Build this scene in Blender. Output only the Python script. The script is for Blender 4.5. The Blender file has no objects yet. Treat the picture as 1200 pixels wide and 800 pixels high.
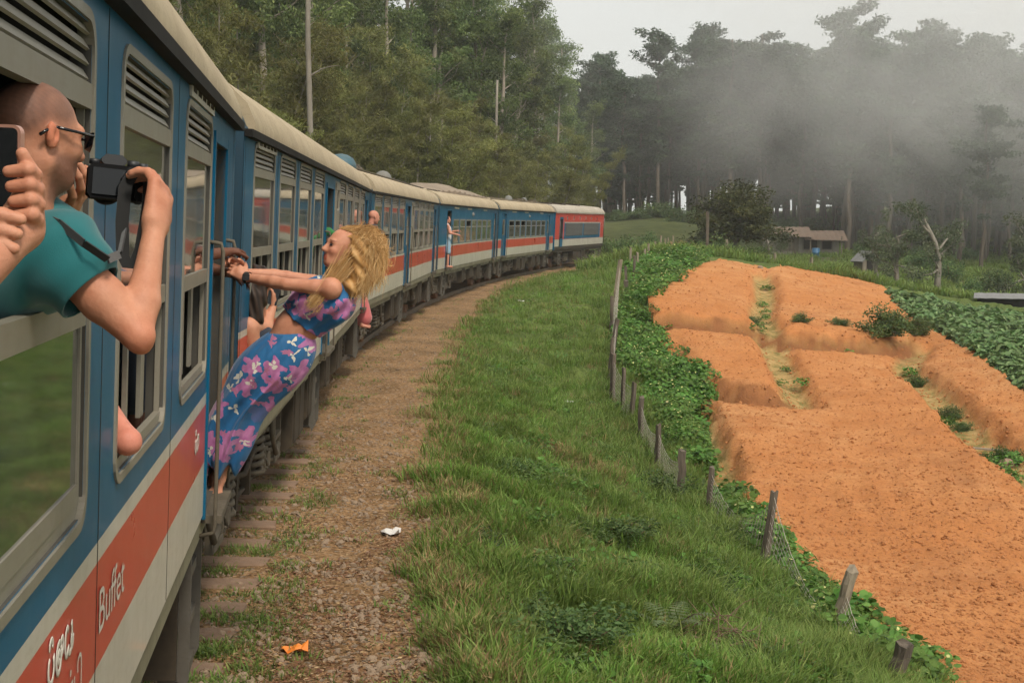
import bpy, math, random
import numpy as np
from mathutils import Matrix, Vector

PI = math.pi
rng = np.random.default_rng(7)
random.seed(7)
scene = bpy.context.scene
COL = scene.collection

# ------------------------------------------------------------------ camera
F_PX = 1500.0                       # focal length in pixels of a 1200 px wide picture
CAM_H = 2.42                        # eye height above the rail head
PITCH = math.atan((400.0 - 261.16) / F_PX)
cam_data = bpy.data.cameras.new('camera')
cam_data.sensor_width = 36.0
cam_data.lens = 36.0 * F_PX / 1200.0
cam_data.clip_start = 0.05
cam_data.clip_end = 3000.0
cam = bpy.data.objects.new('camera', cam_data)
COL.objects.link(cam)
cam.location = (0, 0, CAM_H)
cam.rotation_euler = (PI / 2 - PITCH, 0, 0)
scene.camera = cam

# ------------------------------------------------------------------ sky and light (overcast day)
SUN_EL, SUN_AZ = math.radians(52), math.radians(152)     # azimuth clockwise from +Y (camera looks along +Y)
world = bpy.data.worlds.new('World')
scene.world = world
world.use_nodes = True
wn, wl = world.node_tree.nodes, world.node_tree.links
wn.clear()
w_out = wn.new('ShaderNodeOutputWorld')
w_bg = wn.new('ShaderNodeBackground')
w_sky = wn.new('ShaderNodeTexSky')
w_sky.sky_type = 'NISHITA'
w_sky.sun_disc = False
w_sky.sun_elevation = SUN_EL
w_sky.sun_rotation = SUN_AZ
w_sky.air_density = 1.0
w_sky.dust_density = 6.0
w_hsv = wn.new('ShaderNodeHueSaturation')
w_hsv.inputs['Saturation'].default_value = 0.10
w_mix = wn.new('ShaderNodeMixRGB')                       # the cloud deck evens the clear sky out
w_mix.inputs['Fac'].default_value = 0.80
w_tc = wn.new('ShaderNodeTexCoord')
w_noise = wn.new('ShaderNodeTexNoise')
w_noise.inputs['Scale'].default_value = 1.6
w_noise.inputs['Detail'].default_value = 4.0
w_ramp = wn.new('ShaderNodeValToRGB')
w_ramp.color_ramp.elements[0].position = 0.2
w_ramp.color_ramp.elements[0].color = (7.2, 7.45, 7.4, 1)
w_ramp.color_ramp.elements[1].position = 0.85
w_ramp.color_ramp.elements[1].color = (8.8, 8.8, 8.3, 1)
w_bg.inputs['Strength'].default_value = 0.054
wl.new(w_sky.outputs[0], w_hsv.inputs['Color'])
wl.new(w_tc.outputs['Generated'], w_noise.inputs['Vector'])
wl.new(w_noise.outputs['Fac'], w_ramp.inputs['Fac'])
wl.new(w_hsv.outputs[0], w_mix.inputs['Color1'])
wl.new(w_ramp.outputs['Color'], w_mix.inputs['Color2'])
wl.new(w_mix.outputs[0], w_bg.inputs['Color'])
wl.new(w_bg.outputs[0], w_out.inputs['Surface'])

sun_data = bpy.data.lights.new('sun', 'SUN')
sun_data.energy = 1.5
sun_data.angle = math.radians(14)
sun_data.color = (1.0, 0.91, 0.78)
sun = bpy.data.objects.new('sun', sun_data)
COL.objects.link(sun)
_sd = Vector((math.sin(SUN_AZ) * math.cos(SUN_EL), math.cos(SUN_AZ) * math.cos(SUN_EL), math.sin(SUN_EL)))
sun.rotation_euler = (-_sd).to_track_quat('-Z', 'Y').to_euler()
sun.location = (0, 0, 60)

vs = scene.view_settings
vs.view_transform = 'Standard'
vs.look = 'None'
vs.exposure = 1.10
vs.gamma = 1.0
vs.use_curve_mapping = False
scene.cycles.use_denoising = True
scene.cycles.volume_bounces = 1
scene.cycles.volume_step_rate = 2.0
scene.cycles.volume_max_steps = 48
scene.cycles.use_adaptive_sampling = True
scene.cycles.adaptive_threshold = 0.04
scene.cycles.max_bounces = 4
scene.cycles.diffuse_bounces = 2
scene.cycles.glossy_bounces = 2
scene.cycles.transmission_bounces = 2
scene.cycles.transparent_max_bounces = 4
scene.cycles.caustics_reflective = False
scene.cycles.caustics_refractive = False

# ------------------------------------------------------------------ picture <-> place arithmetic (layout only)
_cp, _sp = math.cos(PITCH), math.sin(PITCH)

def at(px, py, Y):
    """point at forward distance Y that appears at photo pixel (px, py)"""
    dx, dy = (px - 600) / F_PX, (400 - py) / F_PX
    d = np.array([dx, _cp + dy * _sp, -_sp + dy * _cp])
    return np.array([0, 0, CAM_H]) + d * (Y / d[1])

def pix(P):
    P = np.asarray(P, float)
    q = P - np.array([0, 0, CAM_H])
    z = q[..., 1] * _cp - q[..., 2] * _sp
    u = q[..., 1] * _sp + q[..., 2] * _cp
    z = np.where(np.abs(z) < 1e-3, 1e-3, z)
    return 600 + F_PX * q[..., 0] / z, 400 - F_PX * u / z, z

# ------------------------------------------------------------------ mesh helpers
class MB:
    """collects shapes into one mesh"""
    def __init__(s):
        s.v, s.f, s.m, s.n, s.sm = [], [], [], 0, []

    def add(s, verts, faces, mat=0, smooth=False):
        b = s.n
        s.v.extend([tuple(map(float, q)) for q in verts])
        s.n += len(verts)
        for fc in faces:
            s.f.append(tuple(b + i for i in fc))
            s.m.append(mat)
            s.sm.append(smooth)
        return s

    def box(s, lo, hi, mat=0, M=None):
        (x0, y0, z0), (x1, y1, z1) = lo, hi
        v = [(x0, y0, z0), (x1, y0, z0), (x1, y1, z0), (x0, y1, z0), (x0, y0, z1), (x1, y0, z1), (x1, y1, z1), (x0, y1, z1)]
        if M is not None:
            v = [M @ Vector(q) for q in v]
        return s.add(v, [(0, 3, 2, 1), (4, 5, 6, 7), (0, 1, 5, 4), (1, 2, 6, 5), (2, 3, 7, 6), (3, 0, 4, 7)], mat)

    def cbox(s, c, size, mat=0, M=None, bev=0.0):
        if bev <= 0:
            return s.box([c[i] - size[i] / 2 for i in range(3)], [c[i] + size[i] / 2 for i in range(3)], mat, M)
        # box with chamfered vertical profile in its x-z section, along y
        hx, hy, hz = [q / 2 for q in size]
        b = min(bev, hx * .9, hz * .9)
        pr = [(-hx + b, -hz), (hx - b, -hz), (hx, -hz + b), (hx, hz - b), (hx - b, hz), (-hx + b, hz), (-hx, hz - b), (-hx, -hz + b)]
        v = [(c[0] + p[0], c[1] - hy, c[2] + p[1]) for p in pr] + [(c[0] + p[0], c[1] + hy, c[2] + p[1]) for p in pr]
        if M is not None:
            v = [M @ Vector(q) for q in v]
        fs = [(i, i + 8, (i + 1) % 8 + 8, (i + 1) % 8) for i in range(8)] + [tuple(range(8)), tuple(range(15, 7, -1))]
        return s.add(v, fs, mat)

    def tube(s, pts, rad, n=8, mat=0, caps=True, smooth=True, flat=1.0):
        pts = [Vector(map(float, p)) for p in pts]
        k = len(pts)
        if not hasattr(rad, '__len__'):
            rad = [rad] * k
        t = [(pts[min(i + 1, k - 1)] - pts[max(i - 1, 0)]).normalized() for i in range(k)]
        u = t[0].orthogonal().normalized()
        vs_ = []
        for i in range(k):
            u = (u - t[i] * u.dot(t[i]))
            u = u.normalized() if u.length > 1e-6 else t[i].orthogonal().normalized()
            w = t[i].cross(u)
            for j in range(n):
                a = 2 * PI * j / n
                vs_.append(pts[i] + (u * math.cos(a) + w * math.sin(a) * flat) * rad[i])
        fs = [(i * n + j, i * n + (j + 1) % n, (i + 1) * n + (j + 1) % n, (i + 1) * n + j) for i in range(k - 1) for j in range(n)]
        if caps:
            fs += [tuple(range(n - 1, -1, -1)), tuple((k - 1) * n + j for j in range(n))]
        return s.add(vs_, fs, mat, smooth)

    def cyl(s, c, r, h, axis='z', n=20, mat=0, smooth=True):
        d = {'x': Vector((1, 0, 0)), 'y': Vector((0, 1, 0)), 'z': Vector((0, 0, 1))}[axis] * (h / 2)
        c = Vector(c)
        a = s.tube([c - d, c + d], r, n, mat, False, smooth)
        b = s.n - 2 * n
        s.f += [tuple(b + j for j in range(n - 1, -1, -1)), tuple(b + n + j for j in range(n))]
        s.m += [mat, mat]; s.sm += [False, False]
        return s

    def lathe(s, c, prof, axis='z', n=24, mat=0):
        """prof: (radius, offset along axis)"""
        A = {'x': ((0, 1, 0), (0, 0, 1), (1, 0, 0)), 'y': ((0, 0, 1), (1, 0, 0), (0, 1, 0)), 'z': ((1, 0, 0), (0, 1, 0), (0, 0, 1))}[axis]
        u, w, t = [np.array(q, float) for q in A]
        c = np.array(c, float)
        v = [c + t * h + (u * math.cos(2 * PI * j / n) + w * math.sin(2 * PI * j / n)) * r for r, h in prof for j in range(n)]
        k = len(prof)
        fs = [(i * n + j, i * n + (j + 1) % n, (i + 1) * n + (j + 1) % n, (i + 1) * n + j) for i in range(k - 1) for j in range(n)]
        return s.add(v, fs, mat, True)

    def coil(s, c, R, r, h, turns, n=6, mat=0, seg=14):
        k = int(turns * seg)
        pts = [(c[0] + R * math.cos(2 * PI * i / seg), c[1] + R * math.sin(2 * PI * i / seg), c[2] + h * i / k) for i in range(k + 1)]
        return s.tube(pts, r, n, mat)

    def prism(s, poly, y0, y1, axis='y', mat=0):
        """poly in the two other axes, extruded along axis"""
        k = len(poly)
        def P(p, t):
            return {'y': (p[0], t, p[1]), 'x': (t, p[0], p[1]), 'z': (p[0], p[1], t)}[axis]
        v = [P(p, y0) for p in poly] + [P(p, y1) for p in poly]
        fs = [(i, (i + 1) % k, (i + 1) % k + k, i + k) for i in range(k)] + [tuple(range(k - 1, -1, -1)), tuple(range(k, 2 * k))]
        return s.add(v, fs, mat)

    def mesh(s, name):
        me = bpy.data.meshes.new(name)
        me.from_pydata(s.v, [], s.f)
        if s.f:
            me.polygons.foreach_set('material_index', s.m)
            me.polygons.foreach_set('use_smooth', s.sm)
        me.update()
        return me

    def build(s, name, mats, parent=None):
        return link(name, s.mesh(name), mats, parent)


def link(name, me, mats=None, parent=None):
    if mats is not None and len(me.materials) == 0:
        for q in (mats if isinstance(mats, (list, tuple)) else [mats]):
            me.materials.append(q)
    o = bpy.data.objects.new(name, me)
    COL.objects.link(o)
    if parent is not None:
        o.parent = parent
    return o


def share(name, me, parent, loc=None, rot=None, scale=None):
    o = bpy.data.objects.new(name, me)
    COL.objects.link(o)
    o.parent = parent
    if loc is not None:
        o.location = loc
    if rot is not None:
        o.rotation_euler = rot
    if scale is not None:
        o.scale = scale
    return o


def tag(o, label=None, cat=None, group=None, kind=None):
    if label: o['label'] = label
    if cat: o['category'] = cat
    if group: o['group'] = group
    if kind: o['kind'] = kind
    return o


def empty(name, loc=(0, 0, 0), rz=0.0, label=None, cat=None, group=None):
    o = bpy.data.objects.new(name, None)
    COL.objects.link(o)
    o.empty_display_size = 0.2
    o.location = loc
    o.rotation_euler = (0, 0, rz)
    return tag(o, label, cat, group)


def np_mesh(name, V, Fq, smooth=False, attrs=None):
    """quads or tris from numpy arrays; attrs: {name: (n,4) point colours}"""
    me = bpy.data.meshes.new(name)
    V = np.asarray(V, np.float32)
    Fq = np.asarray(Fq, np.int32)
    k = Fq.shape[1]
    me.vertices.add(len(V))
    me.vertices.foreach_set('co', V.ravel())
    me.loops.add(Fq.size)
    me.loops.foreach_set('vertex_index', Fq.ravel())
    me.polygons.add(len(Fq))
    me.polygons.foreach_set('loop_start', np.arange(0, Fq.size, k, dtype=np.int32))
    me.polygons.foreach_set('loop_total', np.full(len(Fq), k, np.int32))
    me.polygons.foreach_set('use_smooth', np.full(len(Fq), smooth))
    for an, av in (attrs or {}).items():
        at_ = me.attributes.new(an, 'FLOAT_COLOR', 'POINT')
        at_.data.foreach_set('color', np.asarray(av, np.float32).ravel())
    me.update(calc_edges=True)
    return me

# ------------------------------------------------------------------ smooth solids for bodies (signed distance + surface nets)
def seg_sdf(P, a, b, ra, rb, sq=None):
    a, b = np.asarray(a, float), np.asarray(b, float)
    d = b - a
    L2 = max(d @ d, 1e-9)
    t = np.clip(((P - a) @ d) / L2, 0, 1)
    q = P - a - t[..., None] * d
    return np.linalg.norm(q, axis=-1) - (ra + (rb - ra) * t)

def ell_sdf(P, c, r, R=None):
    q = P - np.asarray(c, float)
    if R is not None:
        q = q @ np.asarray(R)
    r = np.asarray(r, float)
    k0 = np.linalg.norm(q / r, axis=-1)
    k1 = np.linalg.norm(q / (r * r), axis=-1)
    return k0 * (k0 - 1.0) / np.maximum(k1, 1e-6)

def smin(a, b, k):
    h = np.clip(0.5 + 0.5 * (b - a) / k, 0, 1)
    return b + (a - b) * h - k * h * (1 - h)

def solid(name, prims, voxel, k=0.02, disp=None):
    """prims: ('s', a, b, ra, rb[, k]) | ('e', c, radii[, R[, k]]) | ('-e', c, radii[, R]) -> (V, F) quads"""
    lo, hi = np.full(3, 1e9), np.full(3, -1e9)
    for p in prims:
        if p[0] == 's':
            r = max(p[3], p[4])
            for q in (p[1], p[2]):
                lo = np.minimum(lo, np.asarray(q, float) - r); hi = np.maximum(hi, np.asarray(q, float) + r)
        elif p[0] == 'e':
            r = max(p[2])
            lo = np.minimum(lo, np.asarray(p[1], float) - r); hi = np.maximum(hi, np.asarray(p[1], float) + r)
    lo -= voxel * 2.5; hi += voxel * 2.5
    n = np.maximum(np.ceil((hi - lo) / voxel).astype(int) + 1, 4)
    ax = [lo[i] + voxel * np.arange(n[i]) for i in range(3)]
    D = np.full(n, 1.0, np.float64)
    for p in prims:
        if p[0] == 's':
            r = max(p[3], p[4]) + 0.05
            a0 = np.minimum(p[1], p[2]) - r; a1 = np.maximum(p[1], p[2]) + r
        else:
            r = max(p[2]) + 0.05
            a0 = np.asarray(p[1], float) - r; a1 = np.asarray(p[1], float) + r
        i0 = np.clip(np.floor((a0 - lo) / voxel).astype(int), 0, n - 1)
        i1 = np.clip(np.ceil((a1 - lo) / voxel).astype(int) + 1, 1, n)
        if np.any(i1 <= i0):
            continue
        sl = tuple(slice(i0[i], i1[i]) for i in range(3))
        G = np.stack(np.meshgrid(*[ax[i][sl[i]] for i in range(3)], indexing='ij'), -1)
        if p[0] == 's':
            d = seg_sdf(G, p[1], p[2], p[3], p[4]); kk = p[5] if len(p) > 5 else k
        else:
            R = p[3] if len(p) > 3 else None
            d = ell_sdf(G, p[1], p[2], R); kk = p[4] if len(p) > 4 else k
        if p[0] == '-e':
            D[sl] = -smin(-D[sl], d, kk)
        else:
            D[sl] = smin(D[sl], d, kk)
    if disp is not None:
        G = np.stack(np.meshgrid(*ax, indexing='ij'), -1)
        D = D + disp(G)
    return surface_nets(D, lo, voxel)

def surface_nets(D, lo, h):
    S = D < 0
    c = [D[i:D.shape[0] - 1 + i, j:D.shape[1] - 1 + j, l:D.shape[2] - 1 + l] for i in (0, 1) for j in (0, 1) for l in (0, 1)]
    C = np.stack(c, -1)
    neg = (C < 0).sum(-1)
    act = (neg > 0) & (neg < 8)
    idx = np.full(act.shape, -1, np.int64)
    I = np.argwhere(act)
    idx[act] = np.arange(len(I))
    Ca = C[act]
    off = np.array([(i, j, l) for i in (0, 1) for j in (0, 1) for l in (0, 1)], float)
    acc = np.zeros((len(I), 3)); cnt = np.zeros(len(I))
    for a in range(8):
        for b in range(a + 1, 8):
            if np.abs(off[a] - off[b]).sum() == 1:
                m = (Ca[:, a] < 0) != (Ca[:, b] < 0)
                t = Ca[:, a] / np.where(m, Ca[:, a] - Ca[:, b], 1)
                p = off[a] + t[:, None] * (off[b] - off[a])
                acc[m] += p[m]; cnt[m] += 1
    V = lo + (I + acc / np.maximum(cnt, 1)[:, None]) * h
    F = []
    for ax in range(3):
        o = [0, 1, 2]; o.remove(ax)
        sl0 = [slice(None)] * 3; sl1 = [slice(None)] * 3
        sl0[ax] = slice(0, -1); sl1[ax] = slice(1, None)
        A, B = S[tuple(sl0)], S[tuple(sl1)]
        E_ = np.argwhere(A != B)
        E_ = E_[(E_[:, o[0]] > 0) & (E_[:, o[1]] > 0) & (E_[:, o[0]] < D.shape[o[0]] - 1) & (E_[:, o[1]] < D.shape[o[1]] - 1)]
        if not len(E_):
            continue
        q = []
        for d0, d1 in ((-1, -1), (0, -1), (0, 0), (-1, 0)):
            e = E_.copy(); e[:, o[0]] += d0; e[:, o[1]] += d1
            q.append(idx[e[:, 0], e[:, 1], e[:, 2]])
        q = np.stack(q, -1)
        fl = A[tuple(E_.T)]
        if ax == 1:
            fl = ~fl
        q[~fl] = q[~fl][:, ::-1]
        F.append(q)
    F = np.concatenate(F)
    F = F[(F >= 0).all(1)]
    return V, F

# ------------------------------------------------------------------ materials
MAT = {}

def _nt(name):
    m = bpy.data.materials.new(name)
    m.use_nodes = True
    nt = m.node_tree
    b = nt.nodes['Principled BSDF']
    return m, nt, b

def N(nt, t, **kw):
    n = nt.nodes.new(t)
    for k_, v_ in kw.items():
        n.inputs[k_.replace('_', ' ')].default_value = v_
    return n

def ramp(nt, fac, stops):
    r = nt.nodes.new('ShaderNodeValToRGB')
    e = r.color_ramp.elements
    while len(e) < len(stops):
        e.new(0.5)
    for i, (p, c) in enumerate(stops):
        e[i].position = p
        e[i].color = (*c, 1) if len(c) == 3 else c
    nt.links.new(fac, r.inputs['Fac'])
    return r

def mixc(nt, fac, a, b, mode='MIX'):
    m = nt.nodes.new('ShaderNodeMixRGB')
    m.blend_type = mode
    for s_, q in (('Fac', fac), ('Color1', a), ('Color2', b)):
        if hasattr(q, 'node'):
            nt.links.new(q, m.inputs[s_])
        else:
            m.inputs[s_].default_value = q if s_ == 'Fac' else ((*q, 1) if len(q) == 3 else q)
    return m.outputs[0]

def noise(nt, scale, detail=4, rough=0.55, coord='Object', vec=None, dist=0.0, stretch=None):
    n = N(nt, 'ShaderNodeTexNoise', Scale=scale, Detail=detail, Roughness=rough, Distortion=dist)
    if vec is None:
        tc = nt.nodes.new('ShaderNodeTexCoord')
        vec = tc.outputs[coord]
    if stretch:
        mp = nt.nodes.new('ShaderNodeMapping')
        mp.inputs['Scale'].default_value = stretch
        nt.links.new(vec, mp.inputs['Vector'])
        vec = mp.outputs[0]
    nt.links.new(vec, n.inputs['Vector'])
    return n.outputs['Fac']

def bump(nt, b, h, strength=0.3, dist=0.01):
    n = nt.nodes.new('ShaderNodeBump')
    n.inputs['Strength'].default_value = strength
    n.inputs['Distance'].default_value = dist
    nt.links.new(h, n.inputs['Height'])
    nt.links.new(n.outputs[0], b.inputs['Normal'])

def paint(name, col, rough=0.25, coat=0.5, dirt=0.25, dirt_col=(0.16, 0.13, 0.09), metallic=0.0, wear=None, spec=0.5, dscale=1.6):
    """worn coloured surface: blotchy dirt, streaks and slight gloss changes"""
    m, nt, b = _nt(name)
    n1 = noise(nt, dscale, 6, 0.65)
    n2 = noise(nt, 5.0, 5, 0.6, stretch=(1, 3.0, 0.35))
    f1 = ramp(nt, n1, [(0.38, (0, 0, 0)), (0.78, (dirt, dirt, dirt))])
    f2 = ramp(nt, n2, [(0.45, (0, 0, 0)), (0.85, (dirt * .8, dirt * .8, dirt * .8))])
    f = mixc(nt, 1.0, f1.outputs[0], f2.outputs[0], 'ADD')
    nv = noise(nt, 0.7, 3)
    base = mixc(nt, nv, tuple(c * .88 for c in col), tuple(min(1, c * 1.1) for c in col))
    c = mixc(nt, f, base, dirt_col)
    n4 = noise(nt, 26, 5, 0.7, stretch=(1, .35, 1.6))
    f4 = ramp(nt, n4, [(0.52, (0, 0, 0)), (0.75, (dirt * .7, dirt * .7, dirt * .7))])
    c = mixc(nt, f4.outputs[0], c, tuple(q * .8 for q in dirt_col))
    if wear:
        n3 = noise(nt, 14, 8, 0.7)
        w = ramp(nt, n3, [(0.66, (0, 0, 0)), (0.70, (1, 1, 1))])
        c = mixc(nt, w.outputs[0], c, wear)
    nt.links.new(c, b.inputs['Base Color'])
    rr = nt.nodes.new('ShaderNodeMapRange')
    rr.inputs['To Min'].default_value = rough * .75
    rr.inputs['To Max'].default_value = min(1, rough * 1.7)
    nt.links.new(n1, rr.inputs['Value'])
    nt.links.new(rr.outputs[0], b.inputs['Roughness'])
    b.inputs['Metallic'].default_value = metallic
    b.inputs['Specular IOR Level'].default_value = spec
    b.inputs['Coat Weight'].default_value = coat
    b.inputs['Coat Roughness'].default_value = 0.06
    bump(nt, b, noise(nt, 2.2, 2), 0.06, 0.02)
    MAT[name] = m
    return m

paint('blue_paint', (0.001, 0.100, 0.195), 0.30, 0.10, 0.16, (0.07, 0.09, 0.095), spec=0.14)
paint('red_paint', (0.54, 0.050, 0.036), 0.25, 0.2, 0.24, (0.36, 0.15, 0.10), spec=0.25)
paint('white_paint', (0.52, 0.49, 0.42), 0.35, 0.2, 0.36, (0.28, 0.23, 0.15))
paint('grey_reflection', (0.235, 0.22, 0.20), 0.28, 0.45, 0.14, (0.17, 0.15, 0.12))  # grazing-angle reflection on the coach sides, put into the colour as grey
paint('sill_paint', (0.19, 0.175, 0.11), 0.6, 0.0, 0.6, (0.09, 0.07, 0.04))
paint('roof_paint', (0.42, 0.335, 0.215), 0.75, 0.0, 0.5, (0.20, 0.155, 0.10))
paint('loco_roof', (0.42, 0.37, 0.30), 0.7, 0.0, 0.4, (0.2, 0.17, 0.13))
paint('frame_alloy', (0.225, 0.208, 0.165), 0.42, 0.1, 0.4, (0.17, 0.135, 0.09))
paint('gutter_black', (0.010, 0.009, 0.008), 0.8, 0.0, 0.1, (0.03, 0.025, 0.02), spec=0.2)
paint('chassis', (0.034, 0.028, 0.021), 0.9, 0.0, 0.6, (0.10, 0.075, 0.048), dscale=5, spec=0.2)
paint('chassis_light', (0.13, 0.11, 0.08), 0.85, 0.0, 0.7, (0.06, 0.047, 0.032), dscale=5, spec=0.25)
paint('step_metal', (0.15, 0.14, 0.12), 0.5, 0.0, 0.6, (0.08, 0.065, 0.045), metallic=0.5)
paint('end_blue', (0.004, 0.045, 0.080), 0.5, 0.0, 0.4, (0.03, 0.03, 0.03))
paint('tarp_brown', (0.27, 0.21, 0.15), 0.9, 0.0, 0.5, (0.15, 0.11, 0.08))
paint('rust_metal', (0.17, 0.085, 0.045), 0.9, 0.0, 0.7, (0.28, 0.17, 0.10), dscale=6)
paint('rail_steel', (0.22, 0.19, 0.16), 0.45, 0.0, 0.5, (0.14, 0.09, 0.06), metallic=0.7)
paint('rubber_black', (0.012, 0.012, 0.012), 0.55, 0.0, 0.2)
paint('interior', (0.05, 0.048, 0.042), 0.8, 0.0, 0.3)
paint('seat_cloth', (0.03, 0.04, 0.09), 0.9, 0.0, 0.2)
paint('wire', (0.33, 0.30, 0.25), 0.6, 0.0, 0.3)
paint('vent_grey', (0.16, 0.165, 0.16), 0.6, 0.0, 0.4)
paint('teal_cowl', (0.035, 0.10, 0.13), 0.5, 0.1, 0.3)
paint('grille', (0.075, 0.078, 0.08), 0.55, 0.1, 0.3)
paint('sign_white', (0.48, 0.45, 0.38), 0.5, 0.0, 0.4, (0.25, 0.2, 0.14))
paint('letter_white', (0.62, 0.57, 0.50), 0.4, 0.2, 0.15)
paint('orange_tape', (0.75, 0.22, 0.02), 0.5, 0.1, 0.1)
paint('black_plastic', (0.004, 0.004, 0.0045), 0.6, 0.0, 0.05, (0.008, 0.008, 0.008), spec=0.15)
paint('grey_plastic', (0.022, 0.023, 0.025), 0.4, 0.0, 0.1, (0.03, 0.03, 0.03))
paint('rose_metal', (0.52, 0.27, 0.20), 0.3, 0.2, 0.0, metallic=0.5)

def glass_mat():
    m, nt, b = _nt('window_glass')
    b.inputs['Base Color'].default_value = (0.045, 0.048, 0.042, 1)
    b.inputs['Roughness'].default_value = 0.06
    b.inputs['Specular IOR Level'].default_value = 1.0
    b.inputs['IOR'].default_value = 1.75
    b.inputs['Coat Weight'].default_value = 0.7
    n = noise(nt, 3.0, 3)
    c = ramp(nt, noise(nt, 2.0, 5), [(0.3, (0.045, 0.05, 0.042)), (0.8, (0.12, 0.115, 0.09))])
    nt.links.new(c.outputs[0], b.inputs['Base Color'])
    bump(nt, b, n, 0.05, 0.02)
    MAT['window_glass'] = m
glass_mat()

def screen_mat():
    m, nt, b = _nt('phone_glass')
    b.inputs['Base Color'].default_value = (0.006, 0.007, 0.008, 1)
    b.inputs['Roughness'].default_value = 0.08
    MAT['phone_glass'] = m
    m, nt, b = _nt('lens_dark')
    b.inputs['Base Color'].default_value = (0.008, 0.008, 0.01, 1)
    b.inputs['Roughness'].default_value = 0.05
    MAT['lens_dark'] = m
screen_mat()

def cloth(name, col, rough=0.85, wscale=400, var=0.25):
    m, nt, b = _nt(name)
    n = noise(nt, 9, 5)
    c = mixc(nt, n, tuple(q * (1 - var) for q in col), tuple(q * (1 + var) for q in col))
    nt.links.new(c, b.inputs['Base Color'])
    b.inputs['Roughness'].default_value = rough
    b.inputs['Sheen Weight'].default_value = 0.25
    bump(nt, b, noise(nt, wscale, 2), 0.25, 0.002)
    MAT[name] = m
    return m

cloth('teal_shirt', (0.004, 0.115, 0.125))
cloth('green_sleeve', (0.02, 0.16, 0.04))
cloth('dark_cloth', (0.02, 0.025, 0.04))
cloth('pink_cloth', (0.44, 0.10, 0.10))
cloth('pale_blue_cloth', (0.24, 0.36, 0.46))
cloth('white_cloth', (0.55, 0.53, 0.50))
cloth('black_strap', (0.008, 0.008, 0.008), 0.8, 600)
cloth('tan_shorts', (0.08, 0.07, 0.06))

def skin(name, col, attr=True):
    m, nt, b = _nt(name)
    n = ramp(nt, noise(nt, 16, 7, 0.7), [(0.3, (0, 0, 0)), (0.7, (1, 1, 1))]).outputs[0]
    c = mixc(nt, n, (col[0] * .84, col[1] * .72, col[2] * .66), (min(1, col[0] * 1.1), col[1] * 1.12, col[2] * 1.10))
    sp_ = ramp(nt, noise(nt, 240, 3, 0.6), [(0.62, (0, 0, 0)), (0.72, (.35, .35, .35))]).outputs[0]
    c = mixc(nt, sp_, c, (col[0] * .55, col[1] * .42, col[2] * .36))
    if attr:
        a = nt.nodes.new('ShaderNodeAttribute')
        a.attribute_name = 'tint'
        c = mixc(nt, 1.0, c, a.outputs['Color'], 'MULTIPLY')
    nt.links.new(c, b.inputs['Base Color'])
    b.inputs['Roughness'].default_value = 0.58
    b.inputs['Specular IOR Level'].default_value = 0.35
    b.inputs['Subsurface Weight'].default_value = 0.06
    b.inputs['Subsurface Radius'].default_value = (0.02, 0.008, 0.004)
    b.inputs['Subsurface Scale'].default_value = 0.4
    bump(nt, b, noise(nt, 130, 5), 0.28, 0.003)
    MAT[name] = m
    return m

skin('skin_fair', (0.52, 0.245, 0.155))
skin('skin_tan', (0.50, 0.235, 0.145))
skin('skin_brown', (0.15, 0.062, 0.036))
skin('skin_rosy', (0.52, 0.24, 0.17))

def hair_mat(name, dark, mid, light):
    m, nt, b = _nt(name)
    a = nt.nodes.new('ShaderNodeAttribute')
    a.attribute_name = 'tint'
    sep = nt.nodes.new('ShaderNodeSeparateColor')
    nt.links.new(a.outputs['Color'], sep.inputs[0])
    r = ramp(nt, sep.outputs[0], [(0.0, dark), (0.5, mid), (1.0, light)])
    nt.links.new(r.outputs[0], b.inputs['Base Color'])
    b.inputs['Roughness'].default_value = 0.5
    b.inputs['Specular IOR Level'].default_value = 0.2
    MAT[name] = m
    return m

hair_mat('hair_blond', (0.11, 0.060, 0.027), (0.42, 0.215, 0.068), (0.66, 0.45, 0.21))
hair_mat('hair_dark', (0.012, 0.008, 0.006), (0.028, 0.017, 0.012), (0.05, 0.03, 0.02))

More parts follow.
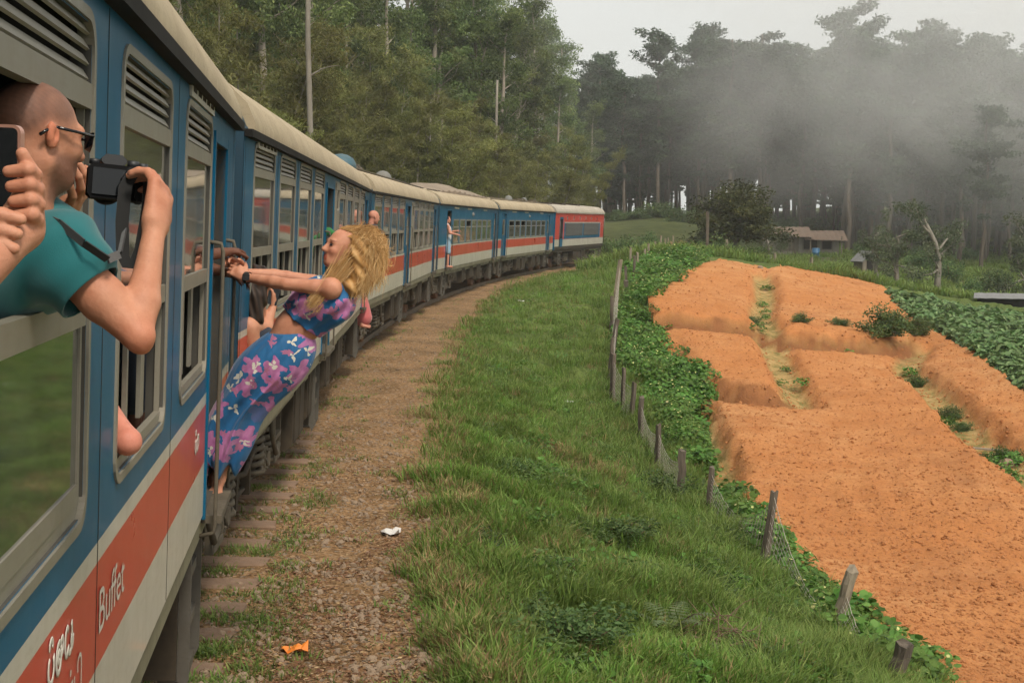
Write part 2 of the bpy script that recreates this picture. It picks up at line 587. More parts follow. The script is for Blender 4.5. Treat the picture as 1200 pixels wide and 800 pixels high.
def leaf_mat(name, c1, c2, c3, trans=0.35, rough=0.6):
    """foliage: each leaf carries its own tint value, each plant its own shift"""
    m, nt, b = _nt(name)
    a = nt.nodes.new('ShaderNodeAttribute')
    a.attribute_name = 'tint'
    sep = nt.nodes.new('ShaderNodeSeparateColor')
    nt.links.new(a.outputs['Color'], sep.inputs[0])
    r = ramp(nt, sep.outputs[0], [(0.0, c1), (0.5, c2), (1.0, c3)])
    oi = nt.nodes.new('ShaderNodeObjectInfo')
    hs = nt.nodes.new('ShaderNodeHueSaturation')
    mr = nt.nodes.new('ShaderNodeMapRange')
    mr.inputs['To Min'].default_value = 0.485
    mr.inputs['To Max'].default_value = 0.515
    nt.links.new(oi.outputs['Random'], mr.inputs['Value'])
    nt.links.new(mr.outputs[0], hs.inputs['Hue'])
    mv = nt.nodes.new('ShaderNodeMapRange')
    mv.inputs['To Min'].default_value = 0.75
    mv.inputs['To Max'].default_value = 1.25
    nt.links.new(oi.outputs['Random'], mv.inputs['Value'])
    nt.links.new(mv.outputs[0], hs.inputs['Value'])
    nt.links.new(r.outputs[0], hs.inputs['Color'])
    nt.links.new(hs.outputs[0], b.inputs['Base Color'])
    b.inputs['Roughness'].default_value = rough
    b.inputs['Specular IOR Level'].default_value = 0.25
    out = nt.nodes['Material Output']
    tr = nt.nodes.new('ShaderNodeBsdfTranslucent')
    nt.links.new(hs.outputs[0], tr.inputs['Color'])
    mx = nt.nodes.new('ShaderNodeMixShader')
    mx.inputs[0].default_value = trans
    nt.links.new(b.outputs[0], mx.inputs[1])
    nt.links.new(tr.outputs[0], mx.inputs[2])
    nt.links.new(mx.outputs[0], out.inputs['Surface'])
    MAT[name] = m
    return m

leaf_mat('leaf_eucalypt', (0.060, 0.092, 0.030), (0.129, 0.178, 0.053), (0.253, 0.293, 0.098))
leaf_mat('leaf_feathery', (0.092, 0.106, 0.030), (0.190, 0.196, 0.057), (0.310, 0.299, 0.103))
leaf_mat('leaf_pine', (0.020, 0.042, 0.020), (0.044, 0.080, 0.036), (0.080, 0.120, 0.055), 0.2)
leaf_mat('leaf_round', (0.035, 0.045, 0.014), (0.075, 0.090, 0.028), (0.15, 0.155, 0.05), 0.3)
leaf_mat('leaf_grey', (0.055, 0.072, 0.039), (0.105, 0.127, 0.068), (0.176, 0.198, 0.110))
leaf_mat('leaf_grass', (0.085, 0.135, 0.028), (0.165, 0.245, 0.052), (0.31, 0.36, 0.11), 0.45)
leaf_mat('leaf_grass_dry', (0.176, 0.116, 0.050), (0.297, 0.204, 0.094), (0.407, 0.308, 0.154), 0.3)
leaf_mat('leaf_grass_fresh', (0.085, 0.155, 0.026), (0.165, 0.285, 0.050), (0.29, 0.41, 0.10), 0.45)
leaf_mat('leaf_weed', (0.055, 0.125, 0.022), (0.105, 0.215, 0.038), (0.19, 0.31, 0.07), 0.35)
leaf_mat('leaf_shrub', (0.047, 0.086, 0.025), (0.086, 0.144, 0.043), (0.187, 0.234, 0.078), 0.3)
leaf_mat('leaf_fern', (0.08, 0.12, 0.05), (0.15, 0.20, 0.09), (0.25, 0.28, 0.15), 0.4)
leaf_mat('leaf_cabbage', (0.075, 0.14, 0.05), (0.15, 0.235, 0.085), (0.26, 0.35, 0.15), 0.3)
leaf_mat('leaf_litter', (0.11, 0.05, 0.022), (0.23, 0.115, 0.055), (0.42, 0.28, 0.16), 0.1)
leaf_mat('petal_yellow', (0.45, 0.42, 0.12), (0.6, 0.58, 0.25), (0.7, 0.68, 0.42), 0.3)

def bark(name, c1, c2, sc=3.0):
    m, nt, b = _nt(name)
    n = noise(nt, sc, 6, 0.65, stretch=(1, 1, 0.25))
    r = ramp(nt, n, [(0.25, c1), (0.75, c2)])
    nt.links.new(r.outputs[0], b.inputs['Base Color'])
    b.inputs['Roughness'].default_value = 0.9
    bump(nt, b, noise(nt, sc * 4, 5, stretch=(1, 1, 0.2)), 0.5, 0.03)
    MAT[name] = m
    return m

bark('bark_pale', (0.16, 0.13, 0.10), (0.40, 0.35, 0.28))
bark('bark_dark', (0.055, 0.042, 0.032), (0.15, 0.12, 0.09))
bark('bark_grey', (0.12, 0.105, 0.085), (0.29, 0.26, 0.21))
bark('post_wood', (0.045, 0.034, 0.025), (0.17, 0.135, 0.10), 9.0)
bark('post_pale', (0.15, 0.12, 0.085), (0.34, 0.28, 0.20), 9.0)
bark('twig', (0.10, 0.06, 0.04), (0.24, 0.15, 0.10), 20.0)
bark('plank_wood', (0.10, 0.085, 0.065), (0.25, 0.21, 0.16), 6.0)
bark('sleeper_wood', (0.14, 0.085, 0.052), (0.27, 0.175, 0.115), 4.0)

def ground_mats():
    # red plough soil
    m, nt, b = _nt('plough_soil')
    big = noise(nt, 0.10, 5, 0.55)
    mid = noise(nt, 1.3, 6, 0.65)
    fine = noise(nt, 13, 5, 0.7)
    c1 = mixc(nt, ramp(nt, big, [(0.38, (0, 0, 0)), (0.62, (1, 1, 1))]).outputs[0], (0.51, 0.215, 0.078), (0.58, 0.305, 0.135))
    c2 = mixc(nt, ramp(nt, mid, [(0.32, (0, 0, 0)), (0.68, (1, 1, 1))]).outputs[0], (0.45, 0.178, 0.063), c1)
    c3 = mixc(nt, ramp(nt, fine, [(0.34, (.55, .55, .55)), (0.52, (0, 0, 0))]).outputs[0], c2, (0.27, 0.105, 0.042))
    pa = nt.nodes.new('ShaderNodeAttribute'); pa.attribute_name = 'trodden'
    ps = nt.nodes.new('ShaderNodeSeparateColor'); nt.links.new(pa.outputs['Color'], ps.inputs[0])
    pathc = ramp(nt, noise(nt, 3.0, 6, 0.65), [(0.35, (0.17, 0.15, 0.05)), (0.52, (0.36, 0.25, 0.10)), (0.7, (0.50, 0.33, 0.15))])
    c3 = mixc(nt, ps.outputs[0], c3, pathc.outputs[0])
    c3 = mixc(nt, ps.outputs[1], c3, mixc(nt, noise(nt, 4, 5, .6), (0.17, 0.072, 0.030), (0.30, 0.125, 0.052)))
    damp = ramp(nt, noise(nt, 0.45, 5, 0.6), [(0.28, (.5, .5, .5)), (0.42, (0, 0, 0))])
    c3 = mixc(nt, damp.outputs[0], c3, (0.30, 0.125, 0.055))
    nt.links.new(c3, b.inputs['Base Color'])
    b.inputs['Roughness'].default_value = 1.0
    b.inputs['Specular IOR Level'].default_value = 0.05
    ad = nt.nodes.new('ShaderNodeMath'); ad.operation = 'ADD'
    nt.links.new(noise(nt, 5.5, 8, 0.72), ad.inputs[0])
    nt.links.new(noise(nt, 24, 5, 0.7), ad.inputs[1])
    bump(nt, b, ad.outputs[0], 0.75, 0.05)
    MAT['plough_soil'] = m
    # trodden dirt beside the rails
    m, nt, b = _nt('track_dirt')
    big = noise(nt, 0.9, 6, 0.6)
    fine = noise(nt, 22, 6, 0.75)
    c1 = ramp(nt, big, [(0.30, (0.15, 0.095, 0.046)), (0.5, (0.30, 0.18, 0.09)), (0.72, (0.43, 0.265, 0.135))])
    c2 = mixc(nt, ramp(nt, fine, [(0.36, (1, 1, 1)), (0.56, (0, 0, 0))]).outputs[0], c1.outputs[0], (0.11, 0.066, 0.034))
    v = N(nt, 'ShaderNodeTexVoronoi', Scale=30.0)
    tc = nt.nodes.new('ShaderNodeTexCoord')
    nt.links.new(tc.outputs['Object'], v.inputs['Vector'])
    sp = nt.nodes.new('ShaderNodeSeparateColor')
    nt.links.new(v.outputs['Color'], sp.inputs[0])
    pick = ramp(nt, sp.outputs[0], [(0.80, (0, 0, 0)), (0.84, (.75, .75, .75))])
    c3 = mixc(nt, pick.outputs[0], c2, (0.38, 0.25, 0.14))
    pick2 = ramp(nt, sp.outputs[1], [(0.86, (0, 0, 0)), (0.90, (.7, .7, .7))])
    c4 = mixc(nt, pick2.outputs[0], c3, (0.27, 0.22, 0.17))
    nt.links.new(c4, b.inputs['Base Color'])
    b.inputs['Roughness'].default_value = 1.0
    b.inputs['Specular IOR Level'].default_value = 0.05
    ad = nt.nodes.new('ShaderNodeMath'); ad.operation = 'ADD'
    nt.links.new(v.outputs['Distance'], ad.inputs[0])
    nt.links.new(fine, ad.inputs[1])
    bump(nt, b, ad.outputs[0], 0.8, 0.03)
    MAT['track_dirt'] = m
    # turf: soil and thatch under the blades
    m, nt, b = _nt('turf')
    big = noise(nt, 0.35, 5, 0.6)
    fine = noise(nt, 9, 6, 0.7)
    c1 = ramp(nt, big, [(0.3, (0.085, 0.125, 0.030)), (0.55, (0.135, 0.18, 0.046)), (0.8, (0.19, 0.20, 0.066))])
    c2 = mixc(nt, ramp(nt, fine, [(0.35, (.8, .8, .8)), (0.6, (0, 0, 0))]).outputs[0], c1.outputs[0], (0.035, 0.045, 0.016))
    nt.links.new(c2, b.inputs['Base Color'])
    b.inputs['Roughness'].default_value = 1.0
    b.inputs['Specular IOR Level'].default_value = 0.1
    bump(nt, b, fine, 0.8, 0.08)
    MAT['turf'] = m
    # far meadow and forest floor
    m, nt, b = _nt('meadow')
    big = noise(nt, 0.06, 6, 0.62)
    mid = noise(nt, 0.7, 6, 0.7)
    c1 = ramp(nt, big, [(0.35, (0.040, 0.055, 0.022)), (0.5, (0.085, 0.10, 0.036)), (0.7, (0.125, 0.13, 0.05))])
    c2 = mixc(nt, ramp(nt, mid, [(0.38, (.7, .7, .7)), (0.6, (0, 0, 0))]).outputs[0], c1.outputs[0], (0.045, 0.055, 0.02))
    nt.links.new(c2, b.inputs['Base Color'])
    b.inputs['Roughness'].default_value = 1.0
    b.inputs['Specular IOR Level'].default_value = 0.1
    bump(nt, b, mid, 0.9, 0.25)
    MAT['meadow'] = m
    m, nt, b = _nt('stone')
    oi = nt.nodes.new('ShaderNodeObjectInfo')
    c = mixc(nt, noise(nt, 12, 4), (0.16, 0.11, 0.07), (0.34, 0.25, 0.17))
    nt.links.new(c, b.inputs['Base Color'])
    b.inputs['Roughness'].default_value = 0.95
    MAT['stone'] = m
    m, nt, b = _nt('clod')
    c = mixc(nt, noise(nt, 9, 4), (0.39, 0.158, 0.062), (0.53, 0.245, 0.102))
    nt.links.new(c, b.inputs['Base Color'])
    b.inputs['Roughness'].default_value = 1.0
    b.inputs['Specular IOR Level'].default_value = 0.05
    bump(nt, b, noise(nt, 40, 4), 0.6, 0.02)
    MAT['clod'] = m
ground_mats()
# ------------------------------------------------------------------ the line of the track
CANT = 0.05
COACH_L = 15.4833
A1, TURN = -0.1414, 0.0822
J0 = np.array([-3.1676, 7.5324])
CARS = []                                    # (start xy, heading) of the six vehicles
_p = J0.copy()
for i in range(6):
    a = A1 + TURN * i
    d = np.array([math.sin(a), math.cos(a)])
    if i == 0:
        CARS.append((_p - d * COACH_L, a))
    else:
        CARS.append((_p.copy(), a))
        _p = _p + d * COACH_L
_m = COACH_L / 2 / math.tan(TURN / 2)
_a0 = CARS[1][1]
_mid = CARS[1][0] + np.array([math.sin(_a0), math.cos(_a0)]) * COACH_L / 2
TC = _mid + np.array([math.cos(_a0), -math.sin(_a0)]) * _m     # centre of the curve
TR = math.hypot(_m, 5.0)                                       # radius the bogies run on

def track_d(X, Y):
    """signed distance right of the track's centre line"""
    return TR - np.hypot(X - TC[0], Y - TC[1])

def track_pt(s, off=0.0, z=0.0):
    """s metres of arc from the point level with the camera, off metres to the right"""
    th = PI - math.asin((0 - TC[1]) / TR) * 0 - s / TR
    th0 = math.atan2(-TC[1], -math.sqrt(TR * TR - TC[1] ** 2))
    th = th0 - s / TR
    r = TR - off
    return np.array([TC[0] + r * math.cos(th), TC[1] + r * math.sin(th), z])

def track_dir(s):
    p, q = track_pt(s), track_pt(s + 0.1)
    return math.atan2(q[0] - p[0], q[1] - p[1])

# ------------------------------------------------------------------ shape of the land
CTRL = []
def cp(px, py, Y):
    CTRL.append(tuple(at(px, py, Y)))
for s in range(-8, 80, 6):
    drop = -0.22
    CTRL.append(tuple(track_pt(s, 2.7, drop)))
    CTRL.append(tuple(track_pt(s, -3.0, -0.2)))
    CTRL.append(tuple(track_pt(s, -7.0, 0.5)))
    CTRL.append(tuple(track_pt(s, -16.0, 3.2)))
for s in (84, 96, 110):
    CTRL.append(tuple(track_pt(s, 2.7, -0.25)))
    CTRL.append(tuple(track_pt(s, -5.0, 0.1)))
    CTRL.append(tuple(track_pt(s, -18.0, 2.0)))
# foot of the fence
for q in ((1040, 815, 10.5), (968, 752, 12.5), (893, 665, 15.5), (829, 608, 18), (795, 590, 19.5), (752, 515, 25), (738, 495, 26.5), (717, 470, 28.5)):
    cp(*q)
CTRL += [(3.1, 6.0, -1.35), (3.1, 1.0, -1.3), (3.1, -6, -1.3), (7, -6, -1.9), (7, 2, -1.9), (14, -6, -2.4), (14, 4, -2.4)]
cp(722, 400, 35); cp(724, 347, 43); cp(735, 315, 52); cp(770, 297, 66); cp(690, 322, 60); cp(650, 330, 56)
# the ploughed spur
for q in ((1200, 800, 12.6), (1000, 640, 18), (1200, 640, 17.8), (860, 505, 25), (1000, 500, 26.5), (1120, 520, 24.5), (1060, 432, 34),
          (925, 407, 36), (790, 392, 36), (770, 345, 44), (845, 306, 58), (930, 318, 56), (1000, 331, 55), (1040, 347, 52), (900, 360, 45),
          (1200, 470, 28), (1200, 540, 22.5), (1110, 400, 39.5), (1200, 440, 31), (1200, 400, 37), (1110, 372, 46), (1060, 352, 52), (1300, 480, 28), (1300, 640, 19)):
    cp(*q)
CTRL += [(20, 20, -2.4), (26, 34, -2.2), (30, 10, -3.2), (40, 45, -3.6), (60, 20, -5.0), (60, -8, -5.0)]
# beyond the crest: meadow, house, forest floor
CTRL += [(10, 72, -0.2), (18, 72, -1.0), (28, 66, -2.0), (34, 56, -2.4)]
for q in ((880, 300, 112), (940, 299, 113), (1000, 312, 100), (1000, 300, 118), (1100, 342, 84), (1160, 360, 76), (1060, 322, 93), (1200, 345, 88), (1200, 320, 104),
          (780, 272, 120), (780, 254, 146), (830, 262, 140), (900, 268, 155), (1000, 278, 150), (1100, 290, 140), (1200, 300, 130), (740, 268, 130), (700, 262, 150)):
    cp(*q)
CTRL += [(-20, 150, 7), (-60, 150, 14), (-45, 60, 8), (-45, 10, 8), (-90, 60, 18), (-60, -9, 9), (0, 230, 3.4), (42, 230, 2.6), (80, 230, 8), (140, 230, 10), (260, 230, 11),
         (-150, 260, 26), (120, 120, -1), (200, 120, 2), (120, 40, -6), (-300, 600, 30), (0, 650, 2), (400, 600, 26), (300, 100, 8), (-300, 100, 35)]
CTRL = np.array(CTRL)

def _warp(X, Y):
    w = Y + 16.0
    return np.stack([2.2 * X / w, 1.3 * np.log(w)], -1)

def _tps_fit(P, Z, lam=2e-4):
    n = len(P)
    d2 = ((P[:, None] - P[None]) ** 2).sum(-1)
    K = d2 * np.log(d2 + 1e-12) * 0.5 + lam * np.eye(n)
    Q = np.concatenate([np.ones((n, 1)), P], 1)
    A = np.block([[K, Q], [Q.T, np.zeros((3, 3))]])
    return np.linalg.solve(A, np.concatenate([Z, np.zeros(3)]))
_CW = _warp(CTRL[:, 0], CTRL[:, 1])
# heights are fitted relative to distance so that near detail and far hills weigh alike
_TW = _tps_fit(_CW, CTRL[:, 2])

def ztps(X, Y):
    X, Y = np.broadcast_arrays(np.asarray(X, float), np.asarray(Y, float))
    sh = X.shape
    P = _warp(X.ravel(), np.maximum(Y.ravel(), -14.5))
    out = np.empty(len(P))
    for i in range(0, len(P), 60000):
        q = P[i:i + 60000]
        d2 = ((q[:, None] - _CW[None]) ** 2).sum(-1)
        out[i:i + 60000] = (d2 * np.log(d2 + 1e-12) * 0.5) @ _TW[:-3] + _TW[-3] + q @ _TW[-2:]
    return out.reshape(sh)

def smooth(e0, e1, x):
    t = np.clip((x - e0) / (e1 - e0), 0, 1)
    return t * t * (3 - 2 * t)

_WV = [(rng.normal(size=2), rng.uniform(0, 6.28)) for _ in range(48)]
def pnoise(X, Y, wl, k=0):
    """cheap smooth noise, about -1..1, wavelength wl"""
    s = np.zeros(np.broadcast(X, Y).shape)
    for i in range(8):
        (a, b), ph = _WV[(i + 8 * k) % 48]
        n_ = math.hypot(a, b)
        f_ = (0.6 + 0.22 * i) * 2 * PI / wl / n_
        s = s + np.sin(a * f_ * X + b * f_ * Y + ph + 1.7 * np.sin(b * f_ * .37 * X - a * f_ * .41 * Y + i))
    return s / 4.0

def zbase(X, Y):
    d = track_d(X, Y)
    z = ztps(X, Y)
    zt = np.where(d > 0, -0.17 - 0.03 * np.clip(d - 1.0, 0, 3), -0.17)
    w = smooth(2.3, 3.6, np.abs(d))
    return zt * (1 - w) + z * w

def hit(px, py, fn=zbase, y0=4.0, y1=260.0):
    """where the line of sight through a photo pixel meets the land"""
    Ys = np.exp(np.linspace(math.log(y0), math.log(y1), 500))
    P0 = at(px, py, 1.0); dX, dZ = P0[0], (P0[2] - CAM_H)
    h = CAM_H + dZ * Ys - fn(dX * Ys, Ys)
    k = np.argmax(h < 0)
    if h[k] >= 0:
        k = len(Ys) - 1
    if k > 0:
        t = h[k - 1] / (h[k - 1] - h[k] + 1e-9)
        Yh = Ys[k - 1] + t * (Ys[k] - Ys[k - 1])
    else:
        Yh = Ys[0]
    return np.array([dX * Yh, Yh, CAM_H + dZ * Yh])

def in_poly(px, py, poly):
    poly = np.asarray(poly, float)
    inside = np.zeros(np.shape(px), bool)
    n = len(poly)
    for i in range(n):
        x1, y1 = poly[i]; x2, y2 = poly[(i + 1) % n]
        c = ((y1 > py) != (y2 > py)) & (px < (x2 - x1) * (py - y1) / (y2 - y1 + 1e-12) + x1)
        inside ^= c
    return inside

def world_poly(pts):
    return np.array([hit(*p)[:2] for p in pts])

FIELD_PX = [(845, 304.5), (900, 316), (985, 322), (1045, 346), (1075, 378), (1110, 396), (1160, 427), (1200, 462), (1270, 510), (1330, 640), (1330, 900), (1130, 900),
            (1078, 800), (1010, 742), (950, 690), (900, 640), (862, 592), (828, 548), (812, 500), (828, 458), (800, 425), (772, 402), (757, 362), (770, 340), (800, 322), (835, 306)]
FIELD = world_poly(FIELD_PX)
CABB = world_poly([(1040, 344), (1075, 350), (1130, 362), (1200, 372), (1320, 392), (1320, 520), (1210, 462), (1160, 424), (1110, 393), (1072, 374)])
DITCH = [(world_poly([(893, 320), (897, 345), (890, 375), (905, 400), (920, 435), (938, 474)]), 0.38, 0.50),
         (world_poly([(765, 383), (830, 388), (880, 392), (930, 403), (985, 408), (1045, 412), (1075, 405)]), 0.42, 0.62),
         (world_poly([(838, 466), (880, 473), (938, 474)]), 0.36, 0.30),
         (world_poly([(820, 478), (828, 505), (845, 540), (842, 575)]), 0.42, 0.36),
         (world_poly([(1060, 428), (1090, 450), (1120, 478), (1150, 508), (1200, 545), (1260, 600)]), 0.40, 0.45),
         (world_poly([(1075, 405), (1062, 430)]), 0.2, 0.5)]

def _step(i, h, a=None, b=None):
    pl = DITCH[i][0]; pl = pl[np.argsort(pl[:, 0])]
    return (pl, h, pl[0, 0] if a is None else a, pl[-1, 0] if b is None else b)
STEPS = [_step(1, .36), _step(2, .30)]

def pl_dist(X, Y, pl):
    d = np.full(np.shape(X), 1e9)
    for a, b in zip(pl[:-1], pl[1:]):
        ab = b - a
        t = np.clip(((X - a[0]) * ab[0] + (Y - a[1]) * ab[1]) / (ab @ ab), 0, 1)
        d = np.minimum(d, np.hypot(X - a[0] - t * ab[0], Y - a[1] - t * ab[1]))
    return d

def zg(X, Y):
    """finished ground height"""
    X, Y = np.broadcast_arrays(np.asarray(X, float), np.asarray(Y, float))
    z = zbase(X, Y)
    d = track_d(X, Y)
    infl = in_poly(X, Y, FIELD)
    bank = smooth(2.4, 3.4, d) * (~infl)
    near = 1 - smooth(50, 90, Y)
    z = z + bank * near * (0.11 * pnoise(X, Y, 2.6, 0) + 0.065 * pnoise(X, Y, 1.0, 1))
    z = z + np.where(np.abs(d) < 3, 0.018 * pnoise(X, Y, 1.7, 2) + 0.008 * pnoise(X, Y, 0.5, 3), 0)
    if infl.any():
        fz = np.zeros(X.shape)
        fz[infl] = 0.050 + 0.035 * pnoise(X[infl], Y[infl], 3.2, 4) + 0.016 * pnoise(X[infl], Y[infl], 0.55, 5) + 0.012 * pnoise(X[infl], Y[infl], 0.3, 1) + 0.016 * np.sin((X[infl] - .12 * Y[infl]) * 11 + 1.2 * pnoise(X[infl], Y[infl], 4, 2)) * smooth(-.3, .3, pnoise(X[infl], Y[infl], 6, 3))
        z = z + fz
    # each upper bed stands a step above the one below it
    if infl.any():
        st_ = np.zeros(X.shape)
        for pl, h_, x0, x1 in STEPS:
            yl = np.interp(X[infl], pl[:, 0], pl[:, 1])
            t = Y[infl] - yl
            st_[infl] += h_ * smooth(.1, .6, t) * (1 - smooth(3, 11, t)) * smooth(x0 - .5, x0 + .3, X[infl]) * (1 - smooth(x1 - .3, x1 + .5, X[infl]))
        z = z + st_
    m = (Y > 8) & (Y < 75) & (X > 0)
    if m.any():
        dz = np.zeros(X.shape)
        for pl, dep, wid in DITCH:
            q = pl_dist(X[m], Y[m], pl) + 0.10 * pnoise(X[m], Y[m], 0.9, 2)
            dz[m] = np.minimum(dz[m], -dep * np.exp(-np.clip(q, 0, 9) ** 4 / wid ** 4))
        z = z + dz
    z = z + smooth(75, 130, Y) * 0.25 * pnoise(X, Y, 14, 3)
    return z

def path_edge(X, Y):
    e = 2.85 + 0.20 * pnoise(X, Y, 3.0, 1) + 0.14 * pnoise(X, Y, 0.8, 2)
    return e - 0.9 * smooth(34, 60, Y)

# ground sheet, finer near the camera
_v = np.exp(np.linspace(math.log(4.0), math.log(714.0), 860)) - 13.0
_u = np.concatenate([np.linspace(-2.2, -0.32, 34)[:-1], np.linspace(-0.32, 0.47, 440), np.linspace(0.47, 2.2, 34)[1:]])
_Y = np.repeat(_v[:, None], len(_u), 1)
_X = _u[None] * (_Y + 16.0)
_Z = zg(_X, _Y)
_nr, _nc = _X.shape
GV = np.stack([_X, _Y, _Z], -1).reshape(-1, 3)
_i = (np.arange(_nr - 1)[:, None] * _nc + np.arange(_nc - 1)[None]).ravel()
GF = np.stack([_i, _i + 1, _i + 1 + _nc, _i + _nc], -1)
_c = GV[GF].mean(1)
_d = track_d(_c[:, 0], _c[:, 1])
_pe = path_edge(_c[:, 0], _c[:, 1])
zone = np.full(len(GF), 3)
zone[(_d > -25) & (_c[:, 1] < 95) & (_c[:, 0] < 30)] = 1
zone[(_d > -3.2) & (_d < _pe) & (_c[:, 1] < 120)] = 0
_inf = in_poly(_c[:, 0], _c[:, 1], FIELD)
zone[_inf] = 2
zone[(_c[:, 1] > 60) & (zone == 1) & (_d > 9)] = 3
for z_, nm, mt, lb in ((0, 'trackbed', 'track_dirt', 'brown dirt trackbed with stones and leaf litter beside the train'),
                       (1, 'embankment', 'turf', 'green grassy embankment falling from the track to the fence'),
                       (2, 'field', 'plough_soil', 'ploughed orange-red earth field divided into beds'),
                       (3, 'meadow', 'meadow', 'dull green meadow and forest floor beyond the field')):
    f_ = GF[zone == z_]
    used, inv = np.unique(f_, return_inverse=True)
    at_ = None
    if nm == 'field':
        dd = np.full(len(used), 9.0)
        for pl, dep, wid in DITCH:
            dd = np.minimum(dd, pl_dist(GV[used, 0], GV[used, 1], pl) / wid)
        w_ = 1 - smooth(.45, 1.0, dd)
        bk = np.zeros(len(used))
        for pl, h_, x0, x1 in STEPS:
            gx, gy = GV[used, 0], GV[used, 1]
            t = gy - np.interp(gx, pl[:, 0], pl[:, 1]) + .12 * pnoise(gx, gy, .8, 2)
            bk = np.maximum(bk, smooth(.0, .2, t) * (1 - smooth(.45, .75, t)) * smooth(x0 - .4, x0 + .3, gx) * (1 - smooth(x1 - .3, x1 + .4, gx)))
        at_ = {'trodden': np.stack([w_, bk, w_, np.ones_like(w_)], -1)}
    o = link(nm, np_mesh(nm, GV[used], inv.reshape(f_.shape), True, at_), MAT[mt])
    tag(o, lb, 'ground', kind='structure')

# ------------------------------------------------------------------ rails and sleepers
def rail(off, label):
    mb = MB()
    prof = [(-.070, -.160), (.070, -.160), (.070, -.148), (.012, -.130), (.012, -.042), (.035, -.032), (.035, 0), (-.035, 0), (-.035, -.032), (-.012, -.042), (-.012, -.130), (-.070, -.148)]
    rings = []
    for s in np.arange(-9, 108, 1.0):
        for (x, z) in prof:
            o_ = off + x
            p = track_pt(s, o_ * math.cos(CANT) + z * math.sin(CANT))
            rings.append((p[0], p[1], -o_ * math.sin(CANT) + z))
    k = len(prof); n = len(rings) // k
    fs = [(i * k + j, i * k + (j + 1) % k, (i + 1) * k + (j + 1) % k, (i + 1) * k + j) for i in range(n - 1) for j in range(k)]
    mb.add(rings, fs)
    return tag(mb.build('rail', MAT['rail_steel']), label, 'rail', 'rails of the railway line')
rail(0.84, 'worn steel rail under the near side of the train')
rail(-0.84, 'worn steel rail under the far side of the train')

def sleeper_mesh(seed):
    r = random.Random(seed)
    mb = MB()
    n = 6
    prof = [(-.115, -.13), (.115, -.13), (.115, -.012), (.085, 0), (-.085, 0), (-.115, -.012)]
    v, fs = [], []
    xs = [-1.36 + 2.72 * i / n for i in range(n + 1)]
    for i, x in enumerate(xs):
        e = 0.02 * r.uniform(-1, 1)
        for (y, z) in prof:
            v.append((x + (r.uniform(-.025, .025) if i in (0, n) else 0), y + e + r.uniform(-.006, .006), z + r.uniform(-.008, .006)))
    k = len(prof)
    fs = [(i * k + j, (i + 1) * k + j, (i + 1) * k + (j + 1) % k, i * k + (j + 1) % k) for i in range(n) for j in range(k)]
    fs += [tuple(range(k)), tuple(n * k + j for j in range(k - 1, -1, -1))]
    mb.add(v, fs)
    me = mb.mesh('sleeper')
    me.materials.append(MAT['sleeper_wood'])
    return me
SLEEP = [sleeper_mesh(i) for i in range(5)]
_ns = 0
for s in np.arange(3.0, 16, 0.60):
    p = track_pt(s, random.uniform(-.04, .04))
    o = bpy.data.objects.new('sleeper', SLEEP[_ns % 5])
    COL.objects.link(o)
    o.location = (p[0], p[1], -0.100)
    o.rotation_euler = (0, CANT * .9, -track_dir(s) + random.uniform(-.03, .03))
    tag(o, 'weathered brown wooden sleeper lying under the train', 'sleeper', 'wooden sleepers under the train')
    _ns += 1
# ------------------------------------------------------------------ the train
ZB = 1.087                      # foot of the white side panel above rail
ZE = ZB + 2.0                   # eaves
HW = 1.4                        # half width

def rrect(y0, y1, z0, z1, r, n=4):
    pts = []
    for cy, cz, a in ((y1 - r, z0 + r, -PI / 2), (y1 - r, z1 - r, 0), (y0 + r, z1 - r, PI / 2), (y0 + r, z0 + r, PI)):
        for i in range(n + 1):
            t = a + PI / 2 * i / n
            pts.append((cy + r * math.cos(t), cz + r * math.sin(t)))
    return pts

def ring_plate(mb, outer, inner, x0, x1, mat=0):
    """flat frame between two loops of equal length, from x0 (back) to x1 (front)"""
    k = len(outer)
    v = [(x1, p[0], p[1]) for p in outer] + [(x1, p[0], p[1]) for p in inner] + [(x0, p[0], p[1]) for p in outer] + [(x0, p[0], p[1]) for p in inner]
    fs = []
    for i in range(k):
        j = (i + 1) % k
        fs += [(i, j, k + j, k + i), (2 * k + i, 2 * k + j, j, i), (k + i, k + j, 3 * k + j, 3 * k + i)]
    mb.add(v, fs, mat)

# window of the big-window coaches, local origin at its near lower corner (y=0), x on the wall face
WW = 1.08
def _wmesh(name, fn, mats):
    mb = MB(); fn(mb); me = mb.mesh(name)
    for q in (mats if isinstance(mats, list) else [mats]):
        me.materials.append(q)
    return me
def _frame(mb):
    ring_plate(mb, rrect(0, WW, .69, 1.885, .095, 6), rrect(.026, WW - .026, .716, 1.859, .070, 6), -.030, .007)
    mb.box((-.030, .026, .716), (-.008, WW - .026, .752))
    mb.box((-.030, .026, .752), (-.012, .042, 1.665)); mb.box((-.030, WW - .042, .752), (-.012, WW - .026, 1.665))
    mb.box((-.028, .026, 1.665), (.003, WW - .026, 1.722))                       # header bar
W_FRAME = _wmesh('window', _frame, MAT['frame_alloy'])
W_BACK = _wmesh('vent_backing', lambda mb: mb.box((-.055, .042, 1.715), (-.045, WW - .042, 1.855)), MAT['gutter_black'])
def _slat(mb):
    M = Matrix.Rotation(math.radians(-32), 4, 'Y')
    mb.box((-.005, .042, -.013), (.003, WW - .042, .013), M=M)
W_SLAT = _wmesh('louvre_slat', _slat, MAT['frame_alloy'])
W_PANE = _wmesh('pane', lambda mb: mb.box((-.014, .042, 1.195), (-.009, WW - .042, 1.666)), MAT['window_glass'])
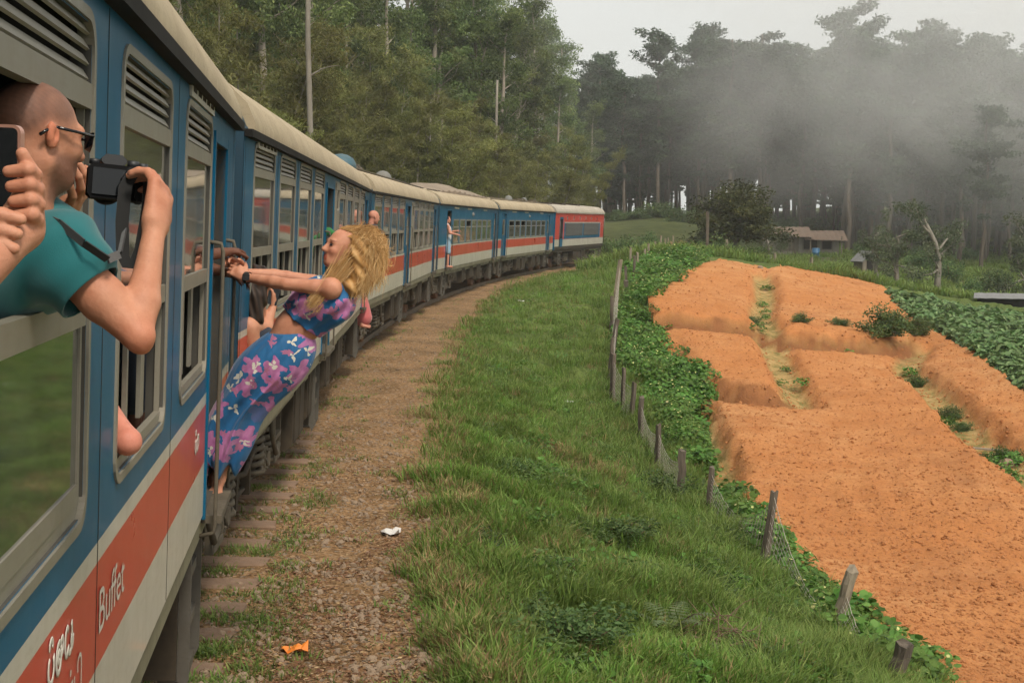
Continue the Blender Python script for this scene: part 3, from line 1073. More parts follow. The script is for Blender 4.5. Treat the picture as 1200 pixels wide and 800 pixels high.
W_RAIL = _wmesh('sash_rail', lambda mb: (mb.box((-.028, .042, 1.135), (.000, WW - .042, 1.195)), mb.box((-.06, .52, .76), (-.046, .55, 1.135)), mb.box((-.06, .82, .76), (-.046, .90, 1.135))), MAT['frame_alloy'])
W_PANE_D = _wmesh('pane', lambda mb: mb.box((-.016, .042, .79), (-.011, WW - .042, 1.17)), MAT['window_glass'])
W_RAIL_D = _wmesh('sash_rail', lambda mb: (mb.box((-.028, .042, 1.170), (.002, WW - .042, 1.232)), mb.box((-.027, WW - .062, .80), (-.006, WW - .042, 1.170)), mb.box((-.027, .042, .752), (-.006, WW - .042, .80))), MAT['frame_alloy'])
W_JAMB = _wmesh('jamb', lambda mb: [mb.box((-.06, WW - .044 - .016 * k, 1.234), (-.034 - .006 * k, WW - .053 - .016 * k, 1.663)) for k in range(4)], MAT['frame_alloy'])

def add_window(coach, y, lowered=False, up=0.0):
    w = share('window', W_FRAME, coach, (HW, y, ZB + up))
    share('vent_backing', W_BACK, w)
    for k in range(4):
        share('louvre_slat', W_SLAT, w, (-.012, 0, 1.741 + .034 * k))
    if lowered:
        share('pane', W_PANE_D, w); share('sash_rail', W_RAIL_D, w)
        share('jamb', W_JAMB, w)
    else:
        share('pane', W_PANE, w); share('sash_rail', W_RAIL, w)
    return w

# small paired window of the older coaches
VW = 1.18
V_FRAME = _wmesh('window', lambda mb: (ring_plate(mb, rrect(0, VW, .74, 1.53, .05), rrect(.045, VW - .045, .79, 1.48, .03), -.03, .008),
                                        mb.box((-.025, .045, 1.25), (.004, VW - .045, 1.29))), MAT['frame_alloy'])
V_PANE_L = _wmesh('pane', lambda mb: mb.box((-.016, .045, .79), (-.011, VW - .045, 1.25)), MAT['window_glass'])
V_PANE_U = _wmesh('pane', lambda mb: mb.box((-.016, .045, 1.29), (-.011, VW - .045, 1.48)), MAT['window_glass'])
def add_small_window(coach, y, open_top):
    w = share('window', V_FRAME, coach, (HW, y, ZB))
    share('pane', V_PANE_L, w)
    if not open_top:
        share('pane', V_PANE_U, w)

# running gear
def _bogie_frame(mb):
    for sx in (-1, 1):
        x0, x1 = (0.98, 1.10) if sx > 0 else (-1.10, -0.98)
        poly = [(-1.55, .50), (-1.50, .62), (-.75, .66), (-.55, .50), (.55, .50), (.75, .66), (1.50, .62), (1.55, .50), (1.2, .46), (.7, .40), (.45, .34), (-.45, .34), (-.7, .40), (-1.2, .46)]
        mb.prism(poly, x0, x1, 'x')
        for y in (-1.1, 1.1):
            mb.box((x0 + .0, y - .30, .20), (x1 + .04 * sx * 0, y - .24, .52)); mb.box((x0, y + .24, .20), (x1, y + .30, .52))
        mb.cbox((sx * 1.14, -.30, .42), (.06, .10, .34)); mb.cbox((sx * 1.14, .34, .40), (.07, .08, .30))
        mb.tube([(sx * 1.12, -1.0, .30), (sx * 1.12, 1.0, .30)], .022, 6)
        mb.tube([(sx * 1.16, -.6, .56), (sx * 1.16, .1, .46), (sx * 1.16, .62, .58)], .025, 6)
    mb.box((-.98, -.22, .45), (.98, .22, .66)); mb.box((-.98, -1.52, .48), (.98, -1.40, .6)); mb.box((-.98, 1.40, .48), (.98, 1.52, .6))
BOGIE = _wmesh('bogie', _bogie_frame, MAT['chassis'])
def _wheelset(mb):
    for sx in (-1, 1):
        mb.lathe((sx * .84, 0, 0), [(0.0, .07 * sx), (.10, .07 * sx), (.12, .02 * sx), (.33, .02 * sx), (.36, .065 * sx), (.42, .065 * sx), (.425, -.06 * sx), (.45, -.07 * sx), (.45, -.09 * sx), (.30, -.08 * sx), (.0, -.08 * sx)], 'x', 28)
    mb.cyl((0, 0, 0), .085, 2.1, 'x', 12)
WHEEL = _wmesh('wheel', _wheelset, MAT['rust_metal'])
SPRING = _wmesh('coil_spring', lambda mb: (mb.coil((0, 0, .0), .105, .026, .34, 5.2, 6), mb.cyl((0, 0, -.01), .135, .03), mb.cyl((0, 0, .36), .135, .03), mb.cyl((0, 0, .17), .06, .34)), MAT['chassis_light'])
def _abox(mb):
    mb.cbox((0, 0, 0), (.20, .30, .30), bev=.03)
    mb.cyl((.12, 0, 0), .115, .06, 'x', 16); mb.cyl((.16, 0, 0), .07, .03, 'x', 12)
    for k in range(6):
        mb.cyl((.155, .088 * math.cos(k), .088 * math.sin(k)), .014, .02, 'x', 6)
ABOX = _wmesh('axle_box', _abox, MAT['chassis_light'])
def add_bogie(coach, y):
    b = share('bogie', BOGIE, coach, (0, y, .03))
    for dy in (-1.1, 1.1):
        share('wheel', WHEEL, b, (0, dy, .40), (random.uniform(0, 3), 0, 0))
        for sx in (-1, 1):
            a = share('axle_box', ABOX, b, (sx * 1.06, dy, .40), (0, 0, 0 if sx > 0 else PI))
            for e in (-.30, .30):
                share('coil_spring', SPRING, b, (sx * 1.10, dy + e, .36))

def _ladder(mb):
    # two curved side plates with treads, under a door
    for y in (0, .50):
        pts = [(-.01, 0), (.012, -.12), (.012, -.70), (-.01, -.75), (-.045, -.70), (-.045, -.14), (-.07, 0)]
        mb.prism([(p[0], p[1]) for p in pts], y, y + .02, 'y')
    for z in (-.22, -.47, -.72):
        mb.prism([(-.14, z + .010), (-.012, z + .010), (-.012, z - .045), (-.020, z - .045), (-.020, z - .004), (-.14, z - .004)], .021, .499, 'y')
        for k in range(5):
            mb.prism([(-.03 - .022 * k, z + .0105), (-.022 - .022 * k, z + .0105), (-.022 - .022 * k, z + .015), (-.03 - .022 * k, z + .015)], .04, .48, 'y')
LADDER = _wmesh('step_ladder', _ladder, MAT['step_metal'])
def _ubox(mb):
    mb.cbox((0, 0, -.28), (.62, 1.15, .56), bev=.05)
    mb.box((.30, -.50, -.50), (.325, -.04, -.06)); mb.box((.30, .04, -.50), (.325, .50, -.06))
    mb.box((-.02, -.6, -.02), (.1, -.55, .1)); mb.box((-.02, .55, -.02), (.1, .6, .1))
UBOX = _wmesh('equipment_box', _ubox, MAT['chassis'])
UTANK = _wmesh('air_tank', lambda mb: (mb.lathe((0, 0, 0), [(0, -.62), (.12, -.60), (.18, -.52), (.19, 0), (.18, .52), (.12, .60), (0, .62)], 'y', 18),
                                       [mb.box((-.21, y - .02, -.21), (.21, y + .02, .25)) for y in (-.4, .4)]), MAT['chassis_light'])
def _uframe(mb):
    mb.box((-.03, -.02, -.60), (.02, .02, 0)); mb.box((-.03, .48, -.60), (.02, .52, 0))
    for z in (-.2, -.4, -.58):
        mb.box((-.025, 0, z - .02), (.025, .5, z + .02))
    mb.tube([(0, -.3, 0), (.02, -.25, -.35), (.04, -.1, -.5), (.04, .1, -.45)], .025, 6)
UFRAME = _wmesh('pipe_bracket', _uframe, MAT['chassis_light'])
def _handrail(mb):
    mb.tube([(-.02, 0, 1.30), (.05, 0, 1.29), (.06, 0, 1.25), (.06, 0, -.06), (.055, 0, -.10), (-.02, 0, -.12)], .010, 8)
HANDRAIL = _wmesh('grab_rail', _handrail, MAT['chassis_light'])
def _doorleaf(mb):
    mb.box((-.09, 0, 0), (-.05, .92, 1.78), 0)
    ring_plate(mb, rrect(.18, .74, .88, 1.55, .04), rrect(.22, .70, .92, 1.51, .03), -.06, -.035, 1)
    mb.box((-.052, .22, .92), (-.045, .70, 1.51), 2)
DOORLEAF = _wmesh('door', _doorleaf, [MAT['blue_paint'], MAT['frame_alloy'], MAT['window_glass']])
DOORFRAME = _wmesh('door_frame', lambda mb: (mb.box((-.06, -.05, -.02), (.012, .0, 1.84)), mb.box((-.06, .92, -.02), (.012, .97, 1.84)), mb.box((-.06, .0, 1.79), (.010, .92, 1.84))), MAT['blue_paint'])
DOORSTEP = _wmesh('door_step', lambda mb: (mb.box((-.25, .02, -.05), (.085, .90, -.012)),), MAT['chassis_light'])
BUFFER_B = _wmesh('gangway_bellows', lambda mb: [mb.box((-.62, -.28 + .09 * k, 1.05), (.62, -.22 + .09 * k, 3.1)) for k in range(7)], MAT['rubber_black'])

SEAM = _wmesh('panel_seam', lambda mb: mb.box((.0005, 0, .004), (.0016, .004, 1.93)), MAT['chassis'])

def roof_profile(rise=0.47, over=0.045):
    pr = [(HW + over, ZE - .015), (HW + over, ZE + .03), (HW - .01, ZE + .15), (HW - .14, ZE + .27), (HW - .42, ZE + .37), (HW - .85, ZE + rise - .025), (0, ZE + rise)]
    return pr + [(-x, z) for x, z in pr[-2::-1]]

def side_panel(mb, ylo, yhi, holes, grey=None, bz=(.335, .68, .725)):
    """wall skin at x=HW with true openings; holes: (y0,y1,z0,z1) above ZB"""
    bands = [(0, 2), (bz[0], 1), (bz[1], 2), (bz[2], 0)]
    ys = sorted({ylo, yhi, *[h[0] for h in holes], *[h[1] for h in holes]} | ({grey[0], grey[1]} if grey else set()))
    zs = sorted({0, *bz, 1.90, 2.0, *[h[2] for h in holes], *[h[3] for h in holes]})
    for y0, y1 in zip(ys[:-1], ys[1:]):
        for z0, z1 in zip(zs[:-1], zs[1:]):
            cy, cz = (y0 + y1) / 2, (z0 + z1) / 2
            if any(h[0] < cy < h[1] and h[2] < cz < h[3] for h in holes):
                continue
            m = [b[1] for b in bands if b[0] <= cz][-1]
            if grey and grey[0] < cy < grey[1] and bz[2] < cz < 1.93:
                m = 3  # blue side turned grey where the grazing reflection is painted in
            mb.add([(HW, y0, ZB + z0), (HW, y1, ZB + z0), (HW, y1, ZB + z1), (HW, y0, ZB + z1)], [(0, 1, 2, 3)], m)
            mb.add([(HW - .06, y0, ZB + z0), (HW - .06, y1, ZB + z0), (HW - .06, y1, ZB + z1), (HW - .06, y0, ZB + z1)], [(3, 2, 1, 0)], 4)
    for (y0, y1, z0, z1) in holes:
        a, b = ZB + z0, ZB + z1
        for q in (((y0, a), (y1, a)), ((y1, a), (y1, b)), ((y1, b), (y0, b)), ((y0, b), (y0, a))):
            mb.add([(HW, q[0][0], q[0][1]), (HW - .06, q[0][0], q[0][1]), (HW - .06, q[1][0], q[1][1]), (HW, q[1][0], q[1][1])], [(0, 1, 2, 3)], 4)

WIN_A = [0.74, 2.14, 3.54, 4.92, 8.18, 9.61, 11.09, 12.62]
DOOR_A = [(6.34, .92), (13.84, .70)]

def coach_shell(name, idx, label, cat='train coach'):
    P, a = CARS[idx]
    c = empty(name, (P[0], P[1], 0), 0, label, cat, 'vehicles of the train')
    c.rotation_mode = 'QUATERNION'
    c.rotation_quaternion = (Matrix.Rotation(-a, 4, 'Z') @ Matrix.Rotation(CANT, 4, 'Y')).to_quaternion()
    return c

def coach_common(c, holes, grey, L=COACH_L, y0=.3, roof='roof_paint', end='end_blue', bz=(.335, .68, .725)):
    y1 = L - .3
    mb = MB()
    side_panel(mb, y0, y1, holes, grey, bz)
    # far wall, ends, floor
    mb.box((-HW, y0, ZB), (-HW + .05, y1, ZB + .66), 2); mb.box((-HW - .003, y0, ZB + .27), (-HW, y1, ZB + .60), 1); mb.box((-HW, y0, ZB + .66), (-HW + .05, y1, ZE), 0)
    mb.box((-HW + .05, y0 + .004, ZB), (HW - .004, y0 + .05, ZE + .0), 5); mb.box((-HW + .05, y1 - .05, ZB), (HW - .004, y1 - .004, ZE), 5)
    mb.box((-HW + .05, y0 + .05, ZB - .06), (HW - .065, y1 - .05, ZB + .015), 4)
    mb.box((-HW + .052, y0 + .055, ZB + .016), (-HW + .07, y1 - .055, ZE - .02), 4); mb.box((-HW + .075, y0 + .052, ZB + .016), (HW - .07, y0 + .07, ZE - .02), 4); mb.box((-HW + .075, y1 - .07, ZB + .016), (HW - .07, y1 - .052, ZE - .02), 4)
    mb.build('body', [MAT['blue_paint'], MAT['red_paint'], MAT['white_paint'], MAT['grey_reflection'], MAT['interior'], MAT[end]], c)
    # roof with real thickness
    pr = roof_profile()
    inner = [(x * .965, z - .035) for x, z in pr]
    mb = MB()
    ya, yb = y0 + .14, y1 - .14
    k = len(pr)
    v = [(x, y, z) for y in (ya, yb) for x, z in pr] + [(x, y, z) for y in (ya, yb) for x, z in inner]
    fs = []
    for i in range(k - 1):
        fs += [(i, i + k, i + k + 1, i + 1)]
    mb.add(v, fs, 0, False)
    mb.add(v, [(2 * k + i + 1, 3 * k + i + 1, 3 * k + i, 2 * k + i) for i in range(k - 1)], 1, True)
    mb.add(v, [(i, i + 1, 2 * k + i + 1, 2 * k + i) for i in range(k - 1)] + [(k + i + 1, k + i, 3 * k + i, 3 * k + i + 1) for i in range(k - 1)], 0)
    r = mb.build('roof', [MAT[roof], MAT['interior']], c)
    for p in r.data.polygons:
        if p.material_index == 0 and abs(p.normal.y) < .5:
            p.use_smooth = True
    # closing tympanum of each end, set in under the roof
    for y, t in ((y0 + .003, .17), (y1 - .173, .17)):
        MB().prism([(x * .962, z - .022) for x, z in pr], y, y + t, 'y', 0).build('end_panel', MAT[end], c)
    MB().box((HW, y0, ZE - .065), (HW + .05, y1, ZE - .018)).build('gutter', MAT['gutter_black'], c)
    # sole bar
    mb = MB()
    mb.box((HW - .055, y0, ZB - .115), (HW - .012, y1, ZB - .001)); mb.box((-HW, y0, ZB - .115), (-HW + .05, y1, ZB - .001))
    mb.box((HW - .13, y0 + .02, ZB - .24), (HW - .09, y1 - .02, ZB - .06)); mb.box((-HW + .09, y0 + .02, ZB - .24), (-HW + .13, y1 - .02, ZB - .06))
    for y in np.arange(y0 + .6, y1, 1.6):
        mb.box((-HW + .1, y, ZB - .2), (HW - .1, y + .08, ZB - .07))
    mb.build('sole_bar', MAT['sill_paint'], c)

def add_door(c, y, leaf=False, rails=True, w=.92):
    sc = (1, w / .92, 1)
    share('door_frame', DOORFRAME, c, (HW, y, ZB), None, sc)
    if leaf:
        share('door', DOORLEAF, c, (HW, y, ZB), None, sc)
    share('door_step', DOORSTEP, c, (HW, y, ZB), None, sc)
    if rails:
        share('grab_rail', HANDRAIL, c, (HW, y - .05, ZB + .02))
        share('grab_rail', HANDRAIL, c, (HW, y + w + .04, ZB + .02))
    share('step_ladder', LADDER, c, (HW - .055, y - .06, ZB - .11))
    MB().box((HW - .30, y - .09, ZB - .80), (HW - .10, y - .072, ZB - .12)).build('splash_plate', MAT['chassis'], c)

def add_underfloor(c, L=COACH_L, seed=0):
    r = random.Random(seed)
    add_bogie(c, 2.35); add_bogie(c, L - 2.35)
    y = 4.6
    while y < L - 4.6:
        kind = r.choice('bbtpp')
        if kind == 'b':
            share('equipment_box', UBOX, c, (HW - .40, y + .4, ZB - .12), None, (1, r.uniform(.6, 1.0), r.uniform(.9, 1.25)))
            y += 1.3
        elif kind == 't':
            share('air_tank', UTANK, c, (HW - .36, y + .4, ZB - .36)); y += 1.45
        else:
            share('pipe_bracket', UFRAME, c, (HW - .12 - r.uniform(0, .15), y, ZB - .10), None, (1, 1, r.uniform(.8, 1.2))); y += .75
    # clutter hung between the bogie and the end
    for yy in (.55, 3.75, L - 4.3, L - .95):
        share('pipe_bracket', UFRAME, c, (HW - .18, yy, ZB - .09), None, (1, .8, 1.1))
    mb = MB()
    mb.tube([(0, .05, .85), (0, -.35, .85)], .07, 8); mb.box((-.12, -.1, .75), (.12, .1, .98))
    mb.tube([(.35, .2, .9), (.38, -.05, .62), (.36, -.3, .58), (.34, -.5, .75)], .028, 6)
    mb.tube([(-.35, .2, .9), (-.38, -.05, .62), (-.36, -.3, .58), (-.34, -.5, .75)], .028, 6)
    mb.build('coupling', MAT['chassis'], c)

def plaque(c, y):
    """pale name board above the first window with three scripts too small to read"""
    mb = MB()
    mb.box((HW + .001, y, ZB + 1.895), (HW + .012, y + .98, ZB + 1.97))
    p = mb.build('name_board', MAT['sign_white'], c)
    mb = MB()
    r = random.Random(int(y * 100))
    for g in range(5):
        yy = y + .05 + g * .185
        for k in range(4):
            h = r.uniform(.02, .045)
            mb.box((HW + .012, yy + k * .035, ZB + 1.915), (HW + .0145, yy + k * .035 + r.uniform(.008, .018), ZB + 1.915 + h))
    mb.build('lettering', MAT['chassis'], p)['kind'] = 'stuff'

def big_coach(idx, label, lowered=(), open_doors=(), grey=True):
    c = coach_shell('passenger_coach', idx, label)
    up = 0.0 if idx == 0 else .045
    holes = [(y + .03, y + WW - .03, .72 + up, 1.855 + up) for y in WIN_A] + [(y, y + w, 0, 1.79) for y, w in DOOR_A] + [(7.62, 7.98, 1.56, 1.80)]
    coach_common(c, holes, (7.48, 13.75) if grey else None, bz=(.262, .545, .600) if idx == 0 else (.335, .68, .725))
    for k, y in enumerate(WIN_A):
        add_window(c, y, k in lowered, up)
    for k, (y, w) in enumerate(DOOR_A):
        add_door(c, y, leaf=(k not in open_doors), w=w)
    # small louvred vent beside the middle door
    mb = MB(); ring_plate(mb, rrect(7.55, 8.05, .76, 1.88, .05), rrect(7.62, 7.98, 1.56, 1.80, .02), HW - .05, HW + .018)
    mb.box((HW - .03, 7.62, .86), (HW + .012, 7.98, 1.50))
    v = mb.build('vent_panel', MAT['frame_alloy'], c)
    for k in range(3):
        s_ = share('louvre_slat', W_SLAT, v, (HW - .02, 7.60, ZB + 1.61 + .065 * k), None, (1, .36, 1)); s_.location.y = 7.60
    for y in (.36, 2.0, 3.4, 4.78, 6.14, 8.10, 9.44, 10.88, 12.38, 15.05):
        share('panel_seam', SEAM, c, (HW, y, ZB))
    plaque(c, .86); plaque(c, 12.70)
    add_underfloor(c, seed=idx)
    return c

# vent panel vertices above were given relative to ZB
def fix_vent():
    for o in bpy.data.objects:
        if o.name.startswith('vent_panel'):
            o.location.z = ZB
            for ch in o.children:
                ch.location.z -= ZB

COACH = []
COACH.append(big_coach(0, 'blue coach nearest the camera with the buffet lettering on its red stripe', lowered=(5,), open_doors=(1,), grey=False))
COACH.append(big_coach(1, 'second blue coach just beyond the woman hanging from the door', open_doors=(0, 1)))
COACH.append(big_coach(2, 'third coach of the train with the dome-shaped vents on its roof', open_doors=()))
fix_vent()

def small_coach(idx, label, doors, leafs, wins, opens):
    c = coach_shell('passenger_coach', idx, label)
    holes = [(y + .05, y + VW - .05, .78, 1.49) for y in wins] + [(y, y + .92, 0, 1.79) for y in doors]
    coach_common(c, holes, None)
    for k, y in enumerate(wins):
        add_small_window(c, y, k in opens)
    for k, y in enumerate(doors):
        add_door(c, y, leaf=leafs[k])
    mb = MB(); mb.lathe((HW, 7.6, ZB + 1.70), [(0, .07), (.05, .06), (.08, .02), (.085, 0)], 'x', 16); mb.build('side_lamp', MAT['vent_grey'], c)
    for y in (3.2, 6.3, 10.6):
        MB().box((HW + .001, y, ZB + 1.86), (HW + .012, y + 1.0, ZB + 1.91)).build('name_board', MAT['sign_white'], c)
    add_underfloor(c, seed=idx + 20)
    return c
COACH.append(small_coach(3, 'fourth coach with the tarpaulin heap on its roof and a woman in its door', [1.75, 13.9], [False, True], [3.15 + 1.46 * k for k in range(7)], (2,)))
COACH.append(small_coach(4, 'fifth coach, a plain blue one coupled behind the locomotive', [1.05, 12.9], [True, True], [2.62 + 1.43 * k for k in range(7)], (0, 1, 2)))

# roof gear on the third to fifth coaches
def dome(c, y, x=.35, s=1.0, mat='teal_cowl'):
    mb = MB(); mb.lathe((x, y, ZE + .36), [(.30 * s, 0), (.34 * s, .02), (.33 * s, .10), (.26 * s, .20), (.14 * s, .26), (0, .28)], 'z', 20)
    mb.cyl((x, y, ZE + .36), .22 * s, .14, 'z', 14)
    mb.build('roof_ventilator', MAT[mat], c)
dome(COACH[2], .75, .75, .85); dome(COACH[2], 8.6, .55, .66, 'vent_grey'); dome(COACH[4], 6.3, .6, .6, 'vent_grey'); dome(COACH[4], 11.5, .4, .5, 'vent_grey')
for c, ys in ((COACH[2], (1.9, 2.7, 3.4)), (COACH[4], (9.2, 10.0, 13.2))):
    for y in ys:
        mb = MB(); mb.cbox((.55, y, ZE + .46), (.42, .46, .10), bev=.03); mb.cbox((.55, y, ZE + .53), (.30, .34, .06), bev=.02)
        mb.build('roof_vent', MAT['chassis_light'], c)
for c in COACH[2:]:
    mb = MB()
    for x in (.25, .95):
        mb.tube([(x, .5, ZE + (.47 if x < .5 else .37) + .03), (x, COACH_L - .5, ZE + (.47 if x < .5 else .37) + .03)], .018, 5)
    mb.build('roof_pipe', MAT['chassis_light'], c)
mb = MB()   # sheeted load on the fourth coach's roof
yy = np.linspace(2.0, 15.0, 22)
hh = [.02, .05, .12, .20, .24, .30, .34, .36, .34, .36, .33, .27, .22, .18, .23, .26, .22, .25, .20, .16, .10, .03]
ring = []
for y, h in zip(yy, hh):
    for x in np.linspace(-.95, 1.0, 9):
        ring.append((x, y + .05 * math.sin(7 * x + y), ZE + .36 + .08 * (1 - (x / 1.1) ** 2) + .62 * h * (1.15 - abs(x) ** 3 * .75) + .03 * math.sin(5 * y + 4 * x)))
mb.add(ring, [(i * 9 + j, (i + 1) * 9 + j, (i + 1) * 9 + j + 1, i * 9 + j + 1) for i in range(21) for j in range(8)], 0, True)
for j in (0, 8):
    base = [(ring[i * 9 + j][0], ring[i * 9 + j][1], ZE + .30) for i in range(22)]
    top = [ring[i * 9 + j] for i in range(22)]
    mb.add(base + top, [((i, i + 1, 22 + i + 1, 22 + i) if j else (i + 1, i, 22 + i, 22 + i + 1)) for i in range(21)], 0, True)
tarp = mb.build('roof_tarpaulin', MAT['tarp_brown'], COACH[3])
for i in range(5):
    share('gangway_bellows', BUFFER_B, COACH[i], (0, COACH_L, 0))

# locomotive
def locomotive():
    c = coach_shell('locomotive', 5, 'diesel locomotive with red upper band and blue grille side at the head', 'locomotive')
    L = 13.4
    mb = MB()
    y0, y1 = .3, L
    m = {'red': 0, 'blue': 1, 'white': 2, 'dark': 3}
    def q(ya, yb, za, zb, mt, x=HW):
        mb.add([(x, ya, ZB + za), (x, yb, ZB + za), (x, yb, ZB + zb), (x, ya, ZB + zb)], [(0, 1, 2, 3)], mt)
    q(y0, y1, -.05, .12, 3); q(y0, y1, .12, .50, 2); q(y0, y1, .50, 1.98, 0)
    mb.box((-HW, y0, ZB - .05), (HW - .001, y0 + .05, ZE), 1); mb.box((-HW, y1 - .05, ZB - .05), (HW - .001, y1, ZE), 0)
    mb.box((-HW, y0, ZB - .05), (-HW + .05, y1, ZE), 0); mb.box((-HW + .05, y0 + .05, ZB - .2), (HW - .05, y1 - .05, ZB - .05), 3)
    mb.build('body', [MAT['red_paint'], MAT['blue_paint'], MAT['white_paint'], MAT['chassis']], c)
    mb = MB()
    mb.box((HW + .001, 2.45, ZB + .52), (HW + .008, 12.3, ZB + 1.44), 0)
    mb.box((HW + .008, 2.45, ZB + 1.40), (HW + .012, 12.3, ZB + 1.45), 1); mb.box((HW + .008, 12.24, ZB + .52), (HW + .012, 12.3, ZB + 1.40), 1)
    mb.build('side_panel', [MAT['blue_paint'], MAT['white_paint']], c)
    for ya, yb in ((2.75, 7.1), (7.5, 11.8)):
        g = MB().box((HW + .008, ya, ZB + .68), (HW + .02, yb, ZB + 1.38)).build('grille', MAT['grille'], c)
        me = MB(); me.box((HW + .02, ya + .04, -.012), (HW + .034, yb - .04, .010)); msh = me.mesh('grille_slat'); msh.materials.append(MAT['vent_grey'])
        for k in range(9):
            share('grille_slat', msh, g, (0, 0, ZB + .74 + k * .073))
    wm = MB(); ring_plate(wm, rrect(0, .42, 0, .30, .03), rrect(.05, .37, .05, .25, .02), HW, HW + .014, 1); wm.box((HW + .001, .05, .05), (HW + .006, .37, .25), 0)
    me = wm.mesh('window'); me.materials.append(MAT['window_glass']); me.materials.append(MAT['red_paint'])
    for k in range(6):
        share('window', me, c, (0, 2.9 + 1.62 * k, ZB + 1.52))
    mb = MB(); mb.box((HW - .10, 1.35, ZB + .10), (HW + .006, 2.15, ZB + 1.72), 0)
    mb.box((HW + .006, 1.45, ZB + .55), (HW + .010, 2.05, ZB + 1.62), 1)
    mb.build('door', [MAT['blue_paint'], MAT['gutter_black']], c)
    pr = roof_profile(.42)
    mb = MB()
    mb.prism(pr, y0 - .05, y1 + .02, 'y', 0)
    r = mb.build('roof', MAT['loco_roof'], c)
    MB().box((HW, y0, ZE - .06), (HW + .05, y1, ZE - .016)).build('gutter', MAT['loco_roof'], c)
    mb = MB()
    mb.tube([(HW + .05, y1 - .12, ZB + .2), (HW + .07, y1 - .12, ZB + 1.7)], .02, 6); mb.tube([(HW + .05, 1.25, ZB + .1), (HW + .05, 1.25, ZB + 1.5)], .018, 6)
    mb.build('grab_rail', MAT['step_metal'], c)
    for y in (1.8, 5.2, 9.0):
        mb = MB(); mb.cbox((.3, y, ZE + .44), (.8, .9, .10), bev=.03); mb.build('roof_vent', MAT['chassis'], c)
    share('step_ladder', LADDER, c, (HW - .055, 1.5, ZB - .11)); share('step_ladder', LADDER, c, (HW - .055, 12.6, ZB - .11))
    share('equipment_box', UBOX, c, (HW - .42, 6.3, ZB - .2), None, (1.1, 1.5, 1.2)); share('equipment_box', UBOX, c, (HW - .42, 8.0, ZB - .2), None, (1.1, .8, 1.1))
    add_bogie(c, 3.0); add_bogie(c, L - 2.9)
    return c
LOCO = locomotive()
def _smoothroof(o):
    for p in o.data.polygons:
        p.use_smooth = abs(p.normal.y) < .5

# lettering on the near coach's red stripe
def text_mesh(body, size, name):
    cu = bpy.data.curves.new(name, 'FONT')
    cu.body = body; cu.size = size; cu.extrude = 0.0; cu.resolution_u = 3
    o = bpy.data.objects.new(name, cu)
    COL.objects.link(o)
    bpy.context.view_layer.update()
    me = bpy.data.meshes.new_from_object(o.evaluated_get(bpy.context.evaluated_depsgraph_get()))
    bpy.data.objects.remove(o)
    return me
def letter_on_side(c, body, y, z, size, stretch=1.0):
    me = text_mesh(body, size, 'lettering')
    me.materials.clear(); me.materials.append(MAT['letter_white'])
    co = np.empty(len(me.vertices) * 3, np.float32); me.vertices.foreach_get('co', co)
    co = co.reshape(-1, 3)
    co = np.stack([np.full(len(co), HW + .0035), y + co[:, 0] * stretch, ZB + z + co[:, 1]], -1)
    me.vertices.foreach_set('co', co.astype(np.float32).ravel()); me.update()
    # one object for each letter
    n_ = len(me.vertices); par_ = list(range(n_))
    def root(i):
        while par_[i] != i:
            par_[i] = par_[par_[i]]; i = par_[i]
        return i
    for e_ in me.edges:
        a_, b_ = root(e_.vertices[0]), root(e_.vertices[1])
        if a_ != b_: par_[a_] = b_
    groups = {}
    for f_ in me.polygons:
        groups.setdefault(root(f_.vertices[0]), []).append(tuple(f_.vertices))
    for fs_ in groups.values():
        us = sorted({i for f_ in fs_ for i in f_}); ix = {v_: k_ for k_, v_ in enumerate(us)}
        m2 = bpy.data.meshes.new('letter')
        m2.from_pydata([tuple(co[i]) for i in us], [], [tuple(ix[i] for i in f_) for f_ in fs_])
        m2.materials.append(MAT['letter_white'])
        link('letter', m2, None, c)
    bpy.data.meshes.remove(me)
letter_on_side(COACH[0], 'Buffet', 10.90, .350, .17, 1.05)
letter_on_side(COACH[0], 'சிற்றுண்டி', 10.0, .285, .125, .95)
def stroke_word(c, glyphs, y, z, h):
    """rounded hand-drawn letters: each glyph a list of polylines in a unit box"""
    for g in glyphs:
        w = 0
        mb = MB()
        for pl in g:
            pts = [(HW + .0035, y + p[0] * h, ZB + z + p[1] * h) for p in pl]
            mb.tube(pts, [.0088] * len(pts), 6, flat=1.0)
            w = max(w, max(p[0] for p in pl))
        y += (w + .22) * h
        o = mb.build('letter', MAT['letter_white'], c)
        for v in o.data.vertices:
            v.co.x = HW + .0035 + (v.co.x - HW - .0035) * .12
def arc(cx, cy, rx, ry, a0, a1, n=12):
    return [(cx + rx * math.cos(math.radians(a0 + (a1 - a0) * i / n)), cy + ry * math.sin(math.radians(a0 + (a1 - a0) * i / n))) for i in range(n + 1)]
G_RA = [arc(.32, .42, .3, .36, 130, 400), arc(.28, .95, .16, .12, -40, 220)]
G_THA = [arc(.3, .38, .28, .36, 60, 400), arc(.62, .55, .16, .2, 180, -120), arc(.3, .4, .1, .12, 0, 330)]
G_YA = [arc(.22, .45, .2, .34, 40, 330), arc(.6, .45, .24, .4, 200, 420), arc(.86, .3, .12, .16, 90, 400)]
G_BHO = [arc(.3, .4, .28, .36, 0, 360), arc(.3, .55, .12, .12, 0, 300), arc(.3, .95, .2, .1, 0, 180)]
G_JA = [arc(.35, .4, .33, .38, 20, 350), arc(.5, .4, .14, .18, 90, 420), [(.35, .78), (.42, 1.05)]]
G_NA = [arc(.3, .4, .28, .34, 30, 340), arc(.62, .42, .2, .3, 170, -40)]
stroke_word(COACH[0], [G_BHO, G_JA, G_NA], 9.88, .430, .085)
stroke_word(COACH[0], [G_RA, G_THA, G_YA], 10.30, .425, .095)
stroke_word(COACH[0], [G_RA, G_NA], 13.30, .38, .10)
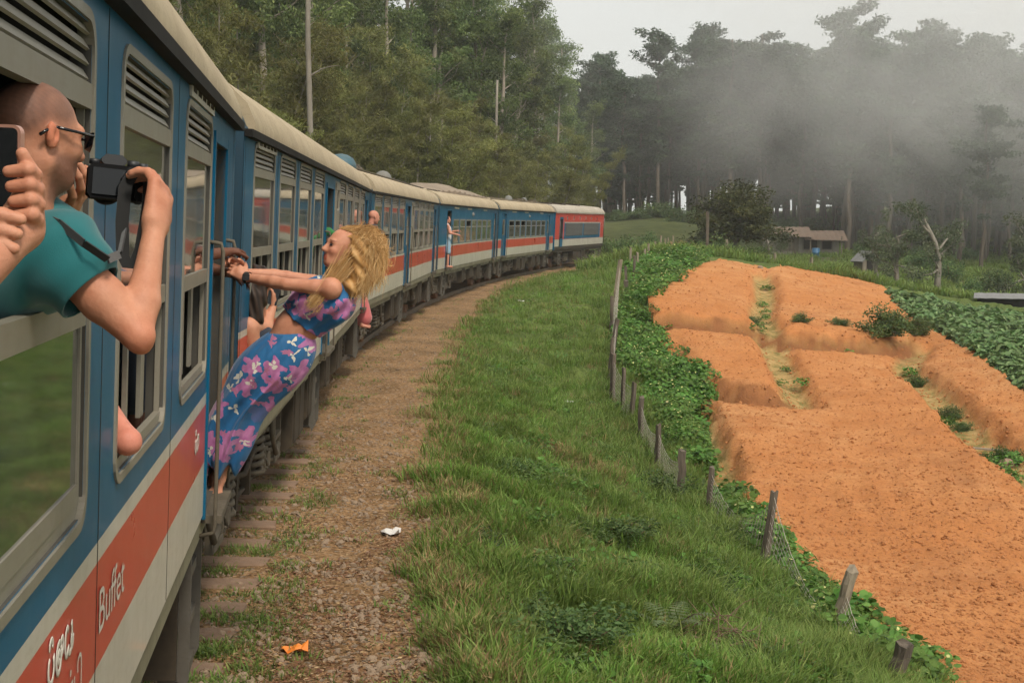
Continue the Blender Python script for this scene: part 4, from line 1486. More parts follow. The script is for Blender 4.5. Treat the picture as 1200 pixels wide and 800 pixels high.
# ------------------------------------------------------------------ trees
def leaf_quads(C, size, rs, droop=0.0, aspect=0.5, tint=None, up=0.0):
    """C (n,3) leaf centres -> quads with random facing"""
    n = len(C)
    d = rs.normal(size=(n, 3)); d[:, 2] -= droop
    d /= np.linalg.norm(d, axis=1)[:, None]
    e = rs.normal(size=(n, 3))
    e -= (e * d).sum(1)[:, None] * d
    e /= np.linalg.norm(e, axis=1)[:, None] + 1e-9
    s = size * rs.uniform(.6, 1.35, n)[:, None]
    a, b = d * s * .5, e * s * .5 * aspect
    V = np.stack([C - a, C + b - a * .1, C + a, C - b - a * .1], 1).reshape(-1, 3)
    Fq = np.arange(4 * n).reshape(-1, 4)
    t = np.clip(rs.normal(.45, .22, n) if tint is None else tint, 0, 1)
    T = np.repeat(t, 4)
    return V, Fq, np.stack([T, T, T, np.ones_like(T)], -1)

def limb(mb, p, d, L, r0, r1, rs, wob=.12, n=5, lift=0.0):
    pts = [np.array(p, float)]
    dd = np.array(d, float) / np.linalg.norm(d)
    for i in range(n):
        dd = dd + rs.normal(size=3) * wob + np.array([0, 0, lift])
        dd /= np.linalg.norm(dd)
        pts.append(pts[-1] + dd * L / n)
    mb.tube(pts, list(np.linspace(r0, r1, n + 1)), 6, caps=False)
    return pts

def make_tree(kind, seed):
    rs = np.random.default_rng(seed)
    mb = MB()
    clumps = []                       # centre, radii, leaf count
    if kind == 'eucalypt':
        H = rs.uniform(15, 19); lean = rs.normal(size=2) * .5
        n = 10
        tr = [np.array([lean[0] * (i / n) ** 2 + rs.normal() * .08, lean[1] * (i / n) ** 2 + rs.normal() * .08, H * .93 * i / n]) for i in range(n + 1)]
        mb.tube(tr, [.24 * (1 - .86 * i / n) + .02 for i in range(n + 1)], 8, caps=False)
        for k in range(17):
            t = rs.uniform(.30, .97); i = int(t * n); p = tr[i] + (tr[min(i + 1, n)] - tr[i]) * (t * n - i)
            a = rs.uniform(0, 2 * PI)
            L = (1.3 + 3.0 * (1 - t)) * rs.uniform(.75, 1.15)
            pts = limb(mb, p, (math.cos(a), math.sin(a), rs.uniform(.35, 1.1)), L, .075 * (1.3 - t), .02, rs, .15, 5, .06)
            for q in pts[2:]:
                if rs.random() < .85:
                    r = rs.uniform(.5, 1.0)
                    clumps.append((q + rs.normal(size=3) * .35 + [0, 0, .2], (r, r, r * .62), int(240 * r)))
        clumps.append((tr[-1] + [0, 0, .3], (1.2, 1.2, .8), 300)); clumps.append((tr[-2] + [.4, .2, .2], (1.2, 1.0, .8), 260))
        size, asp, droop = .21, .42, .3
    elif kind == 'feathery':
        H = rs.uniform(9, 12)
        for s_ in range(4):
            a = rs.uniform(0, 2 * PI)
            st = limb(mb, (math.cos(a) * .3, math.sin(a) * .3, 0), (math.cos(a) * .28, math.sin(a) * .28, 1), H * rs.uniform(.75, 1.0), .10, .02, rs, .06, 9)
            for i in range(1, 10):
                for _ in range(4):
                    b = rs.uniform(0, 2 * PI)
                    L = rs.uniform(.8, 2.4) * (1.15 - .06 * i)
                    pts = limb(mb, st[i], (math.cos(b), math.sin(b), rs.uniform(.1, .7)), L, .018, .005, rs, .16, 4, -.03)
                    for q in pts[1:]:
                        r = rs.uniform(.35, .65)
                        clumps.append((q, (r * 1.1, r * 1.1, r * .8), int(58 * r / .5)))
        size, asp, droop = .30, .14, .5
    elif kind == 'pine':
        H = rs.uniform(21, 25)
        n = 8
        tr = [np.array([rs.normal() * .12, rs.normal() * .12, H * .95 * i / n]) for i in range(n + 1)]
        mb.tube(tr, [.19 * (1 - .75 * i / n) + .03 for i in range(n + 1)], 7, caps=False)
        for k in range(44):
            t = rs.uniform(.30, .99); i = min(int(t * n), n - 1); p = tr[i] + (tr[i + 1] - tr[i]) * (t * n - i)
            a = rs.uniform(0, 2 * PI)
            w = math.sin(min(1, (t - .28) / .4) * PI / 2) * (1.0 if t < .9 else .75)
            L = rs.uniform(1.4, 3.4) * w
            pts = limb(mb, p, (math.cos(a), math.sin(a), rs.uniform(.1, .6)), L, .05, .015, rs, .14, 4, .05)
            for q in pts[1:]:
                r = rs.uniform(.7, 1.15) * (.55 + .45 * w)
                clumps.append((q + [0, 0, .15], (r, r, r * .6), int(70 * r)))
        size, asp, droop = .40, .4, .0
    elif kind == 'round':
        H = 5.0
        st = limb(mb, (0, 0, 0), (.1, 0, 1), 2.2, .17, .12, rs, .08, 5)
        for k in range(32):
            a = rs.uniform(0, 2 * PI); el = rs.uniform(.0, 1.45)
            pts = limb(mb, st[-1 - (k % 2)], (math.cos(a) * math.cos(el), math.sin(a) * math.cos(el), math.sin(el)), rs.uniform(1.2, 2.3), .06, .015, rs, .18, 5)
            for q in pts[2:]:
                r = rs.uniform(.4, .75)
                clumps.append((q, (r, r, r * .75), int(260 * r)))
        size, asp, droop = .15, .5, .1
    elif kind == 'gnarled':
        H = 7.0
        st = limb(mb, (0, 0, 0), (rs.normal() * .2, .1, 1), 4.2, .19, .10, rs, .16, 8)
        for k in range(9):
            a = rs.uniform(0, 2 * PI)
            pts = limb(mb, st[3 + k % 6], (math.cos(a), math.sin(a), rs.uniform(.2, 1.4)), rs.uniform(1.2, 2.8), .07, .015, rs, .28, 6, .06)
            for q in pts[3:]:
                if rs.random() < .9:
                    r = rs.uniform(.35, .75)
                    clumps.append((q, (r, r, r * .65), int(190 * r)))
        size, asp, droop = .16, .45, .2
    elif kind == 'bush':
        for k in range(16):
            a = rs.uniform(0, 2 * PI); el = rs.uniform(.3, 1.5)
            pts = limb(mb, (rs.normal() * .1, rs.normal() * .1, 0), (math.cos(a) * math.cos(el), math.sin(a) * math.cos(el), math.sin(el)), rs.uniform(.6, 1.25), .025, .006, rs, .15, 4)
            for q in pts[1:]:
                r = rs.uniform(.22, .4)
                clumps.append((q, (r, r, r * .8), int(210 * r)))
        size, asp, droop = .105, .5, .0
    C, T = [], []
    for c, r, m in clumps:
        u = rs.normal(size=(m, 3)); u /= np.linalg.norm(u, axis=1)[:, None]
        rad = rs.uniform(0, 1, m) ** (1 / 2.2)
        C.append(np.asarray(c) + u * rad[:, None] * np.asarray(r))
        T.append(np.clip(rs.normal(.42 + .18 * rs.normal(), .17, m), 0, 1))
    C, T = np.concatenate(C), np.concatenate(T)
    C[:, 2] = np.maximum(C[:, 2], .05)
    V, Fq, tint = leaf_quads(C, size, rs, droop, asp, T)
    crown = np_mesh('crown', V, Fq, False, {'tint': tint})
    trunk = mb.mesh('trunk')
    return trunk, crown

TREE = {}
for kind, n, lm, bm_ in (('eucalypt', 5, 'leaf_eucalypt', 'bark_pale'), ('feathery', 4, 'leaf_feathery', 'bark_grey'), ('pine', 6, 'leaf_pine', 'bark_dark'),
                         ('round', 2, 'leaf_round', 'bark_dark'), ('gnarled', 3, 'leaf_grey', 'bark_grey'), ('bush', 4, 'leaf_shrub', 'twig')):
    TREE[kind] = []
    for k in range(n):
        t, c = make_tree(kind, 100 + 17 * k + len(kind))
        t.materials.append(MAT[bm_]); c.materials.append(MAT[lm])
        TREE[kind].append((t, c))

def plant(name, kind, k, loc, scale=1.0, rz=0.0, label='', cat='tree', group=None, sz=None, trunk=True):
    t, c = TREE[kind][k % len(TREE[kind])]
    e = empty(name, loc, rz, label, cat, group)
    e.scale = (scale, scale, sz or scale)
    if trunk:
        share('trunk' if cat == 'tree' else 'stem', t, e)
    share('crown' if cat == 'tree' else 'foliage', c, e)
    return e

def gz(x, y):
    return float(zg(np.array([x]), np.array([y]))[0])

rt = np.random.default_rng(21)
G_L = 'trees of the wood behind the train'
# wood on the far side of the line: a feathery fringe in front, tall gum trees behind
def wood(n, kinds, band, dmin, hmin, hmax, name, label, group, tries=4000):
    placed, out = [], 0
    for _ in range(tries):
        if out >= n:
            break
        px = rt.uniform(*band[0]); Y = rt.uniform(*band[1])
        X = (px - 600) / F_PX * Y
        d = track_d(X, Y)
        if not (dmin[0] < -d < dmin[1]) or any((X - a) ** 2 + (Y - b) ** 2 < dmin[2] ** 2 for a, b in placed):
            continue
        placed.append((X, Y)); out += 1
        kd = kinds[rt.integers(len(kinds))]
        s = rt.uniform(hmin, hmax)
        plant(name, kd, int(rt.integers(9)), (X, Y, gz(X, Y) - .1), s, rt.uniform(0, 6.28), label, 'tree', group, s * rt.uniform(.9, 1.15))
wood(46, ['feathery'], ((120, 720), (22, 112)), (5.5, 14, 2.2), .55, .95, 'feathery_tree', 'olive feathery tree in the fringe of the wood behind the train', 'feathery fringe trees behind the train')
wood(88, ['eucalypt', 'eucalypt', 'eucalypt', 'feathery'], ((60, 625), (28, 120)), (11, 36, 2.4), .85, 1.2, 'gum_tree', 'tall green gum tree in the wood behind the train', 'gum trees of the wood behind the train')
for px, Y, s, k in ((655, 118, 1.0, 0), (628, 108, 1.12, 1), (600, 104, 1.15, 2), (690, 130, .72, 3), (560, 98, 1.15, 4), (575, 118, 1.3, 0), (530, 100, 1.25, 1), (505, 92, 1.2, 3), (615, 124, 1.3, 2), (640, 130, 1.2, 4), (545, 112, 1.4, 2), (585, 96, 1.0, 3), (668, 122, .8, 1), (480, 96, 1.3, 0), (650, 108, .8, 3), (678, 116, .62, 2)):
    X = (px - 600) / F_PX * Y
    plant('gum_tree', 'eucalypt', k, (X, Y, gz(X, Y) - .1), s, k * 1.3, 'gum tree standing against the sky above the locomotive', 'tree', 'gum trees at the edge of the sky')
# pale bare trunks in front of the wood
for i, (px, Y, h, r, lb) in enumerate(((366, 47, 14, .105, 'tall pale straight trunk rising behind the second coach'), (408, 104, 24, .14, 'short glimpse of a pale trunk high in the wood'),
                                       (505, 78, 9.0, .075, 'thin dead brown trunk standing in the middle of the wood'), (518, 80, 8.2, .09, 'reddish dead trunk beside the thin one in the wood'), (582, 92, 12, .12, 'pale trunk right of the dead trunks'))):
    X = (px - 600) / F_PX * Y
    z = gz(X, Y)
    mb = MB()
    mb.tube([(0, 0, -.2), (.02, .02, h * .3), (-.04, .03, h * .65), (.06, 0, h)], [r * 1.2, r * 1.05, r * .9, r * .65], 10)
    e = empty('bare_trunk', (X, Y, z), 0, lb, 'tree trunk', None)
    mb.build('trunk', MAT['bark_grey'], e)
    for k in range(4):
        mb = MB()
        limb(mb, (0, 0, h * (.55 + .1 * k)), (math.cos(k * 2.1), math.sin(k * 2.1), .8), 1.2, .035, .008, rt, .15, 5)
        mb.build('branch', MAT['bark_grey'], e)

# tall dark stand across the meadow
def stand(n, band, scale, group, label, lift=0.0, mind=3.4):
    placed, out = [], 0
    for _ in range(6000):
        if out >= n:
            break
        px = rt.uniform(*band[0]); Y = rt.uniform(*band[1])
        X = (px - 600) / F_PX * Y
        if any((X - a) ** 2 + (Y - b) ** 2 < mind ** 2 for a, b in placed):
            continue
        placed.append((X, Y)); out += 1
        t = (px - 700) / 500
        s = rt.uniform(*scale)
        plant('forest_tree', 'pine', int(rt.integers(9)), (X, Y, gz(X, Y) - .2), s * 1.32, rt.uniform(0, 6.28), label, 'tree', group, s * rt.uniform(.92, 1.1))
stand(64, ((808, 1010), (146, 198)), (.86, 1.0), 'dark forest trees behind the house', 'tall dark forest tree in the stand behind the house')
stand(84, ((985, 1290), (122, 188)), (.84, 1.02), 'dark forest trees on the right', 'tall dark forest tree in the misty stand on the right')
stand(64, ((688, 840), (148, 205)), (.66, .86), 'dark forest trees between the locomotive and the house', 'dark forest tree in the lower stand behind the locomotive')
stand(9, ((1120, 1270), (106, 124)), (.62, .78), 'forest trees at the edge of the meadow', 'forest tree with bare lower trunk at the edge of the right meadow', mind=4.5)
for i in range(70):
    px = rt.uniform(866, 1250); Y = rt.uniform(150, 190) if px < 1000 else rt.uniform(128, 185)
    X = (px - 600) / F_PX * Y
    plant('forest_tree', 'pine', int(rt.integers(9)), (X, Y, gz(X, Y) - .2), rt.uniform(.62, .8), rt.uniform(0, 6), 'young dark tree filling the gaps between the forest trunks', 'tree', 'young trees between the forest trunks', rt.uniform(.36, .52))
for i in range(14):
    px = rt.uniform(700, 790); Y = rt.uniform(158, 200)
    X = (px - 600) / F_PX * Y
    plant('forest_tree', 'pine', int(rt.integers(9)), (X, Y, gz(X, Y) - .2), rt.uniform(.6, .75), rt.uniform(0, 6), 'young dark tree filling the gaps between the forest trunks', 'tree', 'young trees between the forest trunks', rt.uniform(.30, .42))
# undergrowth along the forest's foot
for i in range(120):
    px = rt.uniform(690, 1240); Y = rt.uniform(135, 205) if px < 1010 else rt.uniform(100, 175)
    X = (px - 600) / F_PX * Y
    plant('bush', 'bush', i, (X, Y, gz(X, Y) - .05), rt.uniform(1.0, 2.3), rt.uniform(0, 6), 'dark green bush at the foot of the forest', 'bush', 'bushes at the foot of the forest', rt.uniform(.8, 1.6))

# single trees around the house
def single(px, Y, kind, k, s, name, label, cat='tree', group=None, rz=0.0, sz=None):
    X = (px - 600) / F_PX * Y
    return plant(name, kind, k, (X, Y, gz(X, Y) - .05), s, rz, label, cat, group, sz)
single(858, 84, 'round', 0, 1.6, 'round_tree', 'dark round-crowned tree left of the house', sz=1.3)
single(835, 80, 'bush', 1, 1.7, 'yellowish_bush', 'yellow-tinged bush at the left foot of the dark round tree', 'bush')
single(903, 88, 'gnarled', 1, .62, 'light_tree', 'small pale green tree in front of the house wall')
single(880, 74, 'bush', 2, 1.4, 'bush', 'green bush under the dark round tree', 'bush')
single(845, 70, 'bush', 3, 1.2, 'bush', 'low green bush behind the upper end of the field', 'bush')
single(812, 72, 'bush', 0, 1.3, 'bush', 'bush beside the tall pole at the upper left of the field', 'bush')
single(1032, 82, 'gnarled', 0, .78, 'gnarled_tree', 'small grey-green tree beside the hut on the meadow')
single(1052, 72, 'gnarled', 2, .80, 'gnarled_tree', 'small crooked tree with tufted crown on the right meadow', rz=2)
single(1098, 68, 'gnarled', 1, 1.0, 'gnarled_tree', 'crooked tree with pale forked trunk in the middle of the right meadow', rz=1)
single(1196, 70, 'gnarled', 0, 1.05, 'gnarled_tree', 'bare-limbed crooked tree at the right edge of the picture', rz=4)
for px, Y, s in ((1140, 78, 1.3), (1170, 84, 1.6), (1110, 90, 1.4), (1200, 66, 1.1), (760, 100, 1.5), (735, 92, 1.4), (715, 97, 1.2), (1010, 108, 1.2), (1075, 98, 1.4)):
    single(px, Y, 'bush', int(px) % 4, s, 'bush', 'dull green bush scattered on the far meadow', 'bush', 'bushes scattered on the meadow', rz=px)
# ------------------------------------------------------------------ scattered ground cover (uncountable: kind = stuff)
def gn_scatter(name, pts, rot, scl, idx, protos, label, cat):
    """instances of small proto meshes on points, one object of kind stuff"""
    me = bpy.data.meshes.new(name)
    me.vertices.add(len(pts))
    me.vertices.foreach_set('co', np.asarray(pts, np.float32).ravel())
    for an, tp, av, key in (('rot', 'FLOAT_VECTOR', rot, 'vector'), ('scl', 'FLOAT', scl, 'value'), ('pick', 'INT', idx, 'value')):
        a = me.attributes.new(an, tp, 'POINT')
        a.data.foreach_set(key, np.asarray(av, np.int32 if tp == 'INT' else np.float32).ravel())
    o = link(name, me)
    tag(o, label, cat, kind='stuff')
    coll = bpy.data.collections.new(name + '_kinds')
    for i, pm in enumerate(protos):
        po = bpy.data.objects.new('%s_kind_%02d' % (name, i), pm)
        coll.objects.link(po)
    ng = bpy.data.node_groups.new(name, 'GeometryNodeTree')
    ng.interface.new_socket('Geometry', in_out='INPUT', socket_type='NodeSocketGeometry')
    ng.interface.new_socket('Geometry', in_out='OUTPUT', socket_type='NodeSocketGeometry')
    gi, go = ng.nodes.new('NodeGroupInput'), ng.nodes.new('NodeGroupOutput')
    ci = ng.nodes.new('GeometryNodeCollectionInfo')
    ci.inputs['Collection'].default_value = coll
    ci.inputs['Separate Children'].default_value = True
    ci.inputs['Reset Children'].default_value = True
    ip = ng.nodes.new('GeometryNodeInstanceOnPoints')
    ip.inputs['Pick Instance'].default_value = True
    def na(nm, dt):
        n = ng.nodes.new('GeometryNodeInputNamedAttribute')
        n.data_type = dt
        n.inputs['Name'].default_value = nm
        return n.outputs[0]
    L = ng.links.new
    L(gi.outputs[0], ip.inputs['Points'])
    L(ci.outputs[0], ip.inputs['Instance'])
    L(na('rot', 'FLOAT_VECTOR'), ip.inputs['Rotation'])
    L(na('scl', 'FLOAT'), ip.inputs['Scale'])
    L(na('pick', 'INT'), ip.inputs['Instance Index'])
    L(ip.outputs[0], go.inputs[0])
    md = o.modifiers.new('scatter', 'NODES')
    md.node_group = ng
    return o

def blade_clump(seed, n, h, spread, width, mat, curl=.5, stiff=.25):
    rs = np.random.default_rng(seed)
    V, Fq, T = [], [], []
    for i in range(n):
        a, r = rs.uniform(0, 2 * PI), spread * math.sqrt(rs.random())
        b = np.array([r * math.cos(a), r * math.sin(a), -.01])
        da = a + rs.normal() * .9
        d = np.array([math.cos(da), math.sin(da), 0])
        s = np.array([-d[1], d[0], 0]) * width * rs.uniform(.6, 1.3) / 2
        H = h * rs.uniform(.55, 1.15); c = curl * rs.uniform(.3, 1.3) * H
        m = b + np.array([0, 0, H * .62]) + d * c * stiff
        t = b + np.array([0, 0, H * rs.uniform(.75, 1.0)]) + d * c
        k = len(V)
        V += [b - s, b + s, m + s * .8, m - s * .8, t]
        Fq += [(k, k + 1, k + 2, k + 3), (k + 3, k + 2, k + 4, k + 4)]
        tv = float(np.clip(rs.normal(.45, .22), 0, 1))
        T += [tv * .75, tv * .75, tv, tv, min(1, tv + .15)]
    me = bpy.data.meshes.new('tuft')
    me.from_pydata([tuple(v) for v in V], [], [f if f[2] != f[3] else f[:3] for f in Fq])
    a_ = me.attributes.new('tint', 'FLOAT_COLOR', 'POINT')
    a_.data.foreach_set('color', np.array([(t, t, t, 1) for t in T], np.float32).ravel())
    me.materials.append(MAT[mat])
    return me

def leaf_clump(seed, n, R, H, size, mat, round_=True, flower=0):
    rs = np.random.default_rng(seed)
    V, Fc, T, mi = [], [], [], []
    k_ = 7 if round_ else 4
    for i in range(n + flower):
        a, r = rs.uniform(0, 2 * PI), R * math.sqrt(rs.random())
        top = i >= n
        c = np.array([r * math.cos(a), r * math.sin(a), H * (1 - (r / R) ** 2 * .6) * (rs.uniform(.35, 1.0) if not top else rs.uniform(1.0, 1.15))])
        nrm = np.array([rs.normal() * .45 + .3 * math.cos(a), rs.normal() * .45 + .3 * math.sin(a), 1.0]); nrm /= np.linalg.norm(nrm)
        u = np.cross(nrm, [rs.normal(), rs.normal(), rs.normal()]); u /= np.linalg.norm(u); w = np.cross(nrm, u)
        s = size * rs.uniform(.55, 1.2) * (.55 if top else 1)
        b = len(V)
        for j in range(k_):
            t = 2 * PI * j / k_
            V.append(c + (u * math.cos(t) + w * math.sin(t) * (.9 if round_ else .45)) * s / 2)
        Fc.append(tuple(b + j for j in range(k_)))
        mi.append(1 if top else 0)
        tv = float(np.clip(rs.normal(.45, .25), 0, 1)); T += [tv] * k_
    me = bpy.data.meshes.new('leafy')
    me.from_pydata([tuple(v) for v in V], [], Fc)
    me.polygons.foreach_set('material_index', mi)
    a_ = me.attributes.new('tint', 'FLOAT_COLOR', 'POINT')
    a_.data.foreach_set('color', np.array([(t, t, t, 1) for t in T], np.float32).ravel())
    me.materials.append(MAT[mat]); me.materials.append(MAT['petal_yellow'])
    return me

def lump(seed, mat, flat=.6, n=6):
    rs = np.random.default_rng(seed)
    V, Fc = [], []
    for i in range(4):
        ph = PI * (i + .5) / 4
        for j in range(n):
            t = 2 * PI * (j + .5 * (i % 2)) / n
            r = rs.uniform(.75, 1.2)
            V.append((r * math.sin(ph) * math.cos(t), r * math.sin(ph) * math.sin(t), r * flat * math.cos(ph)))
    for i in range(3):
        for j in range(n):
            Fc.append((i * n + j, i * n + (j + 1) % n, (i + 1) * n + (j + 1) % n, (i + 1) * n + j))
    Fc += [tuple(range(n - 1, -1, -1)), tuple(3 * n + j for j in range(n))]
    me = bpy.data.meshes.new('lump')
    me.from_pydata(V, [], [f[::-1] for f in Fc])
    me.materials.append(MAT[mat])
    return me

rs_ = np.random.default_rng(5)
_th0 = math.atan2(-TC[1], -math.sqrt(TR * TR - TC[1] ** 2))
def track_s(X, Y):
    return ((_th0 - np.arctan2(Y - TC[1], X - TC[0])) % (2 * PI)) * TR
def sample(n, yr, pxr, power=1.0):
    """random ground points, denser towards the camera (even density in the picture when power = 1)"""
    t = rs_.random(n)
    Y = 1 / (1 / yr[0] + t * (1 / yr[1] - 1 / yr[0])) if power == 1 else yr[0] * (yr[1] / yr[0]) ** t
    px = rs_.uniform(pxr[0], pxr[1], n)
    X = (px - 600) / F_PX * Y
    return X, Y

def finish(name, X, Y, scl, protos, label, cat, tilt=.15, sink=0.0):
    Z = zg(X, Y) - sink
    n = len(X)
    rot = np.stack([rs_.normal(0, tilt, n), rs_.normal(0, tilt, n), rs_.uniform(0, 6.28, n)], -1)
    return gn_scatter(name, np.stack([X, Y, Z], -1), rot, scl, rs_.integers(0, len(protos), n), protos, label, cat)

def is_bank(X, Y, marg=0.0):
    d = track_d(X, Y)
    return (d > path_edge(X, Y) - marg) & ~in_poly(X, Y, FIELD) & ~in_poly(X, Y, CABB)

FENCE_X = lambda Y: np.interp(Y, [6, 10.5, 12.5, 15.5, 18, 19.5, 25, 28.5, 35, 43, 52, 66], [3.15, 3.1, 3.07, 3.03, 2.75, 2.54, 2.53, 2.25, 2.85, 3.55, 4.7, 7.5])

# turf blades
g_short = [blade_clump(300 + i, 34, .085, .20, .009, 'leaf_grass', 1.0, .45) for i in range(5)]
g_tall = [blade_clump(320 + i, 34, .22, .16, .009, 'leaf_grass', .75, .3) for i in range(5)]
g_dry = [blade_clump(340 + i, 30, .10, .17, .008, 'leaf_grass_dry', 1.0, .4) for i in range(3)]
X, Y = sample(52000, (6.2, 72), (380, 1240))
m = is_bank(X, Y, .12) & (X < FENCE_X(Y) + 1.3)
X, Y = X[m], Y[m]
fd = FENCE_X(Y) - X                                   # metres on the track side of the fence
pn = pnoise(X, Y, 2.2, 2)
tall = (rs_.random(len(X)) < np.clip(.62 - fd * .34 + pn * .3, .02, .8))
dryness = np.clip(.09 + .14 * pnoise(X, Y, 3.0, 3) + .38 * np.exp(-((track_d(X, Y) - path_edge(X, Y)) / .18) ** 2), 0, .6)
dry = rs_.random(len(X)) < dryness
sc_ = 1.15 * (.75 + .35 * pnoise(X, Y, 1.3, 4) * .6 + rs_.uniform(0, .45, len(X))) * (1 + np.clip(Y - 16, 0, 60) * .018)
fresh = pnoise(X, Y, 2.4, 1) + rs_.normal(0, .25, len(X)) > .38
g_fresh = [blade_clump(370 + i, 34, .095, .20, .010, 'leaf_grass_fresh', 1.0, .45) for i in range(4)]
m = ~tall & ~dry & ~fresh
finish('turf_grass', X[m], Y[m], sc_[m], g_short, 'short green grass covering the embankment', 'grass', .2)
m = ~tall & ~dry & fresh
finish('fresh_grass', X[m], Y[m], sc_[m], g_fresh, 'brighter fresh green patches in the grass of the embankment', 'grass', .2)
m = tall & ~dry
finish('long_grass', X[m], Y[m], sc_[m] * .95, g_tall, 'longer tufted grass on the lower embankment along the fence', 'grass', .2)
finish('dry_grass', X[dry], Y[dry], sc_[dry] * .9, g_dry, 'dry straw-coloured grass along the edge of the dirt path', 'grass', .25)

# leafy weeds low on the bank
w_bank = [leaf_clump(400 + i, 60, .20, .15, .04, 'leaf_shrub', False) for i in range(3)] + [leaf_clump(410 + i, 46, .20, .15, .045, 'leaf_weed', True) for i in range(2)]
X, Y = sample(14000, (6.2, 50), (480, 1150))
m = is_bank(X, Y, -.3) & (X < FENCE_X(Y) + .4) & (pnoise(X, Y, 1.7, 5) > .02 + .15 * (FENCE_X(Y) - X))
X, Y = X[m], Y[m]
finish('bank_weeds', X, Y, rs_.uniform(.6, 1.35, len(X)), w_bank, 'low leafy weeds among the grass of the embankment', 'weeds')

# bright creeper between fence and field
w_creep = [leaf_clump(430 + i, 95, .34, .34, .085, 'leaf_weed', True, 2) for i in range(4)]
X, Y = sample(16000, (8.5, 75), (690, 1140))
q = np.zeros(len(X), bool)
ZZ = zbase(X, Y)
ppx, ppy, _ = pix(np.stack([X, Y, ZZ], -1))
for poly in ([(722, 420), (728, 372), (738, 345), (765, 320), (806, 296), (835, 300), (812, 318), (778, 342), (762, 362), (775, 402), (805, 425), (832, 458), (816, 500), (832, 546), (812, 556), (792, 520), (768, 480), (752, 452)],
             [(812, 548), (836, 545), (870, 592), (905, 642), (955, 692), (1015, 745), (1090, 805), (1060, 815), (985, 770), (930, 705), (885, 655), (850, 610)],
             [(735, 318), (762, 305), (800, 292), (806, 297), (765, 322), (738, 345)]):
    q |= in_poly(ppx, ppy, poly)
q &= (Y < 70) & ~((ppy > 545) & (rs_.random(len(X)) < np.clip(.55 + (ppy - 545) * .0022, 0, .88)))
X, Y = X[q], Y[q]
finish('creeper', X, Y, rs_.uniform(.6, 1.15, len(X)) * (1 + np.clip(Y - 25, 0, 40) * .012), w_creep, 'bright round-leaved creeper with pale flowers between fence and field', 'creeper')

# weeds in the furrows of the field
X, Y = sample(7000, (14, 62), (760, 1230))
dd = np.minimum.reduce([pl_dist(X, Y, DITCH[i][0]) for i in (0, 1)])
m = (dd < .38) & (pnoise(X, Y, 1.6, 1) > .35) & in_poly(X, Y, FIELD)
d4 = pl_dist(X, Y, DITCH[4][0])
m |= (d4 < .3) & (pnoise(X, Y, 2.6, 2) > .55)
X, Y = X[m], Y[m]
finish('furrow_weeds', X, Y, rs_.uniform(.4, .9, len(X)), w_creep[:2] + w_bank[:2], 'small green weeds growing in the furrows of the field', 'weeds')

# vegetable plot
w_cab = [leaf_clump(460 + i, 42, .20, .22, .16, 'leaf_cabbage', True) for i in range(4)]
X, Y = sample(9000, (26, 62), (1030, 1260))
m = in_poly(X, Y, CABB)
X, Y = X[m], Y[m]
Y = np.round(Y / .55) * .55 + rs_.normal(0, .06, len(Y))
finish('vegetable_plot', X, Y, rs_.uniform(.7, 1.25, len(X)), w_cab, 'rows of blue-green vegetables right of the field', 'crops')

# far meadow tufts
g_far = [blade_clump(350 + i, 30, .45, .6, .06, 'leaf_grass', .8, .3) for i in range(3)]
X, Y = sample(9000, (62, 150), (690, 1230))
m = (track_d(X, Y) > 3) & (pnoise(X, Y, 9, 2) > -.2)
X, Y = X[m], Y[m]
finish('meadow_grass', X, Y, rs_.uniform(.6, 1.4, len(X)), g_far, 'rough grass of the far meadow', 'grass')

# clods on the ploughed field
cl = [lump(500 + i, 'clod') for i in range(5)]
X, Y = sample(22000, (11, 60), (750, 1240))
m = in_poly(X, Y, FIELD)
X, Y = X[m], Y[m]
finish('soil_clods', X, Y, .009 + .026 * rs_.random(len(X)) ** 4 + .0003 * Y, cl, 'crumbly clods of red earth on the field', 'soil', .5)

# stones, dead leaves and tufts beside the rails
def on_path(X, Y, lo=.95, over=0.0):
    d = track_d(X, Y)
    return (d > lo) & (d < path_edge(X, Y) + over)
st = [lump(520 + i, 'stone', .55) for i in range(5)]
X, Y = sample(26000, (6.4, 60), (170, 620))
m = on_path(X, Y, .9, .1) & (rs_.random(len(X)) < .30 + .35 * pnoise(X, Y, 1.2, 3))
X, Y = X[m], Y[m]
finish('track_stones', X, Y, .008 + .030 * rs_.random(len(X)) ** 3, st, 'small loose stones on the dirt beside the rails', 'stones', .6, -.004)
lt = []
for i in range(4):
    r2 = np.random.default_rng(540 + i)
    n_ = 9
    V, Fq, T = leaf_quads(np.stack([r2.uniform(-.16, .16, n_), r2.uniform(-.16, .16, n_), r2.uniform(.004, .012, n_)], -1), .036, r2, 0, .5, r2.random(n_))
    V = V * np.array([1, 1, .35]); V[:, 2] = np.abs(V[:, 2]) + .003
    me = np_mesh('litter', V, Fq, False, {'tint': T}); me.materials.append(MAT['leaf_litter']); lt.append(me)
X, Y = sample(26000, (6.4, 60), (170, 640))
m = on_path(X, Y, .9, .35) & (rs_.random(len(X)) < .24 + .30 * pnoise(X, Y, 1.8, 4)) & (track_d(X, Y) > 1.42)
X, Y = X[m], Y[m]
finish('leaf_litter', X, Y, rs_.uniform(.6, 1.3, len(X)), lt, 'brown and pale fallen leaves on the dirt path', 'leaf litter', .05)
g_tiny = [blade_clump(360 + i, 26, .055, .12, .008, 'leaf_grass', 1.1, .45) for i in range(4)] + [leaf_clump(470, 24, .09, .05, .022, 'leaf_shrub', False)]
X, Y = sample(22000, (6.3, 58), (170, 620))
d = track_d(X, Y)
near_rail = np.exp(-((d - 1.25) / .35) ** 2)
dens = np.clip(.02 + .30 * near_rail * (pnoise(X, Y, .7, 4) > -.1) + .16 * (pnoise(X, Y, 1.6, 0) > .45), 0, .95)
